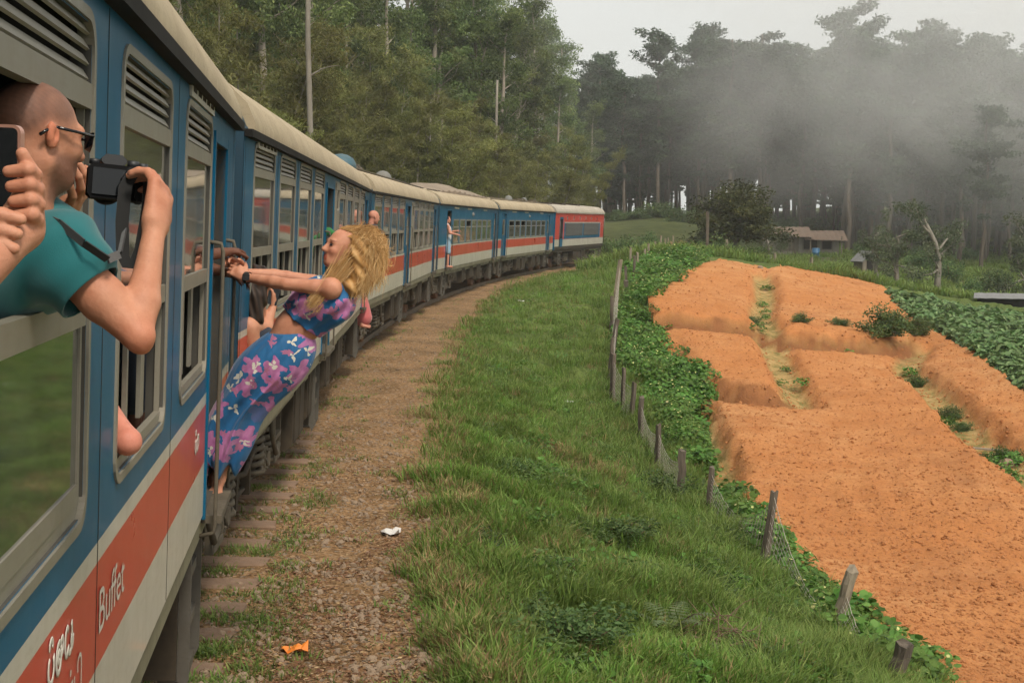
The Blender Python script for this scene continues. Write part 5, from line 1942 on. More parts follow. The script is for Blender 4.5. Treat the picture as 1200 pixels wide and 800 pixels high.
dens *= np.where(np.abs(d - 2.05) < .26, .12, 1)
m = (d > .45) & (d < path_edge(X, Y)) & ~(((track_s(X, Y) - 3.0 + .17) % .60 < .34) & (d < 1.42)) & (rs_.random(len(X)) < dens)
X, Y = X[m], Y[m]
finish('path_tufts', X, Y, rs_.uniform(.6, 1.3, len(X)), g_tiny, 'tiny green tufts on the dirt beside the sleepers', 'grass')

# ------------------------------------------------------------------ ferns, brush heaps and shrubs on the bank
def fern(px, py, size, seed, label):
    p = hit(px, py)
    e = empty('fern', (p[0], p[1], gz(p[0], p[1])), 0, label, 'fern', 'ferns on the lower bank')
    rs = np.random.default_rng(seed)
    for k in range(6):
        a = k * 1.05 + rs.uniform(-.3, .3)
        V, Fc, T = [], [], []
        n = 14
        ax = [np.array([math.cos(a), math.sin(a), 0]) * size * (t * .85) + np.array([0, 0, size * (1.15 * t - .75 * t * t)]) for t in np.linspace(0, 1, n + 1)]
        sd = np.array([-math.sin(a), math.cos(a), 0])
        for i in range(1, n):
            L = size * .26 * math.sin(PI * (i / n) ** .7) + .01
            w = (ax[i + 1] - ax[i]) * .42
            for s in (-1, 1):
                b = len(V)
                V += [ax[i] - w, ax[i] + w, ax[i] + sd * s * L + w * 1.4 - np.array([0, 0, .12 * L])]
                Fc.append((b, b + 1, b + 2)); T += [.5 + .3 * rs.normal() * .5] * 3
        me = bpy.data.meshes.new('frond'); me.from_pydata([tuple(v) for v in V], [], Fc)
        at_ = me.attributes.new('tint', 'FLOAT_COLOR', 'POINT'); at_.data.foreach_set('color', np.array([(t, t, t, 1) for t in T], np.float32).ravel())
        me.materials.append(MAT['leaf_fern'])
        share('frond', me, e)
for i, q in enumerate(((785, 748, .42, 'pale green fern at the lower middle of the bank'), (870, 742, .38, 'fern right of the brown brush heap'), (768, 770, .35, 'small fern left of the brown brush heap'), (900, 770, .34, 'fern near the leaning fence post'), (735, 760, .30, 'leftmost small fern at the bottom of the bank'))):
    fern(q[0], q[1], q[2], 600 + i, q[3])

def brush(px, py, size, n, seed, label, straw=True):
    p = hit(px, py)
    z = gz(p[0], p[1])
    rs = np.random.default_rng(seed)
    mb = MB()
    for k in range(n):
        a = rs.uniform(0, 2 * PI); r = size * rs.random() ** .7
        b = np.array([r * math.cos(a), r * math.sin(a), rs.uniform(0, .10)])
        d = rs.normal(size=3) * [1, 1, .35]
        limb(mb, b, d, size * rs.uniform(.3, .7), .006, .002, rs, .2, 4)
    o = mb.build('brush_heap', MAT['twig'])
    o.location = (p[0], p[1], z + .04)
    tag(o, label, 'brush heap', 'heaps of dead brush on the bank', kind='stuff')
brush(812, 760, .55, 130, 1, 'brown heap of dead fern and twigs at the bottom of the bank')
brush(880, 790, .40, 70, 2, 'reddish dead bracken at the bottom edge of the bank')
# dry straw patch
X = rs_.normal(0, .42, 170); Y = rs_.normal(0, .45, 170); pc = hit(690, 557)
finish('straw_patch', X + pc[0], Y + pc[1], rs_.uniform(.8, 1.4, 170), g_dry, 'patch of dead straw in the middle of the bank', 'dry grass', .3)

def shrub(px, py, s, k, label, sz=None, lift=0.0):
    p = hit(px, py)
    return plant('shrub', 'bush', k, (p[0], p[1], gz(p[0], p[1]) - .03), s, px * .1, label, 'bush', None, sz)
shrub(770, 588, .55, 0, 'dark shrub left of the stout fence post on the bank', .42)
shrub(1035, 405, .95, 1, 'large round green shrub at the top of the main bed', .72)
shrub(1058, 398, .75, 2, 'flat brownish shrub right of the large round one', .4)
shrub(1075, 393, .6, 3, 'low shrub at the right end of the furrow', .4)
shrub(1074, 437, .32, 0, 'small bright bush on the edge of the main bed', .3)
shrub(1112, 472, .36, 1, 'bright weed bush beside the right-hand furrow', .25)
shrub(1128, 486, .25, 2, 'smaller weed bush below the bright one', .2)
shrub(1180, 522, .4, 3, 'weedy clump by the plank at the right edge', .3)
shrub(938, 393, .4, 1, 'small shrub between the two upper beds', .26)
shrub(880, 385, .42, 2, 'small shrub at the crossing of the furrows', .26)
shrub(985, 398, .4, 3, 'small shrub in the cross furrow', .22)
shrub(1108, 372, .8, 0, 'leafy bush at the upper corner of the vegetable plot', .5)
for i, (px, py, s) in enumerate(((560, 640, .34), (640, 690, .4), (720, 640, .45), (850, 640, .42), (905, 700, .45), (940, 740, .42), (660, 770, .5), (600, 560, .3), (820, 690, .5), (750, 700, .4), (615, 725, .4))):
    shrub(px, py, s, i, 'leafy dark green bush low in the embankment grass', s * .5)
for o in list(COL.objects):
    if o.get('label') == 'leafy dark green bush low in the embankment grass':
        o['group'] = 'low bushes in the embankment grass'

# ------------------------------------------------------------------ fence
def post(top, base, Y, r, label, group, mat='post_wood', seed=0, Yt=None):
    b = at(base[0], base[1], Y); t = at(top[0], top[1], Yt or Y)
    b[2] = min(b[2], gz(b[0], b[1])) - .18
    rs = np.random.default_rng(seed)
    mb = MB()
    n = 7
    ax = t - b
    pts = [ax * i / n + rs.normal(size=3) * r * .10 for i in range(n + 1)]
    k = 7
    v = []
    for i, p in enumerate(pts):
        for j in range(k):
            a = 2 * PI * j / k
            rr = r * (1.05 - .12 * i / n) * (1 + .16 * math.sin(3 * a + seed) + rs.normal() * .06)
            v.append((p[0] + rr * math.cos(a), p[1] + rr * math.sin(a), p[2] + (rs.uniform(-.5, .8) * r if i == n else 0)))
    fs = [(i * k + j, i * k + (j + 1) % k, (i + 1) * k + (j + 1) % k, (i + 1) * k + j) for i in range(n) for j in range(k)] + [tuple(n * k + j for j in range(k)), tuple(range(k - 1, -1, -1))]
    mb.add(v, fs)
    o = mb.build('fence_post', MAT[mat])
    o.location = tuple(b)
    tag(o, label, 'fence post', group)
    return b, t
GP = 'wooden posts of the fence below the track'
POSTS = [((1060, 757), (1042, 815), 10.5, .075, 'stout square-topped post at the bottom right, nearest of the fence'),
         ((999, 668), (967, 752), 12.5, .062, 'pale leaning post, second nearest of the fence'),
         ((907, 576), (892, 668), 15.5, .052, 'straight dark post holding up the sagging net'),
         ((834, 548), (828, 612), 18.0, .044, 'thin dark post at the corner of the field'),
         ((800, 526), (796, 596), 19.5, .068, 'thick weathered post left of the thin dark post'),
         ((752, 466), (750, 520), 25, .060, 'upright post of the pair in mid fence'),
         ((744, 449), (738, 498), 26.5, .055, 'leaning post of the pair in mid fence'),
         ((719, 416), (717, 470), 28.5, .062, 'rough post above the pair in mid fence'),
         ((723, 374), (714, 418), 32, .060, 'leaning post overgrown with vines'),
         ((727, 306), (719, 352), 40, .075, 'tall grey leaning post at the top of the near fence'),
         ((734, 329), (733, 352), 44, .09, 'short stub post behind the tall grey one'),
         ((744, 300), (742, 330), 48, .055, 'slim post where the fence turns away'),
         ((772, 497), (770, 548), 22, .050, 'rough leaning post between the thick one and the pair'),
         ((731, 432), (729, 478), 27.5, .045, 'thin slanting post between the pair and the rough one'),
         ((718, 396), (713, 440), 30.5, .045, 'short crooked post among the vines'),
         ((717, 348), (716, 388), 36, .05, 'weathered post below the tall grey one'),
         ((733, 312), (735, 345), 45, .05, 'post leaning right behind the tall grey one')]
FP = []
for i, q in enumerate(POSTS):
    FP.append(post(q[0], q[1], q[2], q[3], q[4], GP, 'post_pale' if i in (1, 9) else 'post_wood', i))
for i, (px, py0, py1, Y) in enumerate(((752, 292, 316, 56), (760, 286, 311, 60), (768, 283, 306, 64), (776, 280, 301, 68), (783, 279, 298, 72), (747, 296, 322, 52), (771, 276, 300, 66), (739, 290, 316, 58), (789, 276, 292, 76))):
    post((px + (4 if i % 3 == 0 else 0), py0), (px, py1), Y, .05, 'slim grey post in the far stretch of fence near the locomotive', 'far fence posts near the locomotive', 'post_pale', 40 + i)
for i, (px, py0, py1, Y, lb) in enumerate(((829, 249, 290, 76, 'tall dark pole at the upper left corner of the field'), (852, 281, 306, 70, 'short post right of the tall dark pole'), (908, 297, 320, 66, 'pale post behind the right-hand upper bed'),
                                           (951, 302, 324, 66, 'second pale post behind the right-hand upper bed'), (999, 322, 336, 64, 'third pale post along the crest of the field'), (1075, 343, 357, 62, 'small post at the corner of the vegetable plot'), (1112, 346, 358, 66, 'small post on the meadow slope right of the plot'))):
    post((px, py0), (px, py1), Y, .10 if i == 0 else .085, lb, 'posts along the crest of the field', 'post_wood' if i == 0 else 'post_pale', 60 + i)

# sagging wire net between the nearer posts
def net(a, b, ha, hb, sag, label, n=22, m_=9, fold=.0):
    (ab, at_), (bb, bt) = a, b
    P = np.zeros((n + 1, m_ + 1, 3))
    for i in range(n + 1):
        t = i / n
        lo = ab + (bb - ab) * t
        lo[2] = gz(lo[0], lo[1]) + .02
        hi = (ab + (at_ - ab) * ha) * (1 - t) + (bb + (bt - bb) * hb) * t
        hi[2] -= sag * 4 * t * (1 - t)
        hi[2] = max(hi[2], lo[2] + .08)
        for j in range(m_ + 1):
            P[i, j] = lo + (hi - lo) * j / m_ + np.array([fold * math.sin(9 * t + j) * .04, 0, .012 * math.sin(7 * t * j)])
    mb = MB()
    def wire(p, q, r=.0036):
        d = q - p; L = np.linalg.norm(d)
        if L < 1e-4: return
        d /= L
        u = np.cross(d, [0, .3, 1.0]); u /= np.linalg.norm(u) + 1e-9; w = np.cross(d, u)
        v = [c + (u * math.cos(k * 2.0944) + w * math.sin(k * 2.0944)) * r for c in (p, q) for k in range(3)]
        mb.add(v, [(k, (k + 1) % 3, 3 + (k + 1) % 3, 3 + k) for k in range(3)])
    for i in range(n + 1):
        for j in range(m_ + 1):
            if i < n:
                wire(P[i, j], P[i + 1, j], .005 if j == m_ else .003)
            if j < m_:
                wire(P[i, j], P[i, j + 1])
    o = mb.build('wire_net', MAT['wire'])
    return tag(o, label, 'fence net', 'sagging wire nets of the fence', kind='stuff')
net(FP[0], FP[1], .75, .75, .25, 'slack wire net between the two nearest posts')
net(FP[1], FP[2], .45, .97, .32, 'net hanging in a fold from the straight dark post')
net(FP[2], FP[3], .92, .92, .42, 'net sagging towards the thin dark post')
net(FP[4], FP[12], .85, .85, .2, 'net beside the thick weathered post')
net(FP[12], FP[5], .85, .85, .2, 'net between the rough leaning post and the pair')
net(FP[6], FP[7], .9, .9, .15, 'net in the middle of the fence')
net(FP[7], FP[8], .9, .9, .15, 'net hung with vines up the fence')
net(FP[8], FP[9], .9, .9, .2, 'net below the tall grey post')

# plank lying at the right edge, stones on the field
p = hit(1175, 512); mb = MB(); mb.cbox((0, 0, .03), (1.5, .10, .03)); o = mb.build('plank', MAT['post_pale']); o.location = (p[0], p[1], gz(p[0], p[1])); o.rotation_euler = (0, .03, -.35)
tag(o, 'grey plank lying across the furrow at the right edge', 'plank')
for px, py, s, lb in ((1180, 527, .16, 'pale boulder below the plank'), (891, 316, .14, 'small pale stone at the crest of the field'), (826, 590, .10, 'reddish stone at the foot of the main bed')):
    p = hit(px, py); me = lump(int(px), 'stone' if px != 826 else 'clod', .65, 8); o = link('stone', me); o.location = (p[0], p[1], gz(p[0], p[1]) + s * .3); o.scale = (s, s, s)
    tag(o, lb, 'stone')

# litter beside the track
for px, py, col, lb in ((347, 765, 'orange_tape', 'scrap of orange packaging on the dirt at the bottom'), (458, 627, 'white_cloth', 'crumpled white paper on the dirt path'), (611, 357, 'white_cloth', 'white scrap lying in the grass of the upper bank'), (667, 470, 'white_cloth', 'pale litter scrap in the middle of the bank')):
    p = hit(px, py); rs = np.random.default_rng(int(px)); mb = MB()
    g = [(x * .035 + rs.normal() * .006, y * .03 + rs.normal() * .006, abs(rs.normal()) * .022) for x in range(-2, 3) for y in range(-2, 3)]
    mb.add(g, [(i * 5 + j, i * 5 + j + 1, (i + 1) * 5 + j + 1, (i + 1) * 5 + j) for i in range(4) for j in range(4)]); o = mb.build('litter', MAT[col]); o.location = (p[0], p[1], gz(p[0], p[1]) + .02); s = 1 + p[1] * .012; o.scale = (s, s, s)
    tag(o, lb, 'litter')

# ------------------------------------------------------------------ house, hut and shed
paint('house_wall', (0.30, 0.28, 0.24), 0.9, 0, .5, (0.14, 0.12, 0.09))
paint('tin_rust', (0.20, 0.135, 0.095), 0.8, 0, .6, (0.12, 0.095, 0.075))
paint('tin_grey', (0.20, 0.20, 0.20), 0.6, 0, .5, (0.10, 0.09, 0.08))
paint('blue_drum', (0.01, 0.12, 0.26), 0.4, .2, .2)
def house():
    Y = 113
    p0 = at(940, 298, Y); z = p0[2] - .1
    e = empty('house', (p0[0], Y, z), -.12, 'low farm house with rusty tin roof beyond the field', 'house')
    S = Y / F_PX                                        # metres per photo pixel here
    w, h = 84 * S, 21 * S
    mb = MB(); mb.box((-w / 2, 0, 0), (w / 2, 3.6, h)); mb.build('wall', MAT['house_wall'], e)
    for x0, x1, z0, z1, nm, mt in ((-.30, -.12, .25, .95, 'door', 'plank_wood'), (.02, .20, .35, .9, 'window', 'gutter_black'), (.27, .40, .35, .8, 'window', 'gutter_black')):
        mb = MB(); mb.box((x0 * w, -.04, z0 * h), (x1 * w, .0 - .002, z1 * h)); d = mb.build(nm, MAT[mt], e)
        if nm == 'window':
            f = MB(); ring = [(x0 * w - .07, z0 * h - .07), (x1 * w + .07, z0 * h - .07), (x1 * w + .07, z1 * h + .07), (x0 * w - .07, z1 * h + .07)]
            for (a, b_) in zip(ring, ring[1:] + ring[:1]):
                f.tube([(a[0], -.05, a[1]), (b_[0], -.05, b_[1])], .035, 4, smooth=False)
            f.build('frame', MAT['plank_wood'], d)
    # planks of the front wall
    pm = MB(); pm.box((0, -.03, .05), (.26, -.003, h * .96)); me = pm.mesh('board'); me.materials.append(MAT['plank_wood'])
    for k in range(5):
        share('board', me, e, (-.12 * w + .28 * k - .1, 0, 0)) if k < 2 else None
    for sx0, sx1, zz, dz, lab in ((-.58, .12, h + .55, .18, 0), (.02, .60, h + .22, .10, 1)):
        mb = MB()
        n = 16
        v, fs = [], []
        for i in range(n + 1):
            x = (sx0 + (sx1 - sx0) * i / n) * w
            b_ = .04 * (i % 2)
            v += [(x, -.9, zz - .45 + b_ + dz * (.5 - i / n)), (x, 1.9, zz + .35 + b_), (x, 4.4, zz - .35 + b_)]
        for i in range(n):
            for j in range(2):
                fs.append((i * 3 + j, (i + 1) * 3 + j, (i + 1) * 3 + j + 1, i * 3 + j + 1))
        mb.add(v, fs)
        lo = [(a, b_, c - .04) for a, b_, c in v]
        mb.add(lo, [f[::-1] for f in fs])
        mb.build('roof', MAT['tin_rust'], e)
    for x in (-.48, .10, .52):
        MB().box((x * w - .05, -.75, 0), (x * w + .05, -.65, h + .1)).build('post', MAT['plank_wood'], e)
    p = at(956, 297, Y - 3)
    mb = MB(); mb.lathe((0, 0, 0), [(0, 0), (.30, 0), (.33, .05), (.33, .4), (.35, .42), (.33, .44), (.33, .78), (.30, .82), (0, .82)], 'z', 14); o = mb.build('water_drum', MAT['blue_drum']); o.location = (p[0], p[1], gz(p[0], p[1]) - .02)
    tag(o, 'blue plastic drum in front of the house wall', 'drum')
house()
def hut():
    Y = 92; p = at(1020, 306, Y); z = gz(p[0], Y)
    e = empty('hut', (p[0], Y, z - .1), .3, 'tiny grey hut with steep roof beside the small grey-green tree', 'hut')
    MB().box((-.62, 0, 0), (.62, 1.2, 1.0)).build('wall', MAT['plank_wood'], e)
    MB().prism([(-.8, .95), (0, 1.7), (.8, .95), (.76, .88), (0, 1.6), (-.76, .88)], -.2, 1.4).build('roof', MAT['tin_grey'], e)
    MB().box((-.3, -.03, .05), (.2, -.002, 1.0)).build('door', MAT['gutter_black'], e)
hut()
def shed():
    Y = 58; p = at(1180, 372, Y); z = gz(p[0], Y) - .25
    e = empty('shed', (p[0], Y, z), -.35, 'low shed with dark flat tin roof at the right edge beyond the vegetable plot', 'shed')
    MB().box((-1.3, 0, 0), (1.9, 2.0, .55)).build('wall', MAT['gutter_black'], e)
    pm = MB(); pm.prism([(0, 0), (.28, .015), (.56, 0), (.56, .02), (.28, .035), (0, .02)], -.2, 2.2); me = pm.mesh('roof_sheet'); me.materials.append(MAT['tin_grey'])
    for k in range(6):
        share('roof_sheet', me, e, (-1.45 + .55 * k, 0, .60 + .006 * (k % 2)), (.05, 0, 0))
shed()
# ------------------------------------------------------------------ air
def volume_mat(name, col, dens, node_fn=None):
    m = bpy.data.materials.new(name); m.use_nodes = True
    nt = m.node_tree; nt.nodes.clear()
    out = nt.nodes.new('ShaderNodeOutputMaterial'); v = nt.nodes.new('ShaderNodeVolumePrincipled')
    v.inputs['Color'].default_value = (*col, 1); v.inputs['Density'].default_value = dens; v.inputs['Anisotropy'].default_value = 0.0
    nt.links.new(v.outputs[0], out.inputs['Volume'])
    if node_fn:
        node_fn(nt, v)
    return m
zmin = float(GV[:, 2].min()) - 1.0
mb = MB(); mb.box((-320, -14, zmin), (460, 730, 62)); hz = mb.build('haze', volume_mat('haze_air', (0.95, 0.97, 0.98), 0.0005))
tag(hz, 'thin pale haze filling the valley', 'haze', kind='stuff')
# drifting mist in front of the right-hand forest: a soft-edged bank of uneven density
def mist_nodes(nt, v):
    tc = nt.nodes.new('ShaderNodeTexCoord')
    n1 = noise(nt, 0.036, 4, 0.6, vec=tc.outputs['Object'], dist=1.2, stretch=(1, 1, 1.1))
    n2 = noise(nt, 0.085, 4, 0.6, vec=tc.outputs['Object'], dist=1.5, stretch=(.8, 1, 1.2))
    sm = nt.nodes.new('ShaderNodeMath'); sm.operation = 'MULTIPLY_ADD'; sm.inputs[1].default_value = .75
    nt.links.new(n2, sm.inputs[0]); nt.links.new(n1, sm.inputs[2])
    mr = nt.nodes.new('ShaderNodeMapRange'); mr.interpolation_type = 'SMOOTHSTEP'
    mr.inputs['From Min'].default_value = .74; mr.inputs['From Max'].default_value = 1.12; mr.inputs['To Max'].default_value = 1.0
    nt.links.new(sm.outputs[0], mr.inputs['Value'])
    # fade out towards the faces of the bank
    ln = nt.nodes.new('ShaderNodeVectorMath'); ln.operation = 'LENGTH'
    mp = nt.nodes.new('ShaderNodeMapping'); mp.inputs['Scale'].default_value = (1 / 62, 1 / 27, 1 / 19)
    nt.links.new(tc.outputs['Object'], mp.inputs['Vector']); nt.links.new(mp.outputs[0], ln.inputs[0])
    fd = nt.nodes.new('ShaderNodeMapRange'); fd.interpolation_type = 'SMOOTHSTEP'
    fd.inputs['From Min'].default_value = 1.0; fd.inputs['From Max'].default_value = .25; fd.inputs['To Min'].default_value = 0; fd.inputs['To Max'].default_value = .056
    nt.links.new(ln.outputs['Value'], fd.inputs['Value'])
    ml = nt.nodes.new('ShaderNodeMath'); ml.operation = 'MULTIPLY'
    nt.links.new(mr.outputs[0], ml.inputs[0]); nt.links.new(fd.outputs[0], ml.inputs[1])
    nt.links.new(ml.outputs[0], v.inputs['Density'])
mm = volume_mat('mist_air', (0.97, 0.96, 0.95), 0.02, mist_nodes)
mb = MB(); mb.lathe((0, 0, 0), [(0.001, -1), (.5, -.87), (.87, -.5), (1, 0), (.87, .5), (.5, .87), (0.001, 1)], 'z', 20)
mo = mb.build('mist', mm)
me = mo.data
co = np.empty(len(me.vertices) * 3, np.float32); me.vertices.foreach_get('co', co); co = co.reshape(-1, 3) * np.array([62, 27, 19]); me.vertices.foreach_set('co', co.astype(np.float32).ravel()); me.update()
mo.location = (52, 104, 16)
tag(mo, 'grey mist drifting in front of the forest on the right', 'mist', kind='stuff')
# ------------------------------------------------------------------ people
def nrm(v):
    v = np.asarray(v, float); return v / (np.linalg.norm(v) + 1e-12)

def car_pt(i, x, y, z):
    """point in a vehicle's own frame -> place"""
    P, a = CARS[i]
    v = Matrix.Translation((P[0], P[1], 0)) @ Matrix.Rotation(-a, 4, 'Z') @ Matrix.Rotation(CANT, 4, 'Y') @ Vector((x, y, z))
    return np.array(v)

def hand_prims(w, d, n, s=1.0, curl=(.5, .7, .5), spread=.10, flip=1, thumb=(.55, .5), tcurl=.5):
    """wrist w, direction to the knuckles d, palm normal n; five separate bent fingers"""
    d, n = nrm(d), nrm(np.asarray(n) - np.dot(n, nrm(d)) * nrm(d))
    l = np.cross(d, n) * flip
    P = []
    K = []
    for i in range(4):
        o = (i - 1.5) * .0205 * s
        k = w + d * (.088 - .006 * abs(i - 1.2)) * s + l * o
        P.append(('s', w + l * o * .55, k, .0165 * s, .0125 * s, .014 * s))
        K.append(k)
    P.append(('e', w + d * .045 * s, (.025 * s, .025 * s, .025 * s), None, .014 * s))
    for i, L in enumerate((.070, .078, .072, .056)):
        dd = nrm(d + l * (i - 1.5) * spread)
        p = K[i]; ang = 0
        for j, (f, r0, r1) in enumerate(((.45, .0105, .0095), (.32, .0095, .0085), (.25, .0085, .0072))):
            ang += curl[j]
            v = nrm(dd * math.cos(ang) + n * math.sin(ang))
            q = p + v * L * f * 1.18 * s
            P.append(('s', p, q, r0 * s, r1 * s, .0025 * s))
            p = q
    t0 = w + d * .028 * s - l * .026 * s
    v = nrm(d * thumb[0] - l * thumb[1] + n * .35)
    t1 = t0 + v * .040 * s
    v2 = nrm(v + d * .35 + n * tcurl); t2 = t1 + v2 * .032 * s
    v3 = nrm(v2 + n * tcurl * .6); t3 = t2 + v3 * .024 * s
    P += [('s', t0, t1, .0165 * s, .0125 * s, .01 * s), ('s', t1, t2, .0120 * s, .0105 * s, .003 * s), ('s', t2, t3, .0105 * s, .0085 * s, .003 * s)]
    return P

def person(name_label, base, cat='person', group='passengers on the train'):
    return empty('person', tuple(base), 0, name_label, cat, group)

def body_mesh(nm, groups, mat, par, tint=None, smooth_=True):
    """groups: list of (prims, voxel, k); joined into one skin"""
    b = np.array(par.location)
    V, Fq, o = [], [], 0
    for pr, vx, k in groups:
        v, f = solid(nm, pr, vx, k)
        V.append(v); Fq.append(f + o); o += len(v)
    V = np.concatenate(V); Fq = np.concatenate(Fq)
    t = np.ones((len(V), 4))
    if tint is not None:
        t[:, :3] = tint(V)
    me = np_mesh(nm, V - b, Fq, True, {'tint': t})
    return link(nm, me, MAT[mat], par)

def head_prims(c, fw, up, s=1.0):
    """skull, jaw, nose, brow, lips, ears; c centre of the head"""
    fw = nrm(fw); up = nrm(np.asarray(up) - np.dot(up, fw) * fw); rt_ = np.cross(fw, up)
    R = np.stack([rt_, fw, up], 1)
    g = lambda x, y, z: c + (rt_ * x + fw * y + up * z) * s
    P = [('e', g(0, -.012, .028), (.074 * s, .094 * s, .086 * s), R), ('e', g(0, .030, -.030), (.058 * s, .060 * s, .078 * s), R, .03 * s),
         ('e', g(0, .055, -.085), (.026 * s, .026 * s, .022 * s), R, .025 * s), ('s', g(-.048, .0, -.055), g(-.018, .055, -.085), .02 * s, .018 * s, .02 * s), ('s', g(.048, .0, -.055), g(.018, .055, -.085), .02 * s, .018 * s, .02 * s),
         ('s', g(0, .082, .010), g(0, .104, -.026), .010 * s, .013 * s, .012 * s), ('s', g(-.011, .090, -.030), g(.011, .090, -.030), .008 * s, .008 * s, .008 * s),
         ('s', g(-.036, .076, .022), g(.036, .076, .022), .012 * s, .012 * s, .014 * s),
         ('s', g(-.020, .080, -.056), g(.020, .080, -.056), .0075 * s, .0075 * s, .006 * s), ('s', g(-.016, .079, -.067), g(.016, .079, -.067), .0085 * s, .0085 * s, .005 * s),
         ('e', g(-.034, .066, -.020), (.020 * s, .018 * s, .018 * s), R, .02 * s), ('e', g(.034, .066, -.020), (.020 * s, .018 * s, .018 * s), R, .02 * s),
         ('-e', g(-.030, .096, .006), (.014 * s, .012 * s, .009 * s), R, .008 * s), ('-e', g(.030, .096, .006), (.014 * s, .012 * s, .009 * s), R, .008 * s)]
    for sx in (-1, 1):
        P += [('e', g(sx * .078, -.012, -.006), (.008 * s, .015 * s, .026 * s), R, .008 * s), ('e', g(sx * .083, -.020, .003), (.006 * s, .010 * s, .022 * s), R, .005 * s), ('-e', g(sx * .090, -.008, -.002), (.010 * s, .007 * s, .014 * s), R, .004 * s)]
    return P, g, R

# ---------- man with the camera leaning out of the nearest window
def clip_hem(v, f, c, ax, rad):
    """flatten everything past the hem plane onto it and flag the faces of the cap"""
    d = (v - c) @ ax
    m = (d > 0) & (np.linalg.norm(v - c, axis=1) < rad)
    v = v.copy(); v[m] -= d[m, None] * ax
    return v, m[f].all(1)

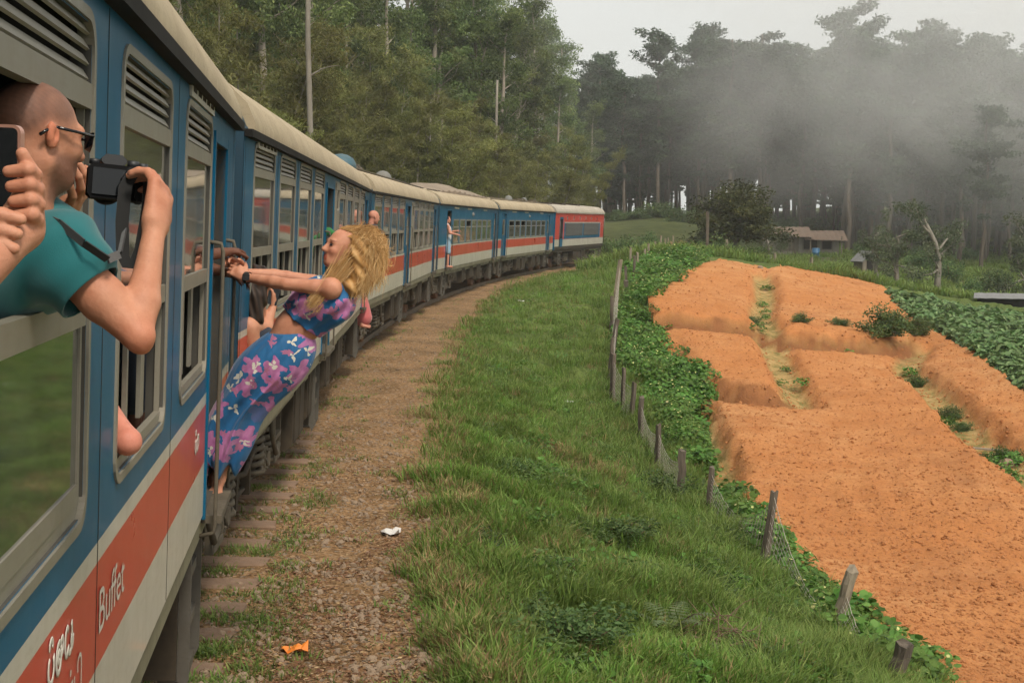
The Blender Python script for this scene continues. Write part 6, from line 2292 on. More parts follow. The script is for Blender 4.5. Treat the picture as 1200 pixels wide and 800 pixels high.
def camera_man():
    H = lambda px, py, Y: at(px, py, Y)
    hc = H(43, 160, 2.47)
    fw = nrm((.60, .79, -.12)); up = nrm((.08, .12, 1))
    e = person('shaven-headed man in teal shirt leaning out of the nearest window with a camera', H(0, 330, 2.45))
    hp, g, R = head_prims(hc, fw, up, .91)
    hp += [('s', g(0, -.030, -.055), H(26, 268, 2.46), .052, .060, .03)]
    def tint(V):
        q = (V - hc) @ R
        t = np.ones((len(V), 3))
        inhead = np.linalg.norm(q, axis=1) < .19
        nz = .08 * np.sin(V @ np.array([310., 170, 240])) * np.sin(V @ np.array([-190., 330, 140]))
        scalp = smooth(-.012, .030, q[:, 2] - .60 * np.clip(q[:, 1] - .02, 0, 1) - .012 + .9 * np.clip(-.02 - q[:, 1], 0, .1)) * inhead
        scalp *= smooth(.075, .035, q[:, 1])
        beard = 1.3 * smooth(-.020, -.042, q[:, 2]) * smooth(.0, .022, q[:, 1] + .010) * smooth(-.135, -.115, q[:, 2]) * inhead * .55
        m = np.clip(np.maximum(scalp * .80, beard) + nz * (scalp > .1), 0, 1)[:, None]
        t = t * (1 - m) + np.array([.26, .29, .34]) * m
        rd = np.exp(-(np.linalg.norm(V - H(163, 405, 2.40), axis=1) / .05) ** 2)[:, None] + .6 * np.exp(-(np.linalg.norm(V - H(188, 212, 2.60), axis=1) / .05) ** 2)[:, None]
        t = t * (1 - .8 * np.clip(rd, 0, 1)) + np.array([1.06, .78, .72]) * .8 * np.clip(rd, 0, 1)
        ear = (np.abs(q[:, 0]) > .070) & inhead & (np.abs(q[:, 2]) < .04)
        t[ear] = (1.04, .80, .74)
        return t
    # near arm: shoulder - elbow - wrist
    sh, el, wr = H(72, 300, 2.42), H(161, 392, 2.40), H(182, 262, 2.54)
    arm = [('s', sh, sh + (el - sh) * .55, .046, .044, .012), ('s', sh + (el - sh) * .55, el, .043, .030, .012), ('s', el, el + (wr - el) * .28, .028, .0325, .010), ('s', el + (wr - el) * .28, wr, .0325, .0185, .010), ('s', el + np.array([.008, 0, -.020]), el + np.array([.016, -.004, -.004]), .016, .013, .018), ('s', el + (wr - el) * .1 + np.array([-.014, -.010, 0]), el + (wr - el) * .45 + np.array([-.006, -.006, 0]), .018, .012, .02)]
    hd = nrm(H(189, 212, 2.60) - wr)
    hand_r = hand_prims(wr, H(190, 214, 2.60) - wr, (-.75, .35, .25), 1.02, (.55, .75, .5), .06, 1, (.6, .5), .5)
    # far hand under the lens
    sh2, el2, wr2 = H(10, 300, 2.75), H(40, 300, 2.86), H(68, 252, 2.86)
    arm2 = [('s', sh2, el2, .05, .036), ('s', el2, wr2, .036, .022)]
    hand_l = hand_prims(wr2, H(98, 226, 2.80) - wr2, (.15, -.55, .8), 1.0, (.25, .55, .4), .10, -1, (.4, .7), .35)
    body_mesh('body', [(hp, .0042, .022), (arm, .006, .016), (hand_r + [('s', el + (wr - el) * .55, wr + (wr - el) * .06,   .0265, .0195, .02)], .0034, .006), (arm2, .008, .02), (hand_l, .0036, .006)], 'skin_tan', e, tint)
    # shirt
    pr = [('e', H(-10, 318, 2.52), (.14, .14, .10)), ('s', H(-40, 300, 2.40), H(40, 300, 2.56), .13, .11), ('s', H(40, 292, 2.55), sh, .095, .078), ('s', sh, H(98, 336, 2.415), .076, .070), ('s', H(30, 270, 2.52), H(34, 264, 2.52), .080, .075),
          ('s', H(-90, 315, 2.3), H(-30, 312, 2.5), .13, .12), ('s', H(0, 290, 2.7), sh2, .09, .07)]
    v, f = solid('shirt', pr, .006, .04, disp=lambda G: .003 * np.sin(G @ np.array([38., 18, -60]) + 1.5 * np.sin(G @ np.array([14., 9, 10]))) + .002 * np.sin(G @ np.array([-30., 50, 45])))
    # open the sleeve: drop the cap where the arm leaves it
    ax = nrm(el - sh); c_ = v[f].mean(1)
    hm = H(98, 336, 2.415); v, cap = clip_hem(v, f, hm + ax * .016, ax, .13)
    f = f[~cap]
    me = np_mesh('shirt', v - np.array(e.location), f, True); o = link('shirt', me, MAT['teal_shirt'], e)
    so = o.modifiers.new('thickness', 'SOLIDIFY'); so.thickness = .004
    # stitched seam over the shoulder
    # sunglasses
    mb = MB(); b = np.array(e.location)
    for sx in (-1, 1):
        mb.tube([g(sx * .080, -.005, .014) - b, g(sx * .079, .04, .013) - b, g(sx * .072, .088, .012) - b], .0032, 6)
        mb.tube([g(sx * .080, -.005, .014) - b, g(sx * .083, -.030, .004) - b, g(sx * .082, -.045, -.008) - b], .0032, 6)
        mb.add([tuple(g(sx * x, y, z) - b) for x, y, z in ((.012, .106, .022), (.045, .102, .024), (.071, .090, .020), (.070, .088, -.008), (.045, .100, -.020), (.014, .106, -.010))], [(0, 1, 2, 3, 4, 5)] if sx > 0 else [(5, 4, 3, 2, 1, 0)])
    mb.tube([g(-.014, .107, .012) - b, g(.014, .107, .012) - b], .003, 6)
    mb.build('sunglasses', MAT['lens_dark'], e)
    # camera strap from the neck over the shoulder
    mb = MB()
    pts = [H(42, 250, 2.42), H(70, 262, 2.36), H(98, 285, 2.33), H(126, 304, 2.36), H(140, 298, 2.45), H(146, 270, 2.52)]
    for p, q in zip(pts[:-1], pts[1:]):
        d = nrm(q - p); w = nrm(np.cross(d, [.3, 1, .2])) * .008; t_ = nrm(np.cross(d, w)) * .0015
        mb.add([tuple(c - b) for c in (p - w - t_, p + w - t_, p + w + t_, p - w + t_, q - w - t_, q + w - t_, q + w + t_, q - w + t_)], [(0, 1, 5, 4), (1, 2, 6, 5), (2, 3, 7, 6), (3, 0, 4, 7)])
    mb.build('neck_strap', MAT['black_strap'], e)
    # the camera itself: a thing of its own in his hands
    cc = H(137, 215, 2.66)
    ex, ey, ez = nrm((.92, .38, -.10)), None, nrm((.05, .10, 1))
    ey = np.cross(ez, ex); ez = np.cross(ex, ey)
    M = Matrix(((ex[0], ey[0], ez[0], cc[0]), (ex[1], ey[1], ez[1], cc[1]), (ex[2], ey[2], ez[2], cc[2]), (0, 0, 0, 1)))
    k = bpy.data.objects.new('camera_body', None); COL.objects.link(k); k.matrix_world = M
    tag(k, 'black mirrorless camera with hanging strap held up by the shaven-headed man', 'camera')
    mb = MB(); mb.cbox((0, 0, 0), (.118, .045, .070), bev=.008); mb.cbox((.046, -.006, -.004), (.026, .062, .066), bev=.008)
    mb.build('body', MAT['black_plastic'], k)
    mb = MB(); mb.cbox((-.01, .0, .044), (.05, .042, .024), bev=.009); mb.build('viewfinder', MAT['grey_plastic'], k)
    mb = MB(); mb.cyl((.030, .002, .042), .012, .014, 'z', 18); mb.cyl((.050, .002, .040), .010, .012, 'z', 18); mb.cyl((-.046, 0, .040), .011, .010, 'z', 18); mb.build('dials', MAT['grey_plastic'], k)
    mb = MB(); mb.lathe((-.012, .0, -.004), [(.0, .11), (.028, .11), (.033, .105), (.034, .075), (.031, .07), (.033, .02), (.0, .02)], 'y', 24); mb.build('lens', MAT['black_plastic'], k)
    mb = MB(); mb.box((-.05, -.0265, -.028), (.026, -.0235, .026)); mb.build('screen', MAT['phone_glass'], k)
    mb = MB()
    # wide strap loop hanging from the right lug
    for off, xs in ((0, ((.054, .03), (.060, .02), (.060, -.05), (.052, -.13), (.040, -.17))), (.012, ((.054, .03), (.030, .028), (.012, -.01), (.010, -.08), (.016, -.15), (.030, -.175)))):
        pts = [(x, -.034 - .012 * (i > 0) - off * .5, z) for i, (x, z) in enumerate(xs)]
        for p, q in zip(pts[:-1], pts[1:]):
            mb.add([(p[0] - .013, p[1], p[2]), (p[0] + .013, p[1], p[2]), (q[0] + .013, q[1], q[2]), (q[0] - .013, q[1], q[2])], [(0, 1, 2, 3)])
    s_ = mb.build('strap', MAT['black_strap'], k); so = s_.modifiers.new('thickness', 'SOLIDIFY'); so.thickness = .0025
camera_man()

# ---------- hands with a phone at the left edge
def phone_hands():
    H = at
    e = person('hands of a passenger holding up a phone at the left edge', H(-40, 300, 1.42))
    palm = [('s', H(40, 222, 1.415), H(28, 268, 1.415), .012, .020, .012), ('s', H(32, 226, 1.425), H(14, 272, 1.42), .014, .020, .012), ('s', H(22, 268, 1.41), H(-30, 318, 1.36), .024, .028, .014)]
    fing = []
    for k in range(4):
        y = 200 + 17.5 * k
        a, b_, c = H(40 + 2 * k - (k == 3) * 4, y + 5, 1.405), H(33 + 1.5 * k, y - 1, 1.392), H(10 + 3 * k, y + 1, 1.392)
        fing += [('s', H(36, y + 16, 1.415), a, .0085, .0083, .004), ('s', a, b_, .0083, .0080, .003), ('s', b_, c, .0080, .0066, .002)]
    fing += [('s', H(34, 214, 1.42), H(33, 196, 1.405), .0095, .0085, .004), ('s', H(33, 196, 1.405), H(26, 180, 1.398), .0085, .0068, .002)]
    low = []
    for k in range(3):
        y = 252 + 17 * k
        low += [('s', H(-30, y + 8, 1.38), H(2, y, 1.372), .0090, .0086, .003), ('s', H(2, y, 1.372), H(24 - 4 * k, y + 5, 1.374), .0086, .0066, .002)]
    body_mesh('body', [(palm + fing, .0023, .004), (low, .0026, .004)], 'skin_fair', e)
    c = H(3, 205, 1.44)
    k = bpy.data.objects.new('phone', None); COL.objects.link(k)
    k.matrix_world = Matrix.Translation(tuple(c)) @ Matrix.Rotation(.05, 4, 'Y') @ Matrix.Rotation(-.10, 4, 'Z')
    tag(k, 'smartphone in rose-coloured case held up at the left edge', 'phone')
    S = 1.44 / F_PX
    hw, hh = 23 * S, 58 * S
    mb = MB(); v = rrect(-hw, hw, -hh, hh, .009, 5)
    mb.prism(v, -.003, .006); mb.build('case', MAT['rose_metal'], k)
    mb = MB(); mb.prism(rrect(-hw + .0035, hw - .0035, -hh + .0035, hh - .0035, .006, 5), -.0045, -.0031); mb.build('screen', MAT['phone_glass'], k)
phone_hands()

# ---------- elbow out of the second window
def elbow_passenger():
    H = at
    Y = 3.32
    e = person('bare elbow of a passenger resting on the sill of the second window', H(128, 540, Y))
    elb = car_pt(0, HW + .012, 11.24, ZB + .80)
    pr = [('s', elb, car_pt(0, HW - .22, 11.55, ZB + 1.02), .034, .040), ('s', elb, car_pt(0, HW - .10, 11.62, ZB + .80), .033, .027), ('e', elb + np.array([.01, -.01, -.004]), (.033, .033, .033))]
    body_mesh('body', [(pr, .006, .02)], 'skin_rosy', e, lambda V: np.tile([1.12, .95, .95], (len(V), 1)))
    pr = [('s', car_pt(0, HW - .20, 11.52, ZB + 1.0), car_pt(0, HW - .4, 11.7, ZB + 1.2), .05, .07)]
    v, f = solid('sleeve', pr, .01, .02); link('sleeve', np_mesh('sleeve', v - np.array(e.location), f, True), MAT['dark_cloth'], e)
elbow_passenger()

# ---------- the woman hanging from the open door
def dress_mat():
    m, nt, b = _nt('floral_dress')
    tc = nt.nodes.new('ShaderNodeTexCoord')
    mp = nt.nodes.new('ShaderNodeMapping'); mp.inputs['Scale'].default_value = (1, .55, 1); mp.inputs['Rotation'].default_value = (PI / 2, 0, 0)
    nt.links.new(tc.outputs['Object'], mp.inputs['Vector'])
    wp = N(nt, 'ShaderNodeTexNoise', Scale=14.0, Detail=3.0)
    nt.links.new(mp.outputs[0], wp.inputs['Vector'])
    ad = nt.nodes.new('ShaderNodeMixRGB'); ad.blend_type = 'ADD'; ad.inputs[0].default_value = .085
    nt.links.new(mp.outputs[0], ad.inputs[1]); nt.links.new(wp.outputs['Color'], ad.inputs[2])
    def flowers(scale, rnd, petals, r0, amp, off):
        v = nt.nodes.new('ShaderNodeTexVoronoi'); v.voronoi_dimensions = '2D'; v.inputs['Scale'].default_value = scale; v.inputs['Randomness'].default_value = rnd
        of = nt.nodes.new('ShaderNodeVectorMath'); of.operation = 'ADD'; of.inputs[1].default_value = (off, off * .7, 0)
        nt.links.new(ad.outputs[0], of.inputs[0]); nt.links.new(of.outputs[0], v.inputs['Vector'])
        sb = nt.nodes.new('ShaderNodeVectorMath'); sb.operation = 'SUBTRACT'
        nt.links.new(of.outputs[0], sb.inputs[0]); nt.links.new(v.outputs['Position'], sb.inputs[1])
        sp = nt.nodes.new('ShaderNodeSeparateXYZ'); nt.links.new(sb.outputs[0], sp.inputs[0])
        an = nt.nodes.new('ShaderNodeMath'); an.operation = 'ARCTAN2'; nt.links.new(sp.outputs[0], an.inputs[0]); nt.links.new(sp.outputs[1], an.inputs[1])
        cs = nt.nodes.new('ShaderNodeSeparateColor'); nt.links.new(v.outputs['Color'], cs.inputs[0])
        ml = nt.nodes.new('ShaderNodeMath'); ml.operation = 'MULTIPLY_ADD'; ml.inputs[1].default_value = petals; nt.links.new(an.outputs[0], ml.inputs[0]); nt.links.new(cs.outputs[2], ml.inputs[2])
        sn = nt.nodes.new('ShaderNodeMath'); sn.operation = 'SINE'; nt.links.new(ml.outputs[0], sn.inputs[0])
        th = nt.nodes.new('ShaderNodeMath'); th.operation = 'MULTIPLY_ADD'; th.inputs[1].default_value = amp; th.inputs[2].default_value = r0; nt.links.new(sn.outputs[0], th.inputs[0])
        lt_ = nt.nodes.new('ShaderNodeMath'); lt_.operation = 'LESS_THAN'; nt.links.new(v.outputs['Distance'], lt_.inputs[0]); nt.links.new(th.outputs[0], lt_.inputs[1])
        return lt_.outputs[0], cs.outputs[0], v.outputs['Distance']
    base = mixc(nt, noise(nt, 6, 3), (0.004, 0.075, 0.20), (0.008, 0.125, 0.30))
    f1, c1, d1 = flowers(7.8, .9, 5, .38, .13, 0)
    keep = ramp(nt, c1, [(.80, (1, 1, 1)), (.83, (0, 0, 0))])
    fl = nt.nodes.new('ShaderNodeMath'); fl.operation = 'MULTIPLY'; nt.links.new(f1, fl.inputs[0]); nt.links.new(keep.outputs[0], fl.inputs[1])
    pk = ramp(nt, noise(nt, 22, 3), [(.3, (.32, .085, .24)), (.7, (.47, .18, .36))])
    col = mixc(nt, fl.outputs[0], base, pk.outputs[0])
    f2, c2, d2 = flowers(10.5, .95, 3, .13, .17, 3.7)
    k2 = ramp(nt, c2, [(.62, (1, 1, 1)), (.66, (0, 0, 0))])
    f2b = nt.nodes.new('ShaderNodeMath'); f2b.operation = 'MULTIPLY'; nt.links.new(f2, f2b.inputs[0]); nt.links.new(k2.outputs[0], f2b.inputs[1])
    col = mixc(nt, f2b.outputs[0], col, (.55, .52, .44))
    f3, c3, d3 = flowers(12, .95, 5, .22, .08, 9.1)
    k3 = ramp(nt, c3, [(.28, (1, 1, 1)), (.32, (0, 0, 0))])
    f3b = nt.nodes.new('ShaderNodeMath'); f3b.operation = 'MULTIPLY'; nt.links.new(f3, f3b.inputs[0]); nt.links.new(k3.outputs[0], f3b.inputs[1])
    col = mixc(nt, f3b.outputs[0], col, (.36, .12, .22))
    nt.links.new(col, b.inputs['Base Color'])
    b.inputs['Roughness'].default_value = .75; b.inputs['Sheen Weight'].default_value = .15
    bump(nt, b, noise(nt, 8, 3, .5, stretch=(1.6, 1, .6), dist=.4), .5, .03)
    MAT['floral_dress'] = m
dress_mat()

def ribbons(paths, w0, w1, tints, side=(0, 1, 0)):
    V, Fq, T = [], [], []
    for p, t in zip(paths, tints):
        p = np.asarray(p); n = len(p)
        d = np.gradient(p, axis=0); d /= np.linalg.norm(d, axis=1)[:, None] + 1e-9
        u = np.cross(d, np.asarray(side, float) + rs_.normal(size=3) * .5); u /= np.linalg.norm(u, axis=1)[:, None] + 1e-9
        w = np.linspace(w0, w1, n)[:, None] * rs_.uniform(.5, 1.3)
        b = sum(len(x) for x in V)
        V.append(np.stack([p - u * w / 2, p + u * w / 2], 1).reshape(-1, 3))
        i = np.arange(n - 1) * 2 + b
        Fq.append(np.stack([i, i + 1, i + 3, i + 2], -1))
        tt = np.repeat(np.clip(t + np.linspace(-.12, .15, n), 0, 1), 2)
        T.append(np.stack([tt, tt, tt, np.ones_like(tt)], -1))
    return np.concatenate(V), np.concatenate(Fq), np.concatenate(T)

def hanging_woman():
    Y0 = 6.72
    H = lambda px, py, dy=0.0: at(px, py, Y0 + dy)
    e = person('blond woman in blue floral two-piece dress hanging out of the open coach door', H(245, 585))
    b = np.array(e.location)
    hc = H(402, 292, -.02); fw = nrm((-.82, -.50, .26)); up = nrm((.26, .05, 1))
    hp, g, R = head_prims(hc, fw, up, 1.0)
    shn, shf = H(388, 338, -.15), H(382, 334, .17)
    hp += [('s', g(0, -.025, -.06), H(393, 330, .0), .046, .052, .03)]
    rail = car_pt(0, HW + .06, 13.84 + .74, ZB + 1.0)
    def arm(sh, el, wr):
        return [('s', sh, sh + (el - sh) * .35, .044, .040, .012), ('s', sh + (el - sh) * .35, el, .040, .030, .012), ('s', el, el + (wr - el) * .3, .031, .033, .01), ('s', el + (wr - el) * .3, wr, .033, .020, .01)]
    wn_, wf_ = H(288, 325, -.03), H(286, 319, .07)
    an = arm(shn, H(335, 333, -.14), wn_); af = arm(shf, H(336, 324, .14), wf_)
    hn = hand_prims(wn_, H(270, 312, 0) - wn_, (-.35, .9, -.25), .95, (.55, .8, .6), .05, 1, (.5, .6), .4)
    hf = hand_prims(wf_, H(270, 306, .04) - wf_, (-.35, -.9, -.2), .95, (.5, .8, .6), .05, -1, (.5, .6), .4)
    torso = [('s', shn, shf, .058, .055), ('e', H(379, 352, .01), (.125, .15, .10)), ('s', H(375, 358, .01), H(346, 385, .01), .125, .105), ('s', H(346, 385, .01), H(334, 408, .01), .098, .11)]
    leg = [('s', H(330, 412, -.07), H(288, 466, -.06), .06, .045), ('s', H(288, 466, -.06), H(257, 560, -.02), .042, .027), ('s', H(330, 412, .09), H(286, 470, .06), .06, .045), ('s', H(286, 470, .06), H(252, 562, .08), .042, .027)]
    feet = []
    for q0, q1 in ((H(257, 560, -.02), H(246, 582, -.06)), (H(252, 562, .08), H(240, 581, .05))):
        feet += [('s', q0, q1 + np.array([.03, .01, .022]), .030, .027), ('s', q1 + np.array([.03, .01, .008]), q1 + np.array([-.09, -.02, .0]), .027, .020)]
    def tint(V):
        q = (V - hc) @ R
        t = np.ones((len(V), 3))
        lip = (np.abs(q[:, 0]) < .022) & (q[:, 1] > .070) & (q[:, 2] < -.049) & (q[:, 2] > -.076)
        t[lip] = (1.0, .58, .56)
        ck = np.exp(-(((np.abs(q[:, 0]) - .04) / .02) ** 2 + ((q[:, 1] - .07) / .03) ** 2 + ((q[:, 2] + .022) / .022) ** 2))[:, None]
        t = t * (1 - .35 * ck) + np.array([1.1, .75, .72]) * .35 * ck
        brow = (np.abs(np.abs(q[:, 0]) - .030) < .018) & (q[:, 1] > .06) & (np.abs(q[:, 2] - .027) < .005)
        t[brow] = (.45, .38, .34)
        return t
    body_mesh('body', [(hp, .0055, .022), (torso + an + af + leg + feet, .0085, .035), (hn + [('s', wn_ + (H(335, 333, -.14) - wn_) * .4, wn_, .028, .020, .015)], .0042, .006), (hf, .0042, .006)], 'skin_fair', e, tint)
    # eyes
    mb = MB()
    for sx in (-1, 1):
        c = g(sx * .031, .082, .006) - b
        mb.tube([c - R[:, 0] * .013, c + np.array(R[:, 1]) * .006, c + R[:, 0] * .013], [.003, .0055, .003], 6)
    mb.build('eyes', MAT['lens_dark'], e)
    # cropped top
    pr = [('e', H(380, 354, .01), (.140, .165, .115)), ('s', H(378, 356, .01), H(354, 377, .01), .140, .122), ('e', H(362, 352, .01), (.09, .14, .08)), ('s', H(392, 340, -.10), H(390, 340, .12), .055, .055), ('e', H(398, 356, .0), (.075, .15, .09))]
    cut = H(355, 374, .01); axv = nrm(H(378, 350, 0) - H(346, 388, 0))
    v, f = solid('top', pr, .009, .05, disp=lambda G: .006 * np.sin(G @ np.array([50., 20, -60])) + .004 * np.sin(G @ np.array([-30., 40, 80])))
    v, cap = clip_hem(v, f, cut - axv * .012, -axv, 9)
    f = f[~cap]
    o = link('top', np_mesh('top', v - b, f, True), MAT['floral_dress'], e); so = o.modifiers.new('thickness', 'SOLIDIFY'); so.thickness = .005
    # long skirt gathered at the waist, swept back against the doorway
    rows = [(389, 315, 362, .128), (393, 308, 366, .145), (400, 299, 370, .16), (409, 288, 371, .175), (420, 277, 369, .185), (434, 269, 363, .19), (448, 264, 351, .18), (460, 259, 336, .175), (472, 252, 322, .17), (485, 245, 311, .165), (500, 239, 304, .165), (515, 234, 300, .165), (530, 232, 292, .155), (541, 236, 285, .14), (549, 244, 279, .12)]
    n = 72
    V = []
    for r, (py, xl, xr, ry) in enumerate(rows):
        a, c = H(xl, py), H(xr, py)
        ctr, hx = (a + c) / 2, (c[0] - a[0]) / 2
        t = r / (len(rows) - 1)
        tilt = .30 * (t - .1) if t > .3 else .06
        for j in range(n):
            th = 2 * PI * j / n
            fold = 1 + (.035 + .10 * t) * math.sin(7 * th + 5.5 * t) + .06 * t * math.sin(12 * th - 4 * t) + .04 * math.sin(4 * th + 7 * t) + .03 * math.sin(19 * th + 9 * t)
            V.append(ctr + np.array([hx * math.cos(th) * (.93 + .07 * fold), ry * math.sin(th) * fold, .10 * t * math.cos(th) * 0 + .035 * t * math.sin(5 * th)]))
    V = np.array(V)
    k_ = len(rows)
    Fq = np.array([(i * n + j, i * n + (j + 1) % n, (i + 1) * n + (j + 1) % n, (i + 1) * n + j) for i in range(k_ - 1) for j in range(n)])
    o = link('skirt', np_mesh('skirt', V - b, Fq[:, ::-1], True), MAT['floral_dress'], e)
    ss = o.modifiers.new('soft', 'SUBSURF'); ss.levels = ss.render_levels = 1
    so = o.modifiers.new('thickness', 'SOLIDIFY'); so.thickness = .004
    # watch
    mb = MB(); d = nrm(wn_ - H(335, 333, -.14)); c = wn_ - d * .01 - b
    mb.tube([c - d * .011, c + d * .011], .031, 14, caps=False)
    w = mb.build('wristwatch', MAT['rubber_black'], e)
    face = c + np.array([.0, -.030, .006]); mb = MB(); mb.cbox(tuple(face), (.036, .012, .036), bev=.006); mb.build('watch_case', MAT['grey_plastic'], w)
    # sandals
    mb = MB()
    for q1 in (H(246, 582, -.06), H(240, 581, .05)):
        p = q1 - b; mb.box((p[0] - .12, p[1] - .04, p[2] - .030), (p[0] + .065, p[1] + .04, p[2] - .017)); mb.tube([(p[0] - .05, p[1] - .04, p[2] - .02), (p[0] - .05, p[1], p[2] + .02), (p[0] - .05, p[1] + .04, p[2] - .02)], .006, 6)
    mb.build('sandals', MAT['orange_tape'], e)
    # hair: inner mass plus many strands blown back
    pr = [('e', g(0, -.048, .036), (.086, .088, .090), R), ('e', H(420, 298, 0), (.085, .12, .11)), ('e', H(423, 318, 0), (.075, .11, .09)), ('e', H(412, 334, -.03), (.08, .09, .055)), ('s', H(405, 338, -.06), H(372, 353, -.13), .045, .016)]
    def wave(G):
        return .005 * np.sin(G @ np.array([55., 35, 70])) + .003 * np.sin(G @ np.array([120., -60, 90]))
    v, f = solid('hair', pr, .007, .04, wave)
    q = (v - hc) @ R                                   # keep the face clear
    keepv = ~((q[:, 1] > .004) & (q[:, 2] < .066) & (q[:, 2] > -.16))
    f = f[keepv[f].all(1)]
    tn = np.clip(.42 + .22 * np.sin(v @ np.array([90., 40, 30])) + .25 * (v[:, 0] - hc[0]) * 3, 0, 1)
    hb = link('hair', np_mesh('hair', v - b, f, True, {'tint': np.stack([tn] * 3 + [np.ones_like(tn)], -1)}), MAT['hair_blond'], e)
    paths, tints = [], []
    r5 = np.random.default_rng(77)
    ends = [(H(437, 294, 0), .030), (H(441, 310, -.02), .030), (H(436, 326, -.05), .032), (H(422, 340, -.07), .028), (H(368, 354, -.15), .018), (H(425, 290, -.06), .05), (H(398, 345, -.12), .04)]
    for i in range(7000):
        th = r5.uniform(0, 2 * PI); ph = r5.uniform(0, .62 * PI)
        loc = np.array([.080 * math.sin(ph) * math.cos(th), -.02 + .095 * math.sin(ph) * math.sin(th), .035 + .092 * math.cos(ph)])
        if loc[1] > -.005 and loc[2] < .098:
            loc[1] = -.01 - .5 * abs(loc[1])
        p0 = g(*loc)
        en, sd = ends[int(r5.choice(7, p=[.24, .25, .18, .09, .14, .10, .00]))]
        p3 = en + r5.normal(size=3) * sd
        back = -fw * .07 + np.array([.07, 0, .015])
        p1 = p0 + nrm(p0 - hc) * .022 + back * r5.uniform(.3, 1.0)
        p2 = p1 * .4 + p3 * .6 + np.array([.035, -.03, .01]) * r5.uniform(.2, 1.1) + r5.normal(size=3) * .015
        ts = np.linspace(0, 1, 12)[:, None]
        path = (1 - ts) ** 3 * p0 + 3 * ts * (1 - ts) ** 2 * p1 + 3 * ts ** 2 * (1 - ts) * p2 + ts ** 3 * p3
        ph0 = r5.uniform(0, 6.28)
        path = path + np.sin(ts * 10 + p0[2] * 45 + p0[1] * 30 + ph0 * .3) * np.array([.012, .010, .020]) * ts ** .7 + r5.normal(size=3) * .005 * ts ** 2
        paths.append(path); tints.append(np.clip(.34 + .55 * r5.random() - .22 * (ph < .5) , 0, 1))
    V, Fq, T = ribbons(paths, .0026, .0010, tints)
    link('hair_strands', np_mesh('hair_strands', V - b, Fq, False, {'tint': T}), MAT['hair_blond'], hb)['kind'] = 'stuff'
hanging_woman()

# ---------- passengers farther along
def figure(label, loc, yaw, pose, skin_m, cloth_m, lower_m, hair_m='hair_dark', s=1.0, voxel=.012, arms=(), bald=False, sit=False, lean=0.0):
    """small upright figure; arms: list of (elbow, wrist) in the figure's frame (x right, y forward)"""
    e = person(label, loc)
    e.rotation_euler = (-lean, 0, yaw); e.scale = (s, s, s)
    hc = np.array([0, .02, 1.52]); fw = np.array([0, 1, 0.]); up = np.array([0, 0, 1.])
    hp, g, R = head_prims(hc, fw, up, 1.0)
    hp += [('s', np.array([0, -.01, 1.46]), np.array([0, -.02, 1.34]), .05, .055)]
    skin_p = []
    cl = [('e', np.array([0, 0, 1.24]), (.19, .115, .14)), ('s', np.array([0, 0, 1.2]), np.array([0, 0, .95]), .145, .14), ('s', np.array([-.15, 0, 1.33]), np.array([.15, 0, 1.33]), .065, .065)]
    for i, (el, wr, sleeve) in enumerate(arms):
        sx = -1 if el[0] < 0 else 1
        sh = np.array([sx * .19, 0, 1.32]); el, wr = np.array(el), np.array(wr)
        (cl if sleeve else skin_p).append(('s', sh, el, .055, .045)); (cl if sleeve == 2 else skin_p).append(('s', el, wr, .042, .028))
        skin_p += hand_prims(wr, wr - el, (0, .3, -1), 1.0, (.4, .6, .4), .08)
    if sit:
        lg = [('s', np.array([sx * .09, 0, .92]), np.array([sx * .10, .42, .90]), .085, .07) for sx in (-1, 1)] + [('s', np.array([0, .44, .86]), np.array([0, .47, .60]), .13, .16)]
        lo = [('s', np.array([sx * .10, .42, .90]), np.array([sx * .10, .46, .48]), .055, .035) for sx in (-1, 1)] + [('s', np.array([sx * .10, .45, .47]), np.array([sx * .10, .58, .44]), .035, .028) for sx in (-1, 1)]
    else:
        lg = [('s', np.array([sx * .09, 0, .90]), np.array([sx * .10, .02, .50]), .095, .085) for sx in (-1, 1)] + [('e', np.array([0, 0, .72]), (.17, .13, .25))]
        lo = [('s', np.array([sx * .10, .02, .52]), np.array([sx * .10, 0, .09]), .052, .036) for sx in (-1, 1)] + [('s', np.array([sx * .10, -.03, .045]), np.array([sx * .10, .14, .035]), .04, .032) for sx in (-1, 1)]
    vs_, fs_, o_ = [], [], 0
    for pr, vx in ((hp, voxel * .8), (skin_p + lo, voxel)):
        v, f = solid('body', pr, vx, .02); vs_.append(v); fs_.append(f + o_); o_ += len(v)
    V = np.concatenate(vs_)
    link('body', np_mesh('body', V, np.concatenate(fs_), True, {'tint': np.ones((len(V), 4))}), MAT[skin_m], e)
    v, f = solid('shirt', cl, voxel, .03); link('shirt', np_mesh('shirt', v, f, True), MAT[cloth_m], e)
    v, f = solid('trousers', lg, voxel, .03); link('skirt' if lower_m in ('pale_blue_cloth', 'pink_cloth') else 'trousers', np_mesh('trousers', v, f, True), MAT[lower_m], e)
    if not bald:
        v, f = solid('hair', [('e', hc + [0, -.03, .035], (.088, .098, .088)), ('e', hc + [0, -.06, -.03], (.075, .06, .09))], voxel * .8, .03)
        k = ~((v[:, 1] > hc[1] + .045) & (v[:, 2] < hc[2] + .075)); f = f[k[f].all(1)]
        link('hair', np_mesh('hair', v, f, True, {'tint': np.full((len(v), 4), .5)}), MAT[hair_m], e)
    return e
def yaw_out(i):
    return -CARS[i][1] - PI / 2                         # facing out of the near side (+x of the vehicle)

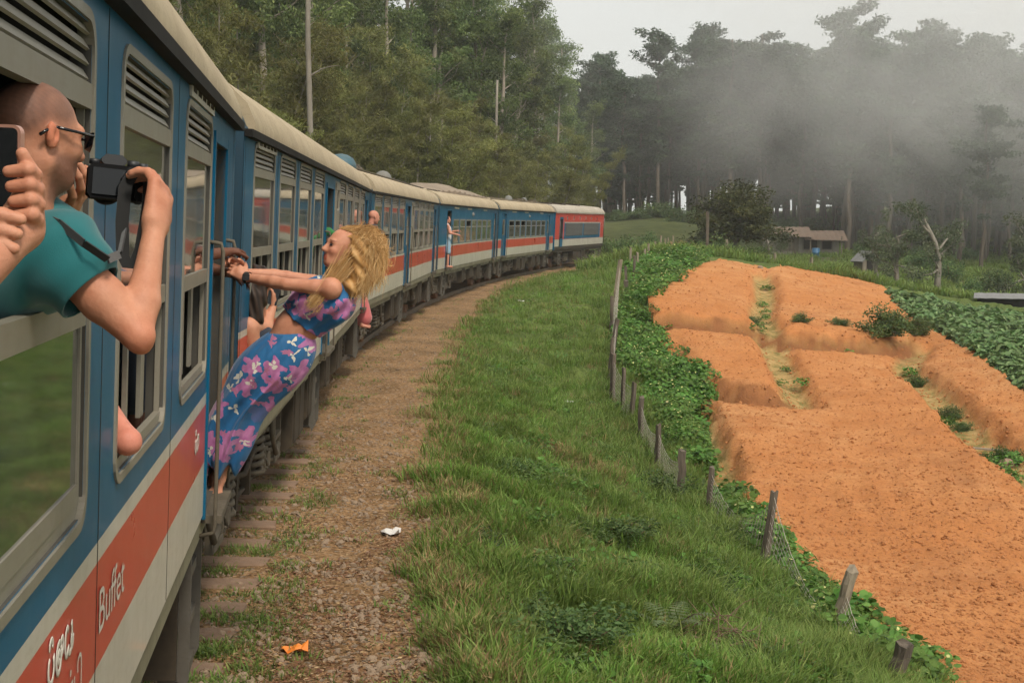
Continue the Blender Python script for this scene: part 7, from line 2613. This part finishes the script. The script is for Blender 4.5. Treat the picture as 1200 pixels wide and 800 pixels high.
figure('dark-skinned passenger standing inside the open door, gripping the rail beside the woman', tuple(car_pt(0, 1.02, 14.22, ZB + .016)), yaw_out(0), None, 'skin_brown', 'dark_cloth', 'dark_cloth', 'hair_dark', .98, .012,
       arms=(((-.28, .22, 1.20), (-.34, .46, 1.13), 1), ((.10, .28, 1.22), (-.20, .47, 1.24), 1)))
figure('child in green long sleeves leaning from the middle door of the second coach', tuple(car_pt(1, 1.08, 6.75, ZB + .016)), yaw_out(1), None, 'skin_brown', 'green_sleeve', 'dark_cloth', 'hair_dark', .93, .014,
       arms=(((-.27, .28, 1.40), (-.30, .58, 1.26), 2), ((.26, .20, 1.1), (.10, .42, 1.05), 2)), lean=.08)
figure('bald passenger looking out of the end door of the second coach', tuple(car_pt(1, 1.30, 14.2, ZB + .016)), yaw_out(1) + .5, None, 'skin_rosy', 'dark_cloth', 'dark_cloth', 'hair_dark', 1.0, .014, arms=(((-.30, .10, 1.1), (-.25, .30, 1.0), 1),), bald=True, lean=.22)
figure('passenger in pink-red skirt sitting in a doorway with legs dangling beside the coach', tuple(car_pt(1, 0.98, 14.2, ZB - .82)), yaw_out(1), None, 'skin_rosy', 'pink_cloth', 'pink_cloth', 'hair_dark', 1.0, .016, arms=(((-.26, .2, 1.08), (-.16, .42, 1.0), 0), ((.26, .2, 1.08), (.16, .42, 1.0), 0)), sit=True)
figure('woman in white top and pale blue skirt standing in the door of the fourth coach', tuple(car_pt(3, 1.40, 2.2, ZB - .01)), yaw_out(3) + .3, None, 'skin_rosy', 'white_cloth', 'pale_blue_cloth', 'hair_dark', 1.0, .016, arms=(((-.28, .12, 1.12), (-.22, .34, 1.16), 1), ((.30, .05, 1.1), (.30, .28, 1.05), 0)))
def window_girl():
    H = lambda px, py, dy=0.0: at(px, py, 8.45 + dy)
    e = person('dark-haired girl leaning from the first window of the second coach with a phone', H(300, 385, .1))
    b = np.array(e.location)
    hp, g, R = head_prims(H(302, 332, .05), (.5, .8, -.1), (0, 0, 1), .95)
    skp = [('s', H(302, 350, .05), H(302, 366, .05), .05, .055), ('s', H(292, 380, -.1), H(312, 384, .05), .05, .045), ('s', H(312, 384, .05), H(320, 358, .12), .04, .026), ('s', H(292, 384, -.1), H(296, 410, -.05), .06, .06)]
    hd = hand_prims(H(320, 358, .12), (.02, 0, .1), (-1, .2, 0), .95, (.4, .6, .4))
    body_mesh('body', [(hp, .008, .02), (skp, .010, .02), (hd, .006, .006)], 'skin_fair', e)
    v, f = solid('hair', [('e', H(300, 328, .04), (.10, .105, .105)), ('e', H(298, 348, .0), (.085, .08, .12)), ('s', H(297, 350, -.03), H(300, 374, -.06), .07, .05)], .009, .03, lambda G: .006 * np.sin(G @ np.array([90., 20, 30])))
    tn = np.clip(.5 + .4 * np.sin(v @ np.array([160., 60, 20])), 0, 1)
    link('hair', np_mesh('hair', v - b, f, True, {'tint': np.stack([tn] * 3 + [np.ones_like(tn)], -1)}), MAT['hair_dark'], e)
    v, f = solid('shirt', [('s', H(300, 392, .05), H(292, 420, .2), .12, .14)], .012, .02); link('shirt', np_mesh('shirt', v - b, f, True), MAT['dark_cloth'], e)
    p = H(321, 345, .10)
    mb = MB(); mb.prism(rrect(-.036, .036, -.07, .07, .008, 3), -.004, .004); o = mb.build('phone', MAT['phone_glass']); o.location = tuple(p); o.rotation_euler = (0, .3, .4)
    tag(o, 'small dark phone raised by the dark-haired girl at the window', 'phone')
window_girl()
def far_arm():
    e = person('bare forearm of a passenger out of the first window of the third coach', car_pt(2, HW, 1.5, ZB + .85))
    pr = [('s', car_pt(2, HW - .15, 1.7, ZB + 1.0), car_pt(2, HW + .10, 1.9, ZB + .90), .045, .04), ('s', car_pt(2, HW + .10, 1.9, ZB + .90), car_pt(2, HW + .06, 2.1, ZB + 1.04), .036, .027)]
    body_mesh('body', [(pr, .012, .02)], 'skin_rosy', e)
far_arm()
